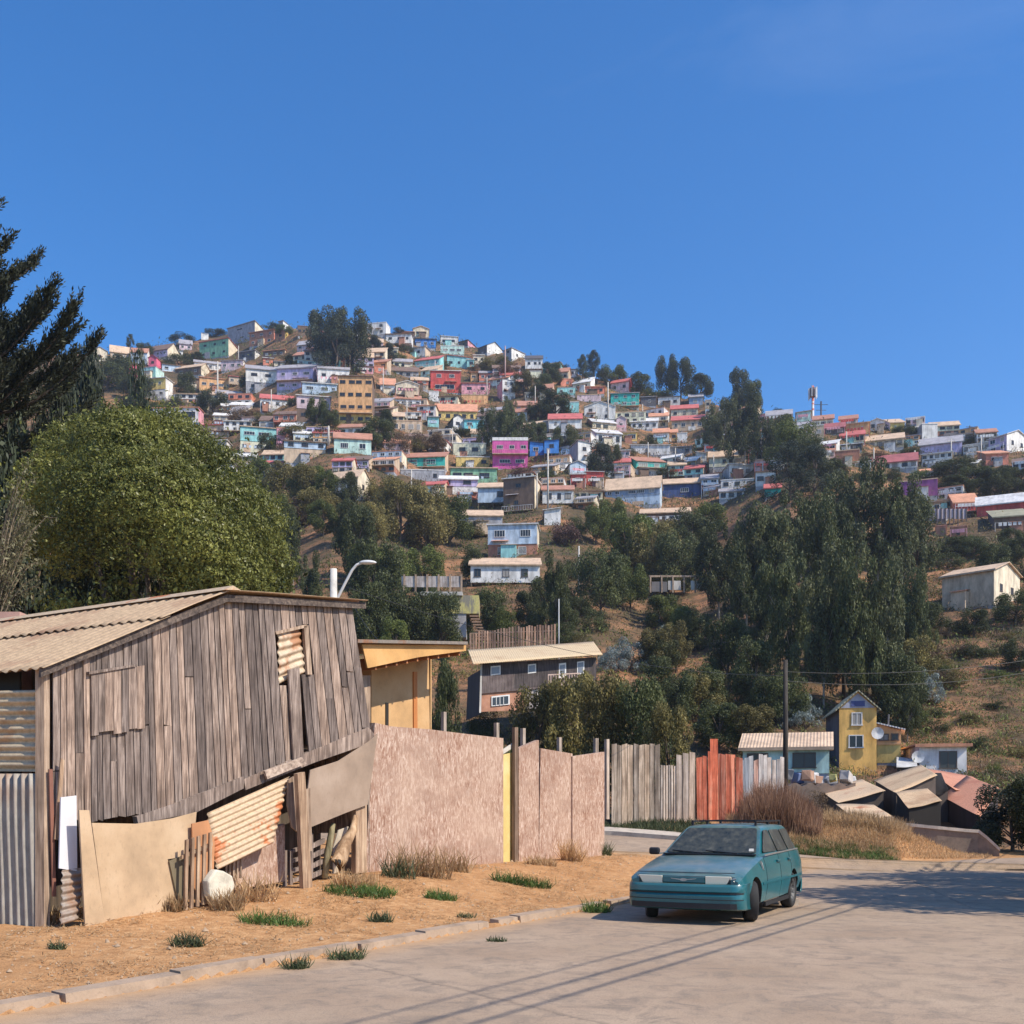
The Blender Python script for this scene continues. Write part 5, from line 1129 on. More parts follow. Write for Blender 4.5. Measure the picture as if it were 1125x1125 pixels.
# ---------------------------------------------------------------- scrap leaning against the barn
def scrap(name, label, cat, pts, d, th, m_, bevel=0):
    o = panel(MB(), pts, d, th).build(name, m_, bevel=bevel); return tag(o, label, cat)
PLY = boardmat((.52, .36, .22), (.62, .46, .30), 'stained_plywood', 4, bmp=.1)
def plymat(c, c2, name):
    m, nt, b = _nodes(name); n1 = noise(nt, 1.1, 6, .6); n2 = noise(nt, 24, 4, .7, (1, 1, .5))
    r = ramp(nt, n1.outputs['Fac'], [(.32, sc3(c, .72)), (.5, c), (.7, c2)])
    nt.links.new(mix(nt, r.outputs['Color'], sc3(c, .55), ramp(nt, n2.outputs['Fac'], [(.55, (0,)*3), (.75, (.45,)*3)]).outputs['Color']), b.inputs['Base Color']); b.inputs['Roughness'].default_value = .9
    bump(nt, b, n2.outputs['Fac'], .25, .006); return m
PLY = plymat((.50, .35, .21), (.60, .44, .28), 'stained_plywood')
scrap('plywood_board', 'big tan plywood board leaning against the lower barn wall, ragged right edge', 'board', [(101, 904), (150, 905), (190, 899), (216, 892), (213, 925), (203, 941), (184, 944), (192, 962), (199, 996), (176, 1004), (150, 1008), (116, 1018)], DB_-.3, .02, PLY)
scrap('narrow_plank', 'narrow tan plank leaning at the left edge of the big plywood board', 'plank', [(87, 890), (98, 890), (116, 1017), (94, 1023)], DB_-.4, .025, PLY)
scrap('white_sheet', 'upright white painted panel between the iron sheets and the plywood', 'panel', [(67, 876), (84, 874), (85, 957), (65, 954)], DB_-.18, .02, paint((.70, .69, .70), .6, .1))
scrap('thin_plank', 'thin orange brown plank standing behind the white panel', 'plank', [(67, 833), (71, 835), (64, 923), (60, 922)], DB_-.1, .02, TIMB)
scrap('thin_plank', 'thin dark reddish plank at the barn corner beside the tall iron sheet', 'plank', [(54, 845), (58, 845), (62, 985), (58, 985)], DB_-.06, .02, paint((.28, .12, .08)))
o = sheet(FP(67, 1016, DB_-.3), FP(86, 1010, DB_-.3), FP(92, 953, DB_-.2), FP(68, 956, DB_-.2), 7, .018, 'h', 8, .02, 8).build('corrugated_sheet', ZINC, smooth=True); solid(o); tag(o, 'small crumpled grey corrugated sheet at the foot of the white panel', 'sheet')
o = sheet(FP(238, 956, DB_-.3), FP(300, 926, DB_-.3), FP(318, 853, DB_-.12), FP(228, 893, DB_-.12), 10, .016, 'h', 14, .015, 9, 8).build('corrugated_sheet', RUSTY, smooth=True); solid(o); tag(o, 'large tilted cream corrugated sheet with orange rust patches', 'sheet')
# pallet of slats with an orange board behind it
pal = thing('pallet', 'broken slatted pallet standing in front of an orange board', 'pallet', (0, 0, 0))
for k in range(5):
    x = 203+k*6.5; panel(MB(), [(x, 1000-k*2), (x+3.2, 1000-k*2), (x+4.5, 922-k*2), (x+1.5, 923-k*2)], DB_-.5, .03).build('slat', TIMB, pal)
panel(MB(), [(200, 940), (234, 925), (234, 929), (200, 944)], DB_-.46, .03).build('cross_bar', TIMB, pal)
scrap('orange_board', 'orange board upright behind the slatted pallet', 'board', [(211, 905), (229, 901), (236, 925), (234, 985), (226, 998), (213, 975)], DB_-.38, .02, paint((.58, .27, .12), .8, .3))
scrap('dark_board', 'dark olive board wedged between the plywood and the pallet', 'board', [(186, 946), (206, 938), (206, 998), (197, 997)], DB_-.33, .02, paint((.25, .2, .12)))
# white slab of rubble
o = panel(MB(), [(231, 985), (243, 998), (250, 993), (259, 974), (256, 962), (247, 957), (238, 955), (229, 968)], DB_-.62, .14).build('white_slab', concmat((.66, .60, .47), 'white_rubble'), bevel=.03); tag(o, 'broken white slab leaning on the ground below the rusty sheet', 'slab')
scrap('leaning_post', 'long sawn timber post leaning against the barn beam', 'post', [(327, 850), (335, 848), (344, 984), (334, 986)], DB_-.45, .08, TIMB)
scrap('grey_plywood', 'greyish brown plywood panel nailed high between the post and the pink wall', 'panel', [(341, 846), (372, 836), (405, 815), (415, 806), (404, 884), (380, 893), (341, 909), (338, 870)], DB_-.16, .02, plymat((.34, .25, .18), (.43, .33, .25), 'grey_plywood'))
scrap('wooden_post', 'square brown post carrying the right end of the grey plywood', 'post', [(391, 886), (403, 880), (403, 958), (391, 960)], DB_-.1, .1, TIMB)
scrap('dark_plank', 'curved dark plank hanging behind the leaning post', 'plank', [(317, 857), (323, 853), (325, 880), (330, 908), (327, 914), (321, 909), (316, 884)], DB_-.22, .03, OLD2)
scrap('wooden_post', 'short thin post beside the leaning one, under the grey plywood', 'post', [(336, 868), (341, 866), (343, 935), (338, 935)], DB_-.28, .05, OLD2)
# louvred crates in the dark gap
cr_ = thing('slatted_crate', 'grey slatted crate half seen in the dark gap under the barn', 'crate', (0, 0, 0))
for k in range(5):
    y = 931+k*11; panel(MB(), [(322, y+6), (336, y+1), (336, y-3), (322, y+2)], DB_+.05, .05).build('slat', OLD, cr_)
for x in (313, 319): panel(MB(), [(x, 978), (x+2.6, 978), (x+2.6, 934), (x, 935)], DB_+.04, .05).build('upright', OLD, cr_)
cr_ = thing('slatted_crate', 'second slatted crate in the gap, right of the leaning post', 'crate', (0, 0, 0))
for k in range(4):
    y = 926+k*11; panel(MB(), [(342, y+7), (357, y), (357, y-5), (342, y+2)], DB_+.05, .05).build('slat', OLD, cr_)
panel(MB(), [(340, 965), (344, 965), (344, 915), (340, 917)], DB_+.04, .05).build('upright', OLD, cr_)
# driftwood like trunk and a pale stump, plus a thin green stick
def lg(name, label, pts, rad, d, m_):
    mb = MB(); mb.tube([FP(a, b_, d+i*.01) for i, (a, b_) in enumerate(pts)], rad, 9); return tag(mb.build(name, m_, smooth=True), label, 'log')
lg('driftwood_log', 'twisted pale brown trunk piece standing in front of the gap', [(376, 972), (373, 945), (380, 925), (388, 912), (391, 896)], [.16, .14, .1, .07, .04], DB_-.22, boardmat((.42, .27, .15), (.6, .43, .27), 'driftwood', 10))
lg('split_log', 'upright greenish split log in the dark gap', [(357, 965), (360, 938), (364, 915), (366, 905)], [.05, .06, .055, .04], DB_-.0, boardmat((.25, .22, .12), (.4, .36, .22), 'green_wood', 10))
scrap('pale_board', 'pale torn board standing between the two logs', 'board', [(366, 960), (372, 958), (374, 935), (383, 908), (372, 912), (366, 932)], DB_+.02, .02, paint((.55, .47, .36)))
# low pink wall seen beneath the rusty sheet, and slats in front of the dark
def pinkmat():
    m, nt, b = _nodes('peeling_pink_plaster')
    n1 = noise(nt, 17, 5, .72, (1, 1, .3), dist=1.5); n2 = noise(nt, .8, 5, .6); n3 = noise(nt, 3.2, 4, .6); n4 = noise(nt, 60, 3, .7, (1, 1, .3))
    a = ramp(nt, n1.outputs['Fac'], [(.36, (.24, .13, .085)), (.46, (.37, .225, .16)), (.54, (.50, .355, .275)), (.64, (.66, .52, .42))])
    l = mix(nt, a.outputs['Color'], (.54, .395, .30), ramp(nt, n2.outputs['Fac'], [(.45, (0,)*3), (.65, (.5,)*3)]).outputs['Color'])
    l = mix(nt, l, (.36, .22, .16), ramp(nt, n3.outputs['Fac'], [(.55, (0,)*3), (.75, (.45,)*3)]).outputs['Color'])
    l = mix(nt, l, (.30, .19, .14), ramp(nt, n4.outputs['Fac'], [(.58, (0,)*3), (.75, (.5,)*3)]).outputs['Color'])
    n6 = noise(nt, .9, 5, .65, (1, 1, 2.2)); l = mix(nt, l, (.33, .215, .16), ramp(nt, n6.outputs['Fac'], [(.5, (0,)*3), (.6, (.42,)*3)]).outputs['Color'])
    gp = nt.nodes.new('ShaderNodeNewGeometry'); sx = nt.nodes.new('ShaderNodeSeparateXYZ'); nt.links.new(gp.outputs['Position'], sx.inputs[0])
    sz = _n(nt, 'ShaderNodeMath', operation='MULTIPLY_ADD'); nt.links.new(n3.outputs['Fac'], sz.inputs[0]); sz.inputs[1].default_value = .12; nt.links.new(sx.outputs['Z'], sz.inputs[2])
    l = mix(nt, l, (.27, .17, .12), ramp(nt, sz.outputs[0], [(.0, (0,)*3), (.999, (0,)*3)]).outputs['Color'])
    sp = _n(nt, 'ShaderNodeMath', operation='MULTIPLY_ADD'); nt.links.new(n3.outputs['Fac'], sp.inputs[0]); sp.inputs[1].default_value = .9; nt.links.new(sx.outputs['Z'], sp.inputs[2])
    l = mix(nt, (.5, .3, .17), l, ramp(nt, sp.outputs[0], [(.75, (.25,)*3), (1.0, (1,)*3)]).outputs['Color'])      # earth splashed up on the foot of the plaster
    nt.links.new(l, b.inputs['Base Color']); b.inputs['Roughness'].default_value = .95; b.inputs['Specular IOR Level'].default_value = .1
    bump(nt, b, n1.outputs['Fac'], .6, .02); return m
PINK = pinkmat()
tag(panel(MB(), [(258, 978), (313, 968), (313, 905), (258, 925)], DB_+.0, .1).build('low_wall', PINK), 'piece of low pink plastered wall beneath the rusty sheet', 'wall')
gr_ = thing('iron_grille', 'small dark grille of upright bars beside the white slab', 'grille', (0, 0, 0))
for k in range(5): panel(MB(), [(248+k*4, 965), (249.6+k*4, 965), (250.6+k*4, 928-k*2), (249+k*4, 929-k*2)], DB_-.1, .02).build('bar', OLD2, gr_)

# ---------------------------------------------------------------- the pink wall, the yellow panel, posts
wall = thing('pink_wall', 'high wall of peeling pink plaster panels along the verge', 'wall', (0, 0, 0))
wt_x = [398, 405, 430, 470, 553]; wt_y = [798, 795, 799, 801, 812]
pts = [(400, 967), (470, 964), (553, 955), (553, 811)] + [(510, 806), (470, 801), (430, 798), (412, 794)]
panel(MB(), pts, DB_, .12).build('plaster_panel', PINK, wall)
panel(MB(), [(570, 952), (592, 950), (592, 813), (570, 822)], DB_+.02, .1).build('plaster_panel', PINK, wall)
panel(MB(), [(592, 950), (629, 947), (629, 828), (594, 822)], DB_+.06, .1).build('plaster_panel', PINK, wall)
panel(MB(), [(629, 947), (664, 944), (664, 826), (629, 831)], DB_+.02, .1).build('plaster_panel', PINK, wall)
tag(panel(MB(), [(553, 955), (567, 953), (567, 826), (553, 829)], DB_+.1, .03).build('yellow_sheet', plymat((.66, .50, .18), (.74, .60, .28), 'yellow_panel')), 'narrow yellow sheet closing the gap in the pink wall', 'panel')
tag(panel(MB(), [(552, 829), (566, 820), (566, 815), (552, 824)], DB_+.08, .03).build('white_batten', paint((.62, .58, .5))), 'slanting white batten on top of the yellow sheet', 'batten')
def peg(px, ytop, d, w_, m_, label, ybot=960):
    return tag(panel(MB(), [(px-w_/2, ybot), (px+w_/2, ybot), (px+w_/2, ytop), (px-w_/2, ytop)], d, .07).build('fence_post', m_), label, 'post')
PEGM = boardmat((.42, .36, .30), (.58, .5, .42), 'grey_peg', 14)
peg(567.5, 799, DB_-.02, 3.6, boardmat((.2, .14, .1), (.3, .22, .16), 'dark_post', 12), 'dark tall post standing right of the yellow sheet', 953)
for px, yt_, lb in ((489, 782, 'pale peg rising behind the pink wall near the plywood house'), (547, 794, 'pale peg just left of the yellow sheet'), (616, 810, 'pale peg behind the second pink panel'), (656, 811, 'pale peg behind the end of the pink wall'), (576, 800, 'short pale peg beside the dark tall post'), (668, 812, 'pale peg in the gap beyond the pink wall')):
    peg(px, yt_, DB_+.35, 3.0, PEGM, lb, 900)
peg(405.5, 800, DB_-.0, 1.2, PEGM, 'thin strip post where the pink wall meets the barn', 960)
# the dark back fence strip seen between pink wall and slatted fence
# ---------------------------------------------------------------- plywood house behind the pink wall
ph = thing('plywood_house', 'unfinished plywood house with an orange fascia and rafters under a flat roof', 'house', (0, 0, 0))
DP = 5.6
FO = plymat((.60, .36, .16), (.68, .44, .22), 'orange_plywood')
panel(MB(), [(408, 860), (473, 860), (471, 722), (408, 728)], DP, .05).build('wall', FO, ph)
q0, q1 = FP(473, 724, DP), FP(473, 860, DP)
MB().prism([q0, q1, q1+NS*4, q0+NS*4], ST*.04).build('side_wall', FO, ph)
panel(MB(), [(455, 860), (459, 860), (458.5, 738), (454.5, 738)], DP-.03, .03).build('trim', paint((.6, .22, .06)), ph)
panel(MB(), [(424, 860), (427, 860), (427, 772), (424, 772)], DP-.02, .03).build('door_edge', DARK, ph)
panel(MB(), [(399, 860), (407, 860), (407, 742), (399, 742)], DP-.5, .03).build('post', OLD2, ph)
a, b_, c_, d_ = FP(398, 708, DP-.9), FP(512, 712, DP-.9), FP(512, 717, DP-.9), FP(404, 735, DP-.9)
MB().prism([a, FP(512, 709, DP-.9), FP(512, 715, DP-.9), FP(460, 722, DP-.9), FP(404, 734, DP-.9)], NS*.03).build('fascia', plymat((.64, .36, .13), (.72, .44, .19), 'orange_fascia'), ph)
mb = MB(); mb.prism([FP(393, 706, DP-1.0), FP(514, 708, DP-1.0), FP(514, 708, DP-1.0)+NS*4.6, FP(393, 706, DP-1.0)+NS*4.6], (0, 0, .06)); mb.build('roof', rustmat((.3, .25, .2), (.3, .15, .08)), ph)
for k in range(9):
    x = 412+k*11.5; yb_ = ip(x, [404, 460, 512], [737, 726, 719]); a = FP(x, yb_, DP-.85)
    MB().prism([a, a+ST*.05, a+ST*.05+Vector((0, 0, .18)), a+Vector((0, 0, .18))], NS*.95).build('rafter', paint((.45, .18, .07)), ph)

# ---------------------------------------------------------------- long timber house below the hill
def long_house():
    D = 84; m = D/F; t = thing('timber_house', 'long dark timber house with tan corrugated roof, orange lower floor and iron balcony', 'house', (0, 0, 0))
    P = lambda px, row, dd=0: at(px, D+dd, row)
    # the front runs slightly away to the right
    D0, D1 = 80, 86
    def Q(px, row, out=0):
        Y = D0 + (D1-D0)*(px-527)/(655-527) - out; return at(px, Y, row)
    def fp(mb, pts, out, th=.06): return mb.prism([Q(a, b_, out) for a, b_ in pts], (0, th, 0))
    fp(MB(), [(529, 760), (655, 748), (655, 722), (529, 729)], 0).build('upper_wall', boardmat((.06, .05, .05), (.12, .10, .10), 'dark_siding', 14), t)
    fp(MB(), [(529, 762), (600, 756), (602, 738), (529, 742)], .05).build('mid_wall', boardmat((.13, .10, .10), (.19, .16, .15), 'grey_brown_siding', 14), t)
    fp(MB(), [(528, 782), (576, 780), (576, 758), (528, 761)], -.1).build('lower_floor', plymat((.42, .2, .12), (.5, .27, .17), 'orange_stucco'), t)
    fp(MB(), [(570, 781), (608, 776), (608, 754), (570, 758)], -.12).build('block_wall', concmat((.42, .36, .33)), t)
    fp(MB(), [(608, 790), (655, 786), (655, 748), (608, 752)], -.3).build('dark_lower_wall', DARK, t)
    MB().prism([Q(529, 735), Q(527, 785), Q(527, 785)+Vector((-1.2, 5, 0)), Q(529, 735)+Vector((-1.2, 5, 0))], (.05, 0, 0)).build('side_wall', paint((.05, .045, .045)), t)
    fp(MB(), [(526.5, 783), (528.5, 783), (530, 729), (528, 729)], .1, .1).build('corner_board', paint((.6, .56, .5)), t)
    r = sheet(Q(520, 730, 1.0), Q(662, 719, 1.0), at(652, 91, 705), at(514, 86, 714), 60, .012, 'v', 6, .02, 5, 5).build('roof', rustmat((.66, .50, .30), (.45, .3, .17), .5, .65, .35, 0, rough=.9), t, smooth=True); solid(r, .02)
    for a, b_, y0, y1 in ((539, 550, 742, 731), (580, 589, 740, 729), (634, 642, 741, 726)):
        f = fp(MB(), [(a, y0), (b_, y0-1), (b_, y1), (a, y1+1)], .12, .04).build('window', FRAME_W, t); fp(MB(), [(a+1.2, y0-1.4), (b_-1.2, y0-2.4), (b_-1.2, y1+1.4), (a+1.2, y1+2.4)], .15, .02).build('pane', glassmat((.16, .17, .2), .2), f)
    f = fp(MB(), [(614, 745), (622, 744), (622, 728), (614, 729)], .12, .04).build('door', FRAME_W, t); fp(MB(), [(615.3, 741), (620.7, 740), (620.7, 730), (615.3, 731)], .15, .02).build('pane', glassmat((.16, .17, .2), .2), f)
    f = fp(MB(), [(540, 776), (560, 774), (560, 763), (540, 765)], .02, .06).build('window', FRAME_W, t)
    fp(MB(), [(541.5, 774.5), (558.5, 772.8), (558.5, 764.5), (541.5, 766.5)], .06, .03).build('pane', GLASS, f)
    mb = MB()
    for x in (545, 549, 553): fp(mb, [(x, 774.4), (x+.6, 774.4), (x+.6, 765.8), (x, 765.8)], .09, .02)
    mb.build('window_bar', FRAME_W, f)
    b = fp(MB(), [(602, 754), (637, 751.5), (637, 750.5), (602, 753)], 1.2, 1.3).build('balcony', paint((.6, .45, .36)), t)
    rr = MB(); fp(rr, [(602, 742), (637, 740.2), (637, 739), (602, 740.8)], 1.2, .06)
    for k in range(13): x = 602+k*2.9; fp(rr, [(x, 753), (x+.7, 753), (x+.7, 741), (x, 741)], 1.2, .05)
    rr.build('railing', paint((.58, .42, .34)), b)
    HOUSES.append((520, 662, 705, 782, 'long dark timber house', t, D)); return t
long_house()
# open platform in the slope above it
# ---------------------------------------------------------------- board fence across the side street
def fence_line(px, row):                                   # fence stands on a line from 37.6 m to 39 m
    Y = ip(px, [666, 862], [37.9, 38.9]); return at(px, Y, row)
def fboard(mb, a, b_, yt0, yt1, out=0, yb_=918, lean=0):
    q = [fence_line(a+lean*-1, yb_), fence_line(b_-lean, yb_), fence_line(b_, yt1), fence_line(a, yt0)]
    q = [p - Vector((0, out, 0)) for p in q]; mb.prism(q, (0, .03, 0))
fr_ = random.Random(9)
fen = thing('board_fence', 'patchwork fence of grey boards, thin slats and red, white and blue painted planks', 'fence', (0, 0, 0))
mb = MB(); x = 672
while x < 723:
    w_ = fr_.uniform(5, 7.5); fboard(mb, x, x+w_-.5, 818+fr_.uniform(-1.5, 1.5), 818+fr_.uniform(-1.5, 1.5), fr_.uniform(0, .03), 925); x += w_
mb.build('grey_boards', boardmat((.38, .31, .24), (.62, .53, .43), 'fence_grey', 9), fen)
mb = MB(); x = 723
while x < 752: fboard(mb, x, x+2.0, 841+fr_.uniform(-1, 1), 841, .02, 925); x += 2.9
mb.build('thin_slats', boardmat((.48, .42, .37), (.72, .65, .57), 'fence_slats', 9), fen)
fboard(MB(), 723, 752, 846, 846, -.08).build('backing', DARK, fen) if False else None
mb = MB(); fboard(mb, 720, 765, 848, 847, -.06, 920); mb.build('backing', paint((.1, .08, .07)), fen)
mb = MB(); x = 743
for x, w_, yt_ in ((743, 6.5, 829), (750, 6.8, 827), (757, 7.0, 826)): fboard(mb, x, x+w_-.6, yt_, yt_+1, .05, 925)
mb.build('tall_pale_boards', boardmat((.42, .35, .29), (.6, .52, .45), 'fence_pale', 9), fen)
RDM = boardmat((.58, .15, .08), (.72, .36, .25), 'red_planks', 7); x = 765
mb = MB()
for x, w_, yt_ in ((765, 7, 832), (772, 5.5, 831), (777.5, 4, 826), (780, 8.8, 812), (792, 5, 829), (797, 6, 828), (803, 5, 829), (808, 8, 832)): fboard(mb, x, x+w_-.45, yt_+fr_.uniform(-1, 1), yt_+fr_.uniform(-1, 1), fr_.uniform(.02, .06), 925, -1)
fboard(mb, 789, 792.2, 828, 828, .02, 925, -1)
mb.build('red_boards', RDM, fen)
mb = MB()
for k, (x, yt_) in enumerate(((812, 836), (817.5, 833), (822.5, 831))): fboard(mb, x, x+4.8, yt_, yt_-1, .03, 915)
mb.build('pale_blue_boards', boardmat((.34, .38, .43), (.52, .56, .60), 'blue_planks', 9), fen)
mb = MB(); fboard(mb, 828, 833, 836, 834, .03, 915); mb.build('salmon_board', boardmat((.55, .33, .26), (.66, .46, .38), 'salmon_planks', 9), fen)
mb = MB()
for x, yt_ in ((833.5, 829), (838.5, 829), (843, 832), (848, 835), (853, 834), (857, 832)): fboard(mb, x, x+4.3, yt_+fr_.uniform(-1, 1), yt_, fr_.uniform(.02, .05), 915)
mb.build('white_boards', boardmat((.50, .47, .45), (.72, .68, .64), 'white_planks', 9), fen)
mb = MB(); fboard(mb, 664, 671, 826, 818, -.3, 925); mb.build('dark_end', paint((.06, .05, .045)), fen)
# reddish picket fence behind the long house
pk = thing('picket_fence', 'reddish picket fence standing above the tan roof of the timber house', 'fence', (0, 0, 0))
mb = MB(); x = 516
while x < 611:
    a = at(x, 100, ip(x, [516, 560, 611], [696, 689, 686])+fr_.uniform(-1, 1)); zb_ = at(x, 100, 716).z
    mb.prism([(a.x, a.y, zb_), (a.x+.17, a.y, zb_), (a.x+.17, a.y, a.z), (a.x, a.y, a.z)], (0, .04, 0)); x += fr_.uniform(2.6, 3.6)
mb.build('pickets', boardmat((.36, .22, .15), (.52, .36, .27), 'pickets', 9), pk)
mb = MB()
for r0 in (696, 707): a, b_ = at(516, 100.05, r0), at(611, 100.05, r0-3); mb.tube([a, b_], .05, 4)
mb.build('rail', OLD2, pk)
# yellow shack with a fenced terrace
t = thing('yellow_shack', 'patchy yellow shack below a fenced terrace, left of the whitewashed house', 'shack', (0, 0, 0))
Y0 = 118
def blk(mb, x0, x1, y0, y1, dY, th): mb.prism([at(x0, Y0-dY, y1), at(x1, Y0-dY, y1), at(x1, Y0-dY, y0), at(x0, Y0-dY, y0)], (0, th, 0)); return mb
blk(MB(), 468, 526, 654, 674, 0, 4).build('wall', rustmat((.60, .52, .18), (.25, .22, .16), .48, .56, .9, 0, (1, 1, .3)), t)
blk(MB(), 462, 508, 650, 654, .6, 4.6).build('roof', paint((.5, .46, .4)), t)
blk(MB(), 497, 512, 674, 700, -.1, 3).build('lower_wall', paint((.5, .47, .46)), t)
s_ = MB()
for k in range(9): blk(s_, 516+k*1.2, 526+k*1.2, 676+k*3.2, 677.5+k*3.2, .5, .4)
s_.build('stair', paint((.35, .22, .14)), t)
pf = thing('terrace_fence', 'weathered pale fence of panels on the terrace above the yellow shack', 'fence', (0, 0, 0))
blk(MB(), 441, 507, 633, 645, -1.0, .06).build('panel', boardmat((.4, .36, .34), (.58, .54, .52), 'pale_panels', 6), pf)
for k in range(6): blk(MB(), 443+k*12.6, 445+k*12.6, 631, 652, -.9, .08).build('post', OLD2, pf)
# ruined wall of framed bays
t = thing('framed_wall', 'row of open framed bays with two pale panels on the middle slope', 'wall', (0, 0, 0)); Y0 = 140
for k in range(6): blk(MB(), 714+k*12.3, 715.6+k*12.3, 632, 651, 0, .2).build('post', OLD2, t)
blk(MB(), 713, 777, 632, 634, -.05, .15).build('rail', OLD2, t)
for a, b_ in ((734, 748), (759, 773)): blk(MB(), a, b_, 638, 648, -.1, .1).build('panel', paint((.6, .55, .48)), t)
for a, b_ in ((716, 726), (727, 733)): blk(MB(), a, b_, 639, 650, -.1, .1).build('panel', paint((.18, .16, .15)), t)
# pale fence of posts under the red warehouse
t = thing('stilt_terrace', 'terrace on dark stilts with pale panels below the orange red house', 'terrace', (0, 0, 0)); Y0 = find(1050, 572)-2
blk(MB(), 1018, 1062, 559, 570, 0, .1).build('panel', paint((.42, .36, .40)), t)
for k in range(10): blk(MB(), 1020+k*4.6, 1021+k*4.6, 558, 576, .15, .12).build('post', paint((.08, .06, .06)), t)
# ---------------------------------------------------------------- tin roofs beyond the road, right
def tin_roof(name, label, quad, m_, walls=None, rib=14, posts=None, short=None):
    """quad: four (px,row,D) corners of the roof, eave first"""
    t = thing(name, label, 'shed', (0, 0, 0)); q = [at(a, D, r) for a, r, D in quad]
    o = sheet(q[0], q[1], q[2], q[3], rib*2, .005, 'v', 5, .03, rib, 5).build('roof', m_, t, smooth=True); solid(o, .012)
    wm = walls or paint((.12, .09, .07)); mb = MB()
    lo = min(float(ground_z(p.x, p.y)) for p in q)-.5
    for i in range(4):
        a, b_ = q[i].copy(), q[(i+1) % 4].copy(); c = sum(q, Vector())/4; a = a.lerp(c, .06); b_ = b_.lerp(c, .06); a.z -= .06; b_.z -= .06
        mb.prism([(a.x, a.y, lo), (b_.x, b_.y, lo), b_, a], (.02, .03, 0))
    mb.build('wall', wm, t); return t
RT1 = rustmat((.80, .57, .35), (.50, .20, .10), .56, .66, .5, 0, rough=.9); RT2 = rustmat((.66, .30, .18), (.45, .16, .09), .5, .7, .5, 0, rough=.9); RT3 = rustmat((.76, .53, .31), (.45, .26, .14), .5, .7, .5, 0, rough=.9)
tin_roof('tin_shed', 'low shed with a flat tan tin roof patched red at its left end', [(921, 882, 50), (973, 869, 50), (947, 856, 57), (899, 868, 57)], RT1)
tin_roof('tin_shed', 'shed with a long tan corrugated slope rising to a ridge in the middle', [(984, 871, 49), (1030, 852, 50), (1012, 840, 57), (960, 858, 57)], RT3)
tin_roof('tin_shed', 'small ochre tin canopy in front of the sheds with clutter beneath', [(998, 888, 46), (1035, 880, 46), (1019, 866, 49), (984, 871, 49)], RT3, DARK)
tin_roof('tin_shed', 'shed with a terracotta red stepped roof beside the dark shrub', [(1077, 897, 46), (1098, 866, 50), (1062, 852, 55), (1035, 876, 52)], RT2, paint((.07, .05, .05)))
tin_roof('tin_shed', 'shed with a salmon roof slope running up behind the red one', [(1050, 868, 52), (1095, 868, 53), (1068, 853, 60), (1018, 845, 60)], RT2)
tin_roof('tin_shed', 'half buried shed with a faded red and tan roof behind the dry grass', [(946, 906, 43), (980, 897, 44), (960, 884, 49), (918, 884, 49)], RT1)
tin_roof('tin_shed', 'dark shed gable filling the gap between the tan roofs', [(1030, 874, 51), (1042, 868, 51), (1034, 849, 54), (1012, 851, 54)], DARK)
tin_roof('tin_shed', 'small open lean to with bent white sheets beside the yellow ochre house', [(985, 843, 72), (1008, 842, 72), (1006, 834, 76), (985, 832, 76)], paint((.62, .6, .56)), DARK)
# low white capped wall along the road
t = thing('capped_wall', 'low dirty wall with a pale coping that dips towards the dark shrub', 'wall', (0, 0, 0))
tp = [(980, 907, 38.6), (1000, 908, 38.4), (1030, 911, 38.1), (1060, 914, 37.9), (1075, 915, 37.8), (1085, 923, 37.6), (1098, 935, 37.4)]
wmb, cmb = MB(), MB()
for (a, r0, D0), (b_, r1, D1) in zip(tp[:-1], tp[1:]):
    p, q = at(a, D0, r0), at(b_, D1, r1)
    wmb.prism([(p.x, p.y, -.8), (q.x, q.y, -.8), q, p], (0, .2, 0)); cmb.prism([p+Vector((0, -.05, 0)), q+Vector((0, -.05, 0)), q+Vector((0, -.05, .11)), p+Vector((0, -.05, .11))], (0, .32, 0))
wmb.build('wall', concmat((.28, .22, .17)), t); cmb.build('coping', concmat((.66, .58, .48)), t)
tag((lambda p: MB().box(p.x-.12, p.x+.12, p.y, p.y+.25, -.6, p.z).build('gate_post', concmat((.4, .3, .22))))(at(978, 38.7, 897)), 'stubby post at the left end of the capped wall', 'post')
# rubble and household clutter in front of the small fence house
jr = random.Random(12); cols = [(.55, .5, .45), (.15, .2, .35), (.5, .12, .08), (.3, .3, .3), (.6, .55, .2), (.1, .1, .1), (.5, .3, .2), (.65, .63, .6)]
for k in range(26):
    px = jr.uniform(865, 936); D = jr.uniform(55, 60); p = at(px, D); s_ = jr.uniform(.25, .6)
    bm = bmesh.new(); bmesh.ops.create_cube(bm, size=s_); bmesh.ops.bevel(bm, geom=bm.edges[:], offset=s_*.12, segments=1, affect='EDGES')
    for v in bm.verts: v.co *= jr.uniform(.8, 1.2)
    me = bpy.data.meshes.new('junk'); bm.to_mesh(me); bm.free()
    cn = ['pale', 'navy', 'red', 'grey', 'yellow', 'black', 'brown', 'white'][k % 8]
    r_ = ip(px, [860, 940], [859, 862]) - jr.uniform(0, 9); p.z = EYE+(HY-r_)/F*D
    o = link('scrap_block', me, paint(cols[k % 8]), None, p, jr.uniform(0, 3)); o.rotation_euler.x = jr.uniform(-.4, .4)
    tag(o, 'small piece of scrap in the heap before the small fence house', 'scrap', 'scrap heap before the fence house')
q = MB()
for k in range(30):
    a, b_ = 862+k*2.6, 862+(k+1)*2.6; p0, p1 = at(a, 54.5, 862+2*math.sin(k)), at(b_, 54.5, 862+2*math.sin(k+1))
    q.prism([(p0.x, p0.y, 1), (p1.x, p1.y, 1), p1, p0], (0, 6, 0))
tag(q.build('yard_bank', concmat((.22, .16, .12))), 'retaining bank of rubble that carries the scrap heap', 'bank')
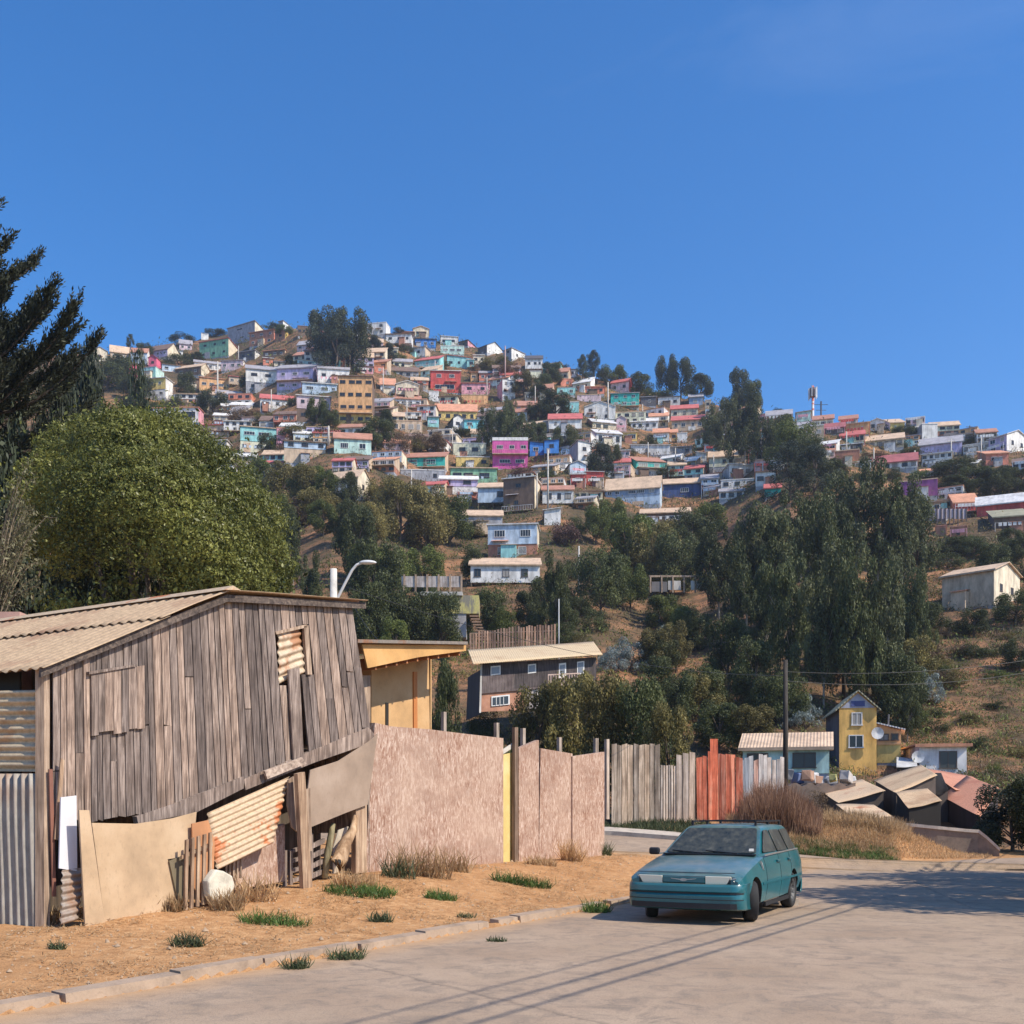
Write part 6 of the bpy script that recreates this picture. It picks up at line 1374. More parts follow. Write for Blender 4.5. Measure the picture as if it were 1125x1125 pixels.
# ---------------------------------------------------------------- poles, mast, lamp, wires
def pole(name, label, px, D, ytop, r0, m_, arms=(), base=None, cat='pole', group=None):
    b = at(px, D) if base is None else at(px, D, base); top = at(px, D, ytop); t = thing(name, label, cat, (b.x, b.y, b.z), 0, group); h = top.z-b.z
    MB().tube([(0, 0, -.3), (0, 0, h)], [r0, r0*.7], 10).build('post', m_, t, smooth=True)
    for (dz, w_) in arms:
        MB().box(-w_, w_, -.05, .05, h-dz, h-dz+.1).build('crossarm', m_, t)
        for s_ in (-1, 1): MB().tube([(s_*w_*.8, 0, h-dz+.1), (s_*w_*.8, 0, h-dz+.3)], [.05, .04], 6).build('insulator', paint((.5, .48, .45)), t)
    return t, h
DKP = boardmat((.04, .035, .03), (.08, .07, .06), 'tarred_pole', 8); CP = concmat((.5, .46, .4))
pole('utility_pole', 'thin dark utility pole at the end of the painted fence', 863, 40.5, 725, .11, DKP)
pole('utility_pole', 'dark pole with a crossarm behind the yellow ochre house', 927, 95, 708, .18, DKP, [(.6, 1.4)])
pole('utility_pole', 'tall pale pole on the slope between the pale blue grey and mint green houses', 361, 244, 468, .28, CP, [(1.5, 1.2)])
pole('utility_pole', 'dark pole standing tight beside the mint green house', 365.5, 246, 476, .35, DKP)
pole('utility_pole', 'pale pole in front of the cobalt blue houses', 602, 208, 494, .2, CP)
pole('utility_pole', 'pale pole on the right ridge in front of the maroon roof', 1005, 238, 495, .2, CP)
pole('utility_pole', 'thin white pole beside the picket fence', 614, 104, 658, .07, paint((.6, .58, .55)))
pole('utility_pole', 'pale pole at the upper left below the violet house', 239, 325, 397, .3, CP)
pole('utility_pole', 'pale pole above the orange apartment block', 393, 350, 375, .3, CP)
pole('utility_pole', 'pale pole in front of the falling skyline houses', 555, 345, 380, .25, paint((.45, .3, .27)))
pole('utility_pole', 'thin pole beside the turquoise two storey house', 668, 300, 420, .25, CP)
pole('utility_pole', 'dark skyline pole with a crossarm beside the antenna mast', 902, 318, 441, .3, DKP, [(1.0, 2.0), (2.6, 1.5)])
pole('utility_pole', 'thin antenna pole on the skyline over the dark roofed house', 1065, 300, 468, .12, DKP, [(.3, .9)])
t, h = pole('antenna_mast', 'tall red and white antenna mast with white panels at its top', 893, 300, 424, .45, rustmat((.62, .6, .58), (.45, .1, .07), .49, .51, .12, 0, (.01, .01, 1)), cat='mast')
for k in range(6):
    a = k*math.pi/3; MB().box(-.14, .14, -.1, .1, h-3.2-(k % 2)*.8, h-.2-(k % 2)*.6, 0).build('antenna_panel', paint((.7, .7, .7)), t, loc=(math.cos(a)*1.1, math.sin(a)*1.1, 0), rz=a)
MB().tube([(0, 0, h-3), (0, 0, h-.6)], [.8, .8], 8).build('ring', paint((.2, .15, .15)), t)
# street lamp behind the barn
b = at(366.5, 27); t = thing('street_lamp', 'street lamp with a curved arm rising behind the barn roof', 'street lamp', b); h = at(366.5, 27, 625).z - b.z
MB().tube([(0, 0, -.2), (0, 0, h)], [.12, .085], 12).build('pole', concmat((.58, .54, .48)), t, smooth=True)
pts = [at(x, 27, y)-b for x, y in ((367, 664), (371, 657), (379, 641), (387, 626), (392, 620.5), (397, 618.5))]
MB().tube(pts, .035, 8).build('arm', paint((.62, .6, .56), .5, .1), t, smooth=True)
a = at(395, 27, 619)-b; e = at(413, 27, 617.5)-b
bm = bmesh.new(); bmesh.ops.create_uvsphere(bm, u_segments=16, v_segments=10, radius=.5); bmesh.ops.scale(bm, vec=(.44, .2, .13), verts=bm.verts)
for v in bm.verts:
    if v.co.z < 0: v.co.z *= .6
me = bpy.data.meshes.new('lamp_head'); bm.to_mesh(me); bm.free(); link('lamp_head', me, paint((.66, .65, .62), .4, .05), t, (a+e)/2)
# pink brick chimney behind the roof, far left
p = at(8, 19.5, 700); q = MB().box(p.x-.28, p.x+.22, p.y, p.y+.5, .5, at(8, 19.5, 672).z); tag(q.build('chimney_stack', plymat((.5, .3, .24), (.6, .42, .36), 'pink_brick')), 'pinkish brick chimney stack behind the barn roof under the pale shrub', 'chimney')
# overhead cables along the right side of the street (their shadows fall across the road)
WM = paint((.02, .02, .02), .5, 0)
for k, (off, zz, r_) in enumerate(((0, 6.2, .021), (.20, 6.05, .019), (-.24, 6.4, .014))):
    pts = []
    for i in range(41):
        s_ = -14+i*1.3; sag = .00016*(s_-12)**2*6
        pts.append(Vector((6.9+off*.86+SX*s_, 8.4-off*.5+SY*s_, zz+sag)) )
    tag(MB().tube(pts, r_, 6).build('overhead_cable', WM), 'black overhead cable running along the street beyond the frame edge', 'cable', 'street cables')
def wire(label, a, b_, sag, r_=.012):
    mb = MB(); pts = [Vector(a).lerp(Vector(b_), i/24) - Vector((0, 0, sag*4*(i/24)*(1-i/24))) for i in range(25)]
    return tag(mb.tube(pts, r_, 5).build('overhead_wire', WM), label, 'wire')
wire('faint black wire from the thin dark pole towards the street lamp', at(863, 40.5, 742), at(366, 27, 640), .6, .008)
wire('upper faint black wire running right from the thin dark pole', at(863, 40.5, 738), at(1200, 44, 712), .4, .01)
wire('lower faint black wire running right from the thin dark pole', at(863, 40.5, 748), at(1200, 44, 724), .5, .01)
wire('slack wire dropping from the street lamp to the plywood house', at(390, 27, 668), at(432, 24, 715), .15, .008)
# ---------------------------------------------------------------- the station wagon
def carpaint():
    m, nt, b = _nodes('teal_car_paint')
    n1 = noise(nt, 2.2, 6, .65); n2 = noise(nt, 30, 4, .7); gp = nt.nodes.new('ShaderNodeNewGeometry'); sx = nt.nodes.new('ShaderNodeSeparateXYZ'); nt.links.new(gp.outputs['Normal'], sx.inputs[0])
    r = ramp(nt, n1.outputs['Fac'], [(.3, (.003, .095, .115)), (.7, (.006, .135, .155))])
    up = ramp(nt, sx.outputs['Z'], [(.55, (0,)*3), (.95, (.75,)*3)])               # dust settles on what faces up
    dn = mix(nt, (0, 0, 0), up.outputs['Color'], ramp(nt, n1.outputs['Fac'], [(.35, (.25,)*3), (.65, (.9,)*3)]).outputs['Color'], 'MIX')
    c = mix(nt, r.outputs['Color'], (.26, .25, .21), dn); c = mix(nt, c, (.07, .19, .21), ramp(nt, n2.outputs['Fac'], [(.55, (0,)*3), (.8, (.4,)*3)]).outputs['Color'])
    nt.links.new(c, b.inputs['Base Color']); b.inputs['Roughness'].default_value = .4; b.inputs['Coat Weight'].default_value = .6; b.inputs['Coat Roughness'].default_value = .12
    return m
CARP = carpaint(); BLK = paint((.015, .015, .017), .6, .1, 6); RUB = paint((.022, .021, .021), .85, .2, 9); DGL = glassmat((.022, .026, .022), .25, 'dusty_glass', 1)
LAMP = glassmat((.78, .72, .55), .25, 'headlight_glass'); CHR = paint((.45, .45, .43), .35, .2, 8, metal=.6)
def make_car():
    A = math.atan2(2.16, 1.06)                              # heading of the tail
    # car axes: +x forward
    fx, fy = -math.cos(A), -math.sin(A)
    pf = Vector((3.39, 15.6, 0)); off = Vector((-fy, fx, 0))  # left of the car
    right = Vector((fy, -fx, 0))
    c0 = pf - Vector((fx, fy, 0))*1.32 + right*.735
    car = thing('station_wagon', 'dusty teal station wagon parked askew at the verge, front wheel turned', 'car', (c0.x, c0.y, .016), math.atan2(fy, fx))
    st = [ # x, z_bottom, w_bottom, z_mid, w_mid, z_shoulder, w_shoulder, z_top
     (2.06, .34, .74, .50, .775, .60, .765, .645), (2.00, .27, .785, .50, .815, .64, .80, .70), (1.70, .24, .80, .50, .83, .72, .80, .775), (1.35, .22, .81, .50, .84, .79, .80, .835), (.98, .20, .815, .50, .845, .855, .795, .89),
     (.72, .20, .815, .50, .85, .89, .79, .93), (.2, .20, .815, .50, .85, .905, .79, .94), (-.5, .20, .815, .50, .85, .915, .79, .94), (-1.2, .22, .815, .50, .85, .925, .785, .94), (-1.75, .25, .80, .50, .84, .93, .77, .94), (-2.02, .32, .77, .50, .81, .92, .74, .93), (-2.12, .38, .73, .52, .77, .86, .71, .88)]
    mb = MB(); vs = []
    for x, zb, wb, zm, wm, zs, ws, zt in st:
        half = [(0, zb), (wb*.85, zb), (wb, zb+.05), (wm, zm-.05), (wm+.004, zm+.03), (wm-.015, (zm+zs)/2+.02), (ws, zs-.01), (ws-.05, zs+.018), (ws*.6, zt-.006), (0, zt)]
        ring = [(x, y, z) for y, z in half] + [(x, -y, z) for y, z in half[-2:0:-1]]
        vs += ring
    nrg = len(vs)//len(st); fs = []
    for i in range(len(st)-1):
        for k in range(nrg): fs.append((i*nrg+k, i*nrg+(k+1) % nrg, (i+1)*nrg+(k+1) % nrg, (i+1)*nrg+k))
    fs.append(tuple(range(nrg))); fs.append(tuple(range((len(st)-1)*nrg, len(st)*nrg))[::-1])
    mb.add(vs, fs); me = mb.mesh('body', True); me.materials.append(CARP); me.materials.append(BLK)
    # wheel arches cut out of the shell
    body = link('body', me, None, car)
    WX = (1.32, -1.20)
    cut = []
    for wx in WX:
        for s_ in (-1, 1):
            bm = bmesh.new(); bmesh.ops.create_cone(bm, cap_ends=True, segments=28, radius1=.345, radius2=.345, depth=.5)
            m4 = Matrix.Translation((wx, s_*.75, .29)) @ Matrix.Rotation(R(90), 4, 'X'); bmesh.ops.transform(bm, matrix=m4, verts=bm.verts)
            cm = bpy.data.meshes.new('cut'); bm.to_mesh(cm); bm.free(); cm.materials.append(CARP); cm.materials.append(BLK); cm.polygons.foreach_set('material_index', [1]*len(cm.polygons))
            co_ = bpy.data.objects.new('cut', cm); COL.objects.link(co_); co_.parent = car; cut.append(co_)
            md = body.modifiers.new('arch', 'BOOLEAN'); md.object = co_; md.operation = 'DIFFERENCE'; md.solver = 'EXACT'
    bpy.context.view_layer.update(); dg = bpy.context.evaluated_depsgraph_get()
    nm = bpy.data.meshes.new_from_object(body.evaluated_get(dg)); body.modifiers.clear(); body.data = nm
    for c in cut: bpy.data.objects.remove(c)
    try: nm.set_sharp_from_angle(angle=R(38))
    except Exception: pass
    # greenhouse: pillars and roof as one shell, panes laid a few millimetres proud
    B = [(.80, .77, .915), (-2.06, .72, .915)]; bot = [(.80, .74, .90), (.0, .785, .90), (-1.2, .78, .92), (-2.07, .70, .92)]
    top = [(.02, .575, 1.315), (-.4, .60, 1.335), (-1.2, .59, 1.335), (-1.80, .54, 1.315)]
    crown = [1.345, 1.372, 1.372, 1.345]
    v = []
    for (bx, bw, bz), (tx, tw, tz), cz in zip(bot, top, crown):
        v += [(bx, bw, bz), (tx, tw+.012, tz-.02), (tx-.005, tw-.03, tz+.012), (tx, tw*.5, cz-.006), (tx, 0, cz), (tx, -tw*.5, cz-.006), (tx-.005, -tw+.03, tz+.012), (tx, -tw-.012, tz-.02), (bx, -bw, bz)]
    f = []
    for i in range(3):
        for k in range(8): f.append((i*9+k, i*9+k+1, (i+1)*9+k+1, (i+1)*9+k))
    f.append(tuple(range(9))); f.append(tuple(range(27, 36))[::-1]); f += [(0, 9, 17, 8), (9, 18, 26, 17), (18, 27, 35, 26)]
    me = MB().add(v, f).mesh('roof', True); me.materials.append(CARP); ro = link('roof', me, None, car)
    try: me.set_sharp_from_angle(angle=R(35))
    except Exception: pass
    def quadlerp(c, u, v_): return (Vector(c[0]).lerp(Vector(c[1]), u)).lerp(Vector(c[3]).lerp(Vector(c[2]), u), v_)
    def pane(name, c, outn, m_, parent=car, th=.008, lift=.004, rad=.1):
        """rounded quad: c = four corners"""
        o = Vector(outn).normalized(); pts = []
        corners = [(0, 0), (1, 0), (1, 1), (0, 1)]
        for i, (u, v_) in enumerate(corners):
            for k in range(4):
                a = math.pi/2*k/3
                ru = rad*.6
                cu = u + (ru if u == 0 else -ru); cv = v_ + (rad if v_ == 0 else -rad)
                base = {0: math.pi, 1: 1.5*math.pi, 2: 0, 3: .5*math.pi}[i]
                pts.append(quadlerp(c, cu + math.cos(base+a)*ru, cv + math.sin(base+a)*rad))
        n_ = (Vector(c[1])-Vector(c[0])).cross(Vector(c[3])-Vector(c[0])).normalized()
        if n_.dot(o) < 0: n_ = -n_
        return MB().prism([p + n_*lift for p in pts], n_*th).build(name, m_, parent)
    # windscreen and rear glass
    def onf(y, t): # front face line
        b_, t_ = Vector((.80, .74, .90)), Vector((.02, .575, 1.315)); p = b_.lerp(t_, t); return Vector((p.x, p.y*y, p.z))
    ws = pane('windscreen', [onf(-.95, .09), onf(.95, .09), onf(.93, .95), onf(-.93, .95)], (1, 0, .8), DGL, lift=.006, rad=.07)
    pane('sticker', [onf(.80, .12), onf(.92, .12), onf(.92, .24), onf(.80, .24)], (1, 0, .8), paint((.6, .58, .52)), ws, .003, .018, .05) if False else None
    pane('sticker', [onf(.90, .13), onf(.80, .13), onf(.80, .22), onf(.90, .22)], (1, 0, .8), paint((.6, .58, .52)), ws, .003, .018, .05)
    def onr(y, t): b_, t_ = Vector((-2.07, .70, .92)), Vector((-1.80, .54, 1.315)); p = b_.lerp(t_, t); return Vector((p.x, p.y*y, p.z))
    pane('rear_window', [onr(-.9, .1), onr(.9, .1), onr(.9, .92), onr(-.9, .92)], (-1, 0, .8), DGL, lift=.006, rad=.07)
    def side(x, t, s_):
        bx = [p[0] for p in bot]; 
        b_ = Vector((x, np.interp(-x, [-.8, 0, 1.2, 2.07], [.74, .785, .78, .70]), .90)); 
        tw = np.interp(-x, [-.02, .4, 1.2, 1.8], [.587, .612, .602, .552]); return Vector((x, s_*lerp(b_.y, tw, t), lerp(.905, 1.31, t)))
    for s_ in (-1, 1):
        for nm_, (a0, a1, b0, b1) in (('front_side_window', (.58, -.20, .02, -.20)), ('rear_side_window', (-.27, -.98, -.27, -.90)), ('cargo_window', (-1.06, -1.86, -.98, -1.70))):
            c = [side(a0, .10, s_), side(a1, .10, s_), side(b1, .90, s_), side(b0, .90, s_)]
            pane(nm_, c, (0, s_, .3), DGL, lift=.012, rad=.09)
        # door seams, belt trim, side moulding, handles
        sm = MB()
        for xs in (.70, -.24, -1.02):
            I = lambda k_: float(np.interp(-xs, [-q_[0] for q_ in st], [q_[k_] for q_ in st])); wb, zb, wm, zm, ws_, zs = I(2), I(1), I(4), I(3), I(6), I(5)
            pr = [(wb, zb+.06), (wm, zm-.05), (wm+.004, zm+.03), (wm-.015, (zm+zs)/2+.02), (ws_, zs-.01)]
            q_ = [Vector((xs-.004, s_*(w_+.003), z_)) for w_, z_ in pr] + [Vector((xs-.004, s_*(w_-.01), z_)) for w_, z_ in pr[::-1]]; sm.prism(q_, (.008, 0, 0))
        sm.build('door_seam', BLK, car)
        q = [Vector((.70, s_*.80, .905)), Vector((-1.80, s_*.765, .935)), Vector((-1.80, s_*.765, .952)), Vector((.70, s_*.80, .93))]
        MB().prism(q, (0, s_*.016, 0)).build('belt_trim', CHR, car)
        q_ = [(-1.98, .808), (-1.75, .834), (-1.2, .846), (.2, .848), (.96, .845)]; mo = MB()
        for (xa, ya), (xb, yb_) in zip(q_[:-1], q_[1:]): mo.prism([(xa, s_*ya, .50), (xb, s_*yb_, .50), (xb, s_*yb_, .535), (xa, s_*ya, .535)], (0, s_*.014, 0))
        mo.build('side_moulding', CARP, car)
        for xs in (-.12, -.92): MB().box(xs-.09, xs+.09, min(s_*.81, s_*.85), max(s_*.81, s_*.85), .79, .825).build('door_handle', CARP, car, bevel=.008)
        if s_ < 0: MB().box(.62, .70, -.99, -.82, .90, 1.01).build('mirror', BLK, car, bevel=.03)
        MB().box(-1.70, .0, s_*.50-.018, s_*.50+.018, 1.395, 1.42).build('roof_rail', BLK, car)
        for xs in (-.03, -.85, -1.66): MB().box(xs-.03, xs+.03, s_*.50-.015, s_*.50+.015, 1.34, 1.40).build('rail_foot', BLK, car)
        MB().box(-.9, .7, min(s_*.79, s_*.825), max(s_*.79, s_*.825), .17, .23).build('sill', BLK, car)
    for xs in (-.35, -1.35): MB().box(xs-.02, xs+.02, -.49, .49, 1.40, 1.42).build('cross_rail', BLK, car)
    # front: bumper, grille, lamps
    BY = [-.80, -.802, -.79, -.765, -.72, -.64, -.5, -.28, 0, .28, .5, .64, .72, .765, .79, .802, .80]; BXS = [-.42, -.2, -.11, -.06, -.02, .01, .035, .055, .062, .055, .035, .01, -.02, -.06, -.11, -.2, -.42]
    def bump_(x0, sign, name, wrap=1.0):
        mb = MB(); pr = []
        prof = [(.0, .20), (.055, .22), (.085, .30), (.09, .40), (.072, .43), (.075, .445), (.09, .46), (.085, .53), (.06, .56), (0, .565)]
        ys = BY; sx_ = BXS
        vs = []
        for y, dx in zip(ys, sx_):
            for px_, z in prof: vs.append((x0 + sign*(dx*(wrap if dx < -.1 else 1) + px_), y*(1.045 if sign > 0 else 1.0), z))
        n_ = len(prof); fs = [(i*n_+k, i*n_+k+1, (i+1)*n_+k+1, (i+1)*n_+k) for i in range(len(ys)-1) for k in range(n_-1)]
        o = mb.add(vs, fs).build(name, CARP, car, smooth=True); o.data.set_sharp_from_angle(angle=R(30)); s = o.modifiers.new('t', 'SOLIDIFY'); s.thickness = .012; return o
    fb = bump_(2.03, 1, 'front_bumper'); bump_(-2.04, -1, 'rear_bumper', .3)
    def strip_(z0, z1, out, ylim, name, m_):
        ys = BY; sx_ = BXS
        k_ = [i for i in range(17) if ylim[0] <= i <= ylim[1]]; mb = MB()
        for a_, b_ in zip(k_[:-1], k_[1:]):
            q_ = [(2.03+sx_[a_]+out, ys[a_]*1.047, z0), (2.03+sx_[b_]+out, ys[b_]*1.047, z0), (2.03+sx_[b_]+out, ys[b_]*1.047, z1), (2.03+sx_[a_]+out, ys[a_]*1.047, z1)]; mb.prism(q_, (-.03, 0, 0))
        mb.build(name, m_, fb)
    strip_(.428, .447, .086, (2, 14), 'bumper_groove', BLK); strip_(.225, .30, .089, (4, 12), 'air_intake', BLK); strip_(.345, .355, .0925, (2, 14), 'bumper_line', BLK)
    MB().box(2.0, 2.060, -.66, .66, .555, .662).build('front_panel', BLK, car)
    gr = MB().box(2.05, 2.088, -.30, .30, .575, .655).build('grille', CARP, car, bevel=.006)
    mb = MB()
    # winged emblem: an oval with two swept bars
    e = []
    for k in range(20): a = 2*math.pi*k/20; e.append((2.089, math.cos(a)*.05, .615+math.sin(a)*.021))
    mb.prism(e, (.008, 0, 0)); mb.prism([(2.089, .05, .624), (2.089, .19, .636), (2.089, .17, .626), (2.089, .05, .612)], (.005, 0, 0)); mb.prism([(2.089, -.05, .624), (2.089, -.19, .636), (2.089, -.17, .626), (2.089, -.05, .612)], (.005, 0, 0))
    mb.build('emblem', CHR, gr)
    for s_ in (-1, 1):
        q = [(2.064, s_*.31, .562), (2.070, s_*.31, .668), (2.04, s_*.665, .668), (2.035, s_*.665, .562)]
        MB().prism(q, (.02, 0, 0)).build('headlight', LAMP, car, bevel=.006)
        hb = MB().prism([(2.03, s_*.65, .565), (2.035, s_*.65, .66), (1.93, s_*.79, .655), (1.92, s_*.795, .57)], (.018, 0, 0)).build('indicator_socket' if s_ > 0 else 'indicator_lens', BLK if s_ > 0 else LAMP, car)
        if s_ > 0:
            mb = MB(); mb.tube([(2.06, .70, .60), (2.03, .72, .62), (2.03, .75, .60)], .012, 5); mb.tube([(2.05, .68, .63), (2.04, .73, .64)], .014, 5); mb.build('loose_wiring', CHR, hb)
    # bonnet seam, wipers, white scuff
    mb = MB(); mb.prism([(2.0, -.70, .707), (2.0, .70, .707), (1.985, .70, .713), (1.985, -.70, .713)], (0, 0, .004)); mb.build('bonnet_seam', BLK, car)
    MB().box(.76, .86, -.70, .70, .915, .935).build('cowl', BLK, car)
    for y in (-.1, .42): MB().tube([(.80, y, .94), (.70, y-.5, .975)], .008, 5).build('wiper', BLK, car)
    MB().prism([(.95, .815, .80), (1.02, .815, .84), (.90, .825, .72), (.87, .825, .70)], (0, .02, .012)).build('scuff', paint((.55, .55, .52)), car)
    pl = MB().box(2.148, 2.156, -.2, .2, .34, .42)
    # wheels
    def wheel(x, y, steer):
        w_ = bpy.data.objects.new('wheel', None); COL.objects.link(w_); w_.parent = car; w_.location = (x, y, .285); w_.rotation_euler = (0, 0, steer)
        prof = [(.19, -.085), (.26, -.088), (.283, -.065), (.287, 0), (.283, .065), (.26, .088), (.19, .085), (.18, 0)]
        n_ = 40; vs, fs = [], []
        for i in range(n_):
            a = 2*math.pi*i/n_
            for r_, yy in prof: vs.append((math.cos(a)*r_, yy, math.sin(a)*r_))
        m_ = len(prof)
        for i in range(n_):
            for k in range(m_): fs.append((i*m_+k, i*m_+(k+1) % m_, ((i+1) % n_)*m_+(k+1) % m_, ((i+1) % n_)*m_+k))
        MB().add(vs, fs).build('tyre', RUB, w_, smooth=True)
        s_ = 1 if y > 0 else -1; mb = MB(); prof = [(0, .055), (.04, .06), (.07, .045), (.12, .05), (.155, .075), (.188, .082), (.192, .0)]
        vs = []; n_ = 28
        for i in range(n_):
            a = 2*math.pi*i/n_
            for k, (r_, yy) in enumerate(prof): rr = r_; vs.append((math.cos(a)*rr, s_*(yy - (.02 if (i % 4 < 2 and k in (2, 3)) else 0)), math.sin(a)*rr))
        m_ = len(prof); fs = [(i*m_+k, i*m_+k+1, ((i+1) % n_)*m_+k+1, ((i+1) % n_)*m_+k) for i in range(n_) for k in range(m_-1)]
        MB().add(vs, fs).build('rim', paint((.10, .10, .10), .6, .3, 6, metal=.3), w_)
    wheel(1.32, -.725, R(22)); wheel(1.32, .745, R(22)); wheel(-1.20, -.745, 0); wheel(-1.20, .745, 0)
    MB().box(-1.9, 1.9, -.6, .6, .20, .26).build('underbody', BLK, car)
    tag(MB().box(-.06, .06, -.05, .06, 0, .12).build('wheel_chock', concmat((.5, .4, .3), 'stone'), None, loc=tuple(Vector((c0.x, c0.y, .01)) + Vector((fx, fy, 0))*-1.55 - right*.78)), 'small stone wedged behind the rear wheel of the teal car', 'stone')
make_car()
# ---------------------------------------------------------------- the great round tree, the conifer and the pale shrub at the left
def merge(parts):
    V, Q, o = [], [], 0
    for v, q in parts: V.append(v); Q.append(q+o); o += len(v)
    return np.concatenate(V), np.concatenate(Q)
def big_tree():
    g = np.random.default_rng(3); D = 30; m = D/F
    lobes = [(60, 545, 45, 0), (95, 520, 58, 1), (135, 515, 62, -1), (180, 520, 66, 0), (220, 550, 66, 1), (250, 585, 60, -1), (280, 625, 42, 0), (268, 655, 42, 1), (115, 560, 55, -2), (165, 560, 60, -2.2), (215, 600, 52, -2), (245, 640, 48, -1.5), (70, 590, 45, .5), (140, 500, 48, 1.5), (190, 505, 46, 2),
             (160, 540, 75, 2.5), (230, 600, 70, 2.5), (100, 560, 70, 3), (290, 650, 25, -.5), (300, 640, 18, .5)]
    cs = np.array([tuple(at(x, D+dy, y)) for x, y, r_, dy in lobes]); rs = np.array([r_*m for x, y, r_, dy in lobes])
    n = 320000; k = g.choice(len(cs), n, p=rs**2/np.sum(rs**2)); d = g.normal(size=(n, 3)); d /= np.linalg.norm(d, axis=1, keepdims=True)
    # clumpy surface
    bumpy = 1 + .07*np.sin(d[:, 0]*9+k)*np.cos(d[:, 2]*11+k*2) + .07*np.sin(d[:, 1]*17+d[:, 2]*13) + .05*np.sin(d[:, 0]*31+d[:, 2]*27+k)*np.sin(d[:, 1]*29)
    P = cs[k] + d*(rs[k]*bumpy*g.uniform(.90, 1.03, n))[:, None]
    ins = np.zeros(n, bool)
    for c, r_ in zip(cs, rs): ins |= (np.linalg.norm(P-c, axis=1) < r_*.86)
    und = (d[:, 2] < -.45) & (g.random(n) < .7)
    keep = ~ins & ~und & (P[:, 2] > 5.2)
    P, d = P[keep], d[keep]
    V1 = leaves(P, d, .082, g, .3, .45, jitter=.8)
    # sparse inner leaves and low sprigs
    n2 = 26000; k = g.choice(len(cs), n2); P2 = cs[k] + g.normal(size=(n2, 3))*(rs[k]*.45)[:, None]; V2 = leaves(P2, g.normal(size=(n2, 3)), .13, g, 0, .5)
    sp = np.array([tuple(at(x, 28.5, y)) for x, y in ((120, 665), (130, 640), (190, 655), (205, 650), (85, 672), (228, 660), (60, 665), (215, 640))]); k = g.choice(len(sp), 2600)
    P3 = sp[k] + g.normal(size=(2600, 3))*np.array([.3, .3, .26]); V3 = leaves(P3, g.normal(size=(2600, 3)), .13, g, 0, .5, up=1)
    V, Q = merge([V1, V2, V3])
    b = at(175, D+1); t = thing('round_tree', 'great round bright green leafy tree behind the barn', 'tree', b)
    bv = np.array(tuple(b)); me = npmesh('crown', V-bv, Q, leafmat((.022, .034, .008), (.33, .33, .085), trans=.3, rough=.42)); link('crown', me, None, t)
    mb = MB()
    for x, y in ((130, 520), (180, 520), (230, 570), (265, 620), (90, 560), (160, 600)):
        e = at(x, D, y)-b; mb.tube([(0, 0, -.3), (e.x*.15, 0, 2.2), (e.x*.5, e.y*.4, e.z*.55), tuple(e)], [.3, .22, .12, .05], 8)
    mb.build('trunk', BARK, t, smooth=True)
big_tree()
def conifer():
    g = np.random.default_rng(8); r_ = random.Random(8); D = 36.0; b = at(-75, D)
    t = thing('cypress', 'dark feathery cypress with upswept branches at the left edge', 'tree', b); mb = MB(); P, T = [], []
    top = EYE+(HY-120)/F*D - b.z
    MBt = MB(); MBt.tube([(0, 0, -.3), (.1, 0, top*.4), (0, .1, top*.75), (0, 0, top)], [.55, .42, .2, .05], 10); MBt.build('trunk', BARK, t, smooth=True)
    # reach of the outline to the right, by row
    rows = [150, 235, 300, 365, 395, 430, 470, 510, 560]; reach = [40, 104, 150, 178, 222, 226, 170, 140, 120]
    for i in range(190):
        h = top*(.3 + .68*r_.random()**.9) if i > 40 else top*(.30+.03*(i % 20)); az = r_.uniform(-2.6, 1.6) if r_.random() < .7 else r_.uniform(0, 6.28)
        row_tip = HY - (b.z+h+1.0-EYE)/D*F
        L = ip(row_tip, rows, reach)*D/F*r_.uniform(.6, 1.0)*(1 if abs(math.cos(az)) > .8 and math.cos(az) > 0 else .8)
        dx, dy = math.cos(az), math.sin(az); pts = []
        for k in range(9):
            u = k/8; pts.append(Vector((dx*L*u, dy*L*u, h - .35*L*.3*math.sin(u*math.pi*.9)*1.2 + .42*L*u**2.2 - .9)))
        mb.tube(pts, [.07*(1-u/9)+.01 for u in range(9)], 5)
        # sprays
        ns = int(12*L)
        for s_ in range(ns):
            u = .25+.75*r_.random()**.7; k = min(7, int(u*8)); p0 = pts[k].lerp(pts[k+1], u*8-k); tg = (pts[k+1]-pts[k]).normalized()
            sd_ = Vector((-dy, dx, 0))*r_.choice((-1, 1)); dr = (tg*.9 + sd_*r_.uniform(.2, .8)*(1-u*.5) + Vector((0, 0, r_.uniform(.1, .9)))).normalized(); sl_ = r_.uniform(.5, 1.25)*(1.2-.6*u)
            for q in range(16):
                v = q/16; pp = p0 + dr*sl_*v + Vector((0, 0, .12*v*v)); P.append(pp); T.append(dr)
    mb.build('branch', BARK, t)
    P = np.array([tuple(p) for p in P]); T = np.array([tuple(p) for p in T]); rep = 3; P = np.repeat(P, rep, 0) + g.normal(size=(len(P)*rep, 3))*.045; T = np.repeat(T, rep, 0) + g.normal(size=(len(P), 3))*.45
    T /= np.linalg.norm(T, axis=1, keepdims=True); Nn = g.normal(size=P.shape); B = np.cross(Nn, T); B /= np.linalg.norm(B, axis=1, keepdims=True); s = g.uniform(.10, .2, len(P))[:, None]
    V = np.stack([P, P+T*s*.5+B*s*.16, P+T*s, P+T*s*.5-B*s*.16], 1).reshape(-1, 3)
    link('foliage', npmesh('foliage', V, np.arange(len(V)).reshape(-1, 4), leafmat((.014, .020, .013), (.11, .115, .06), trans=.15)), None, t)
    return len(P)
conifer()
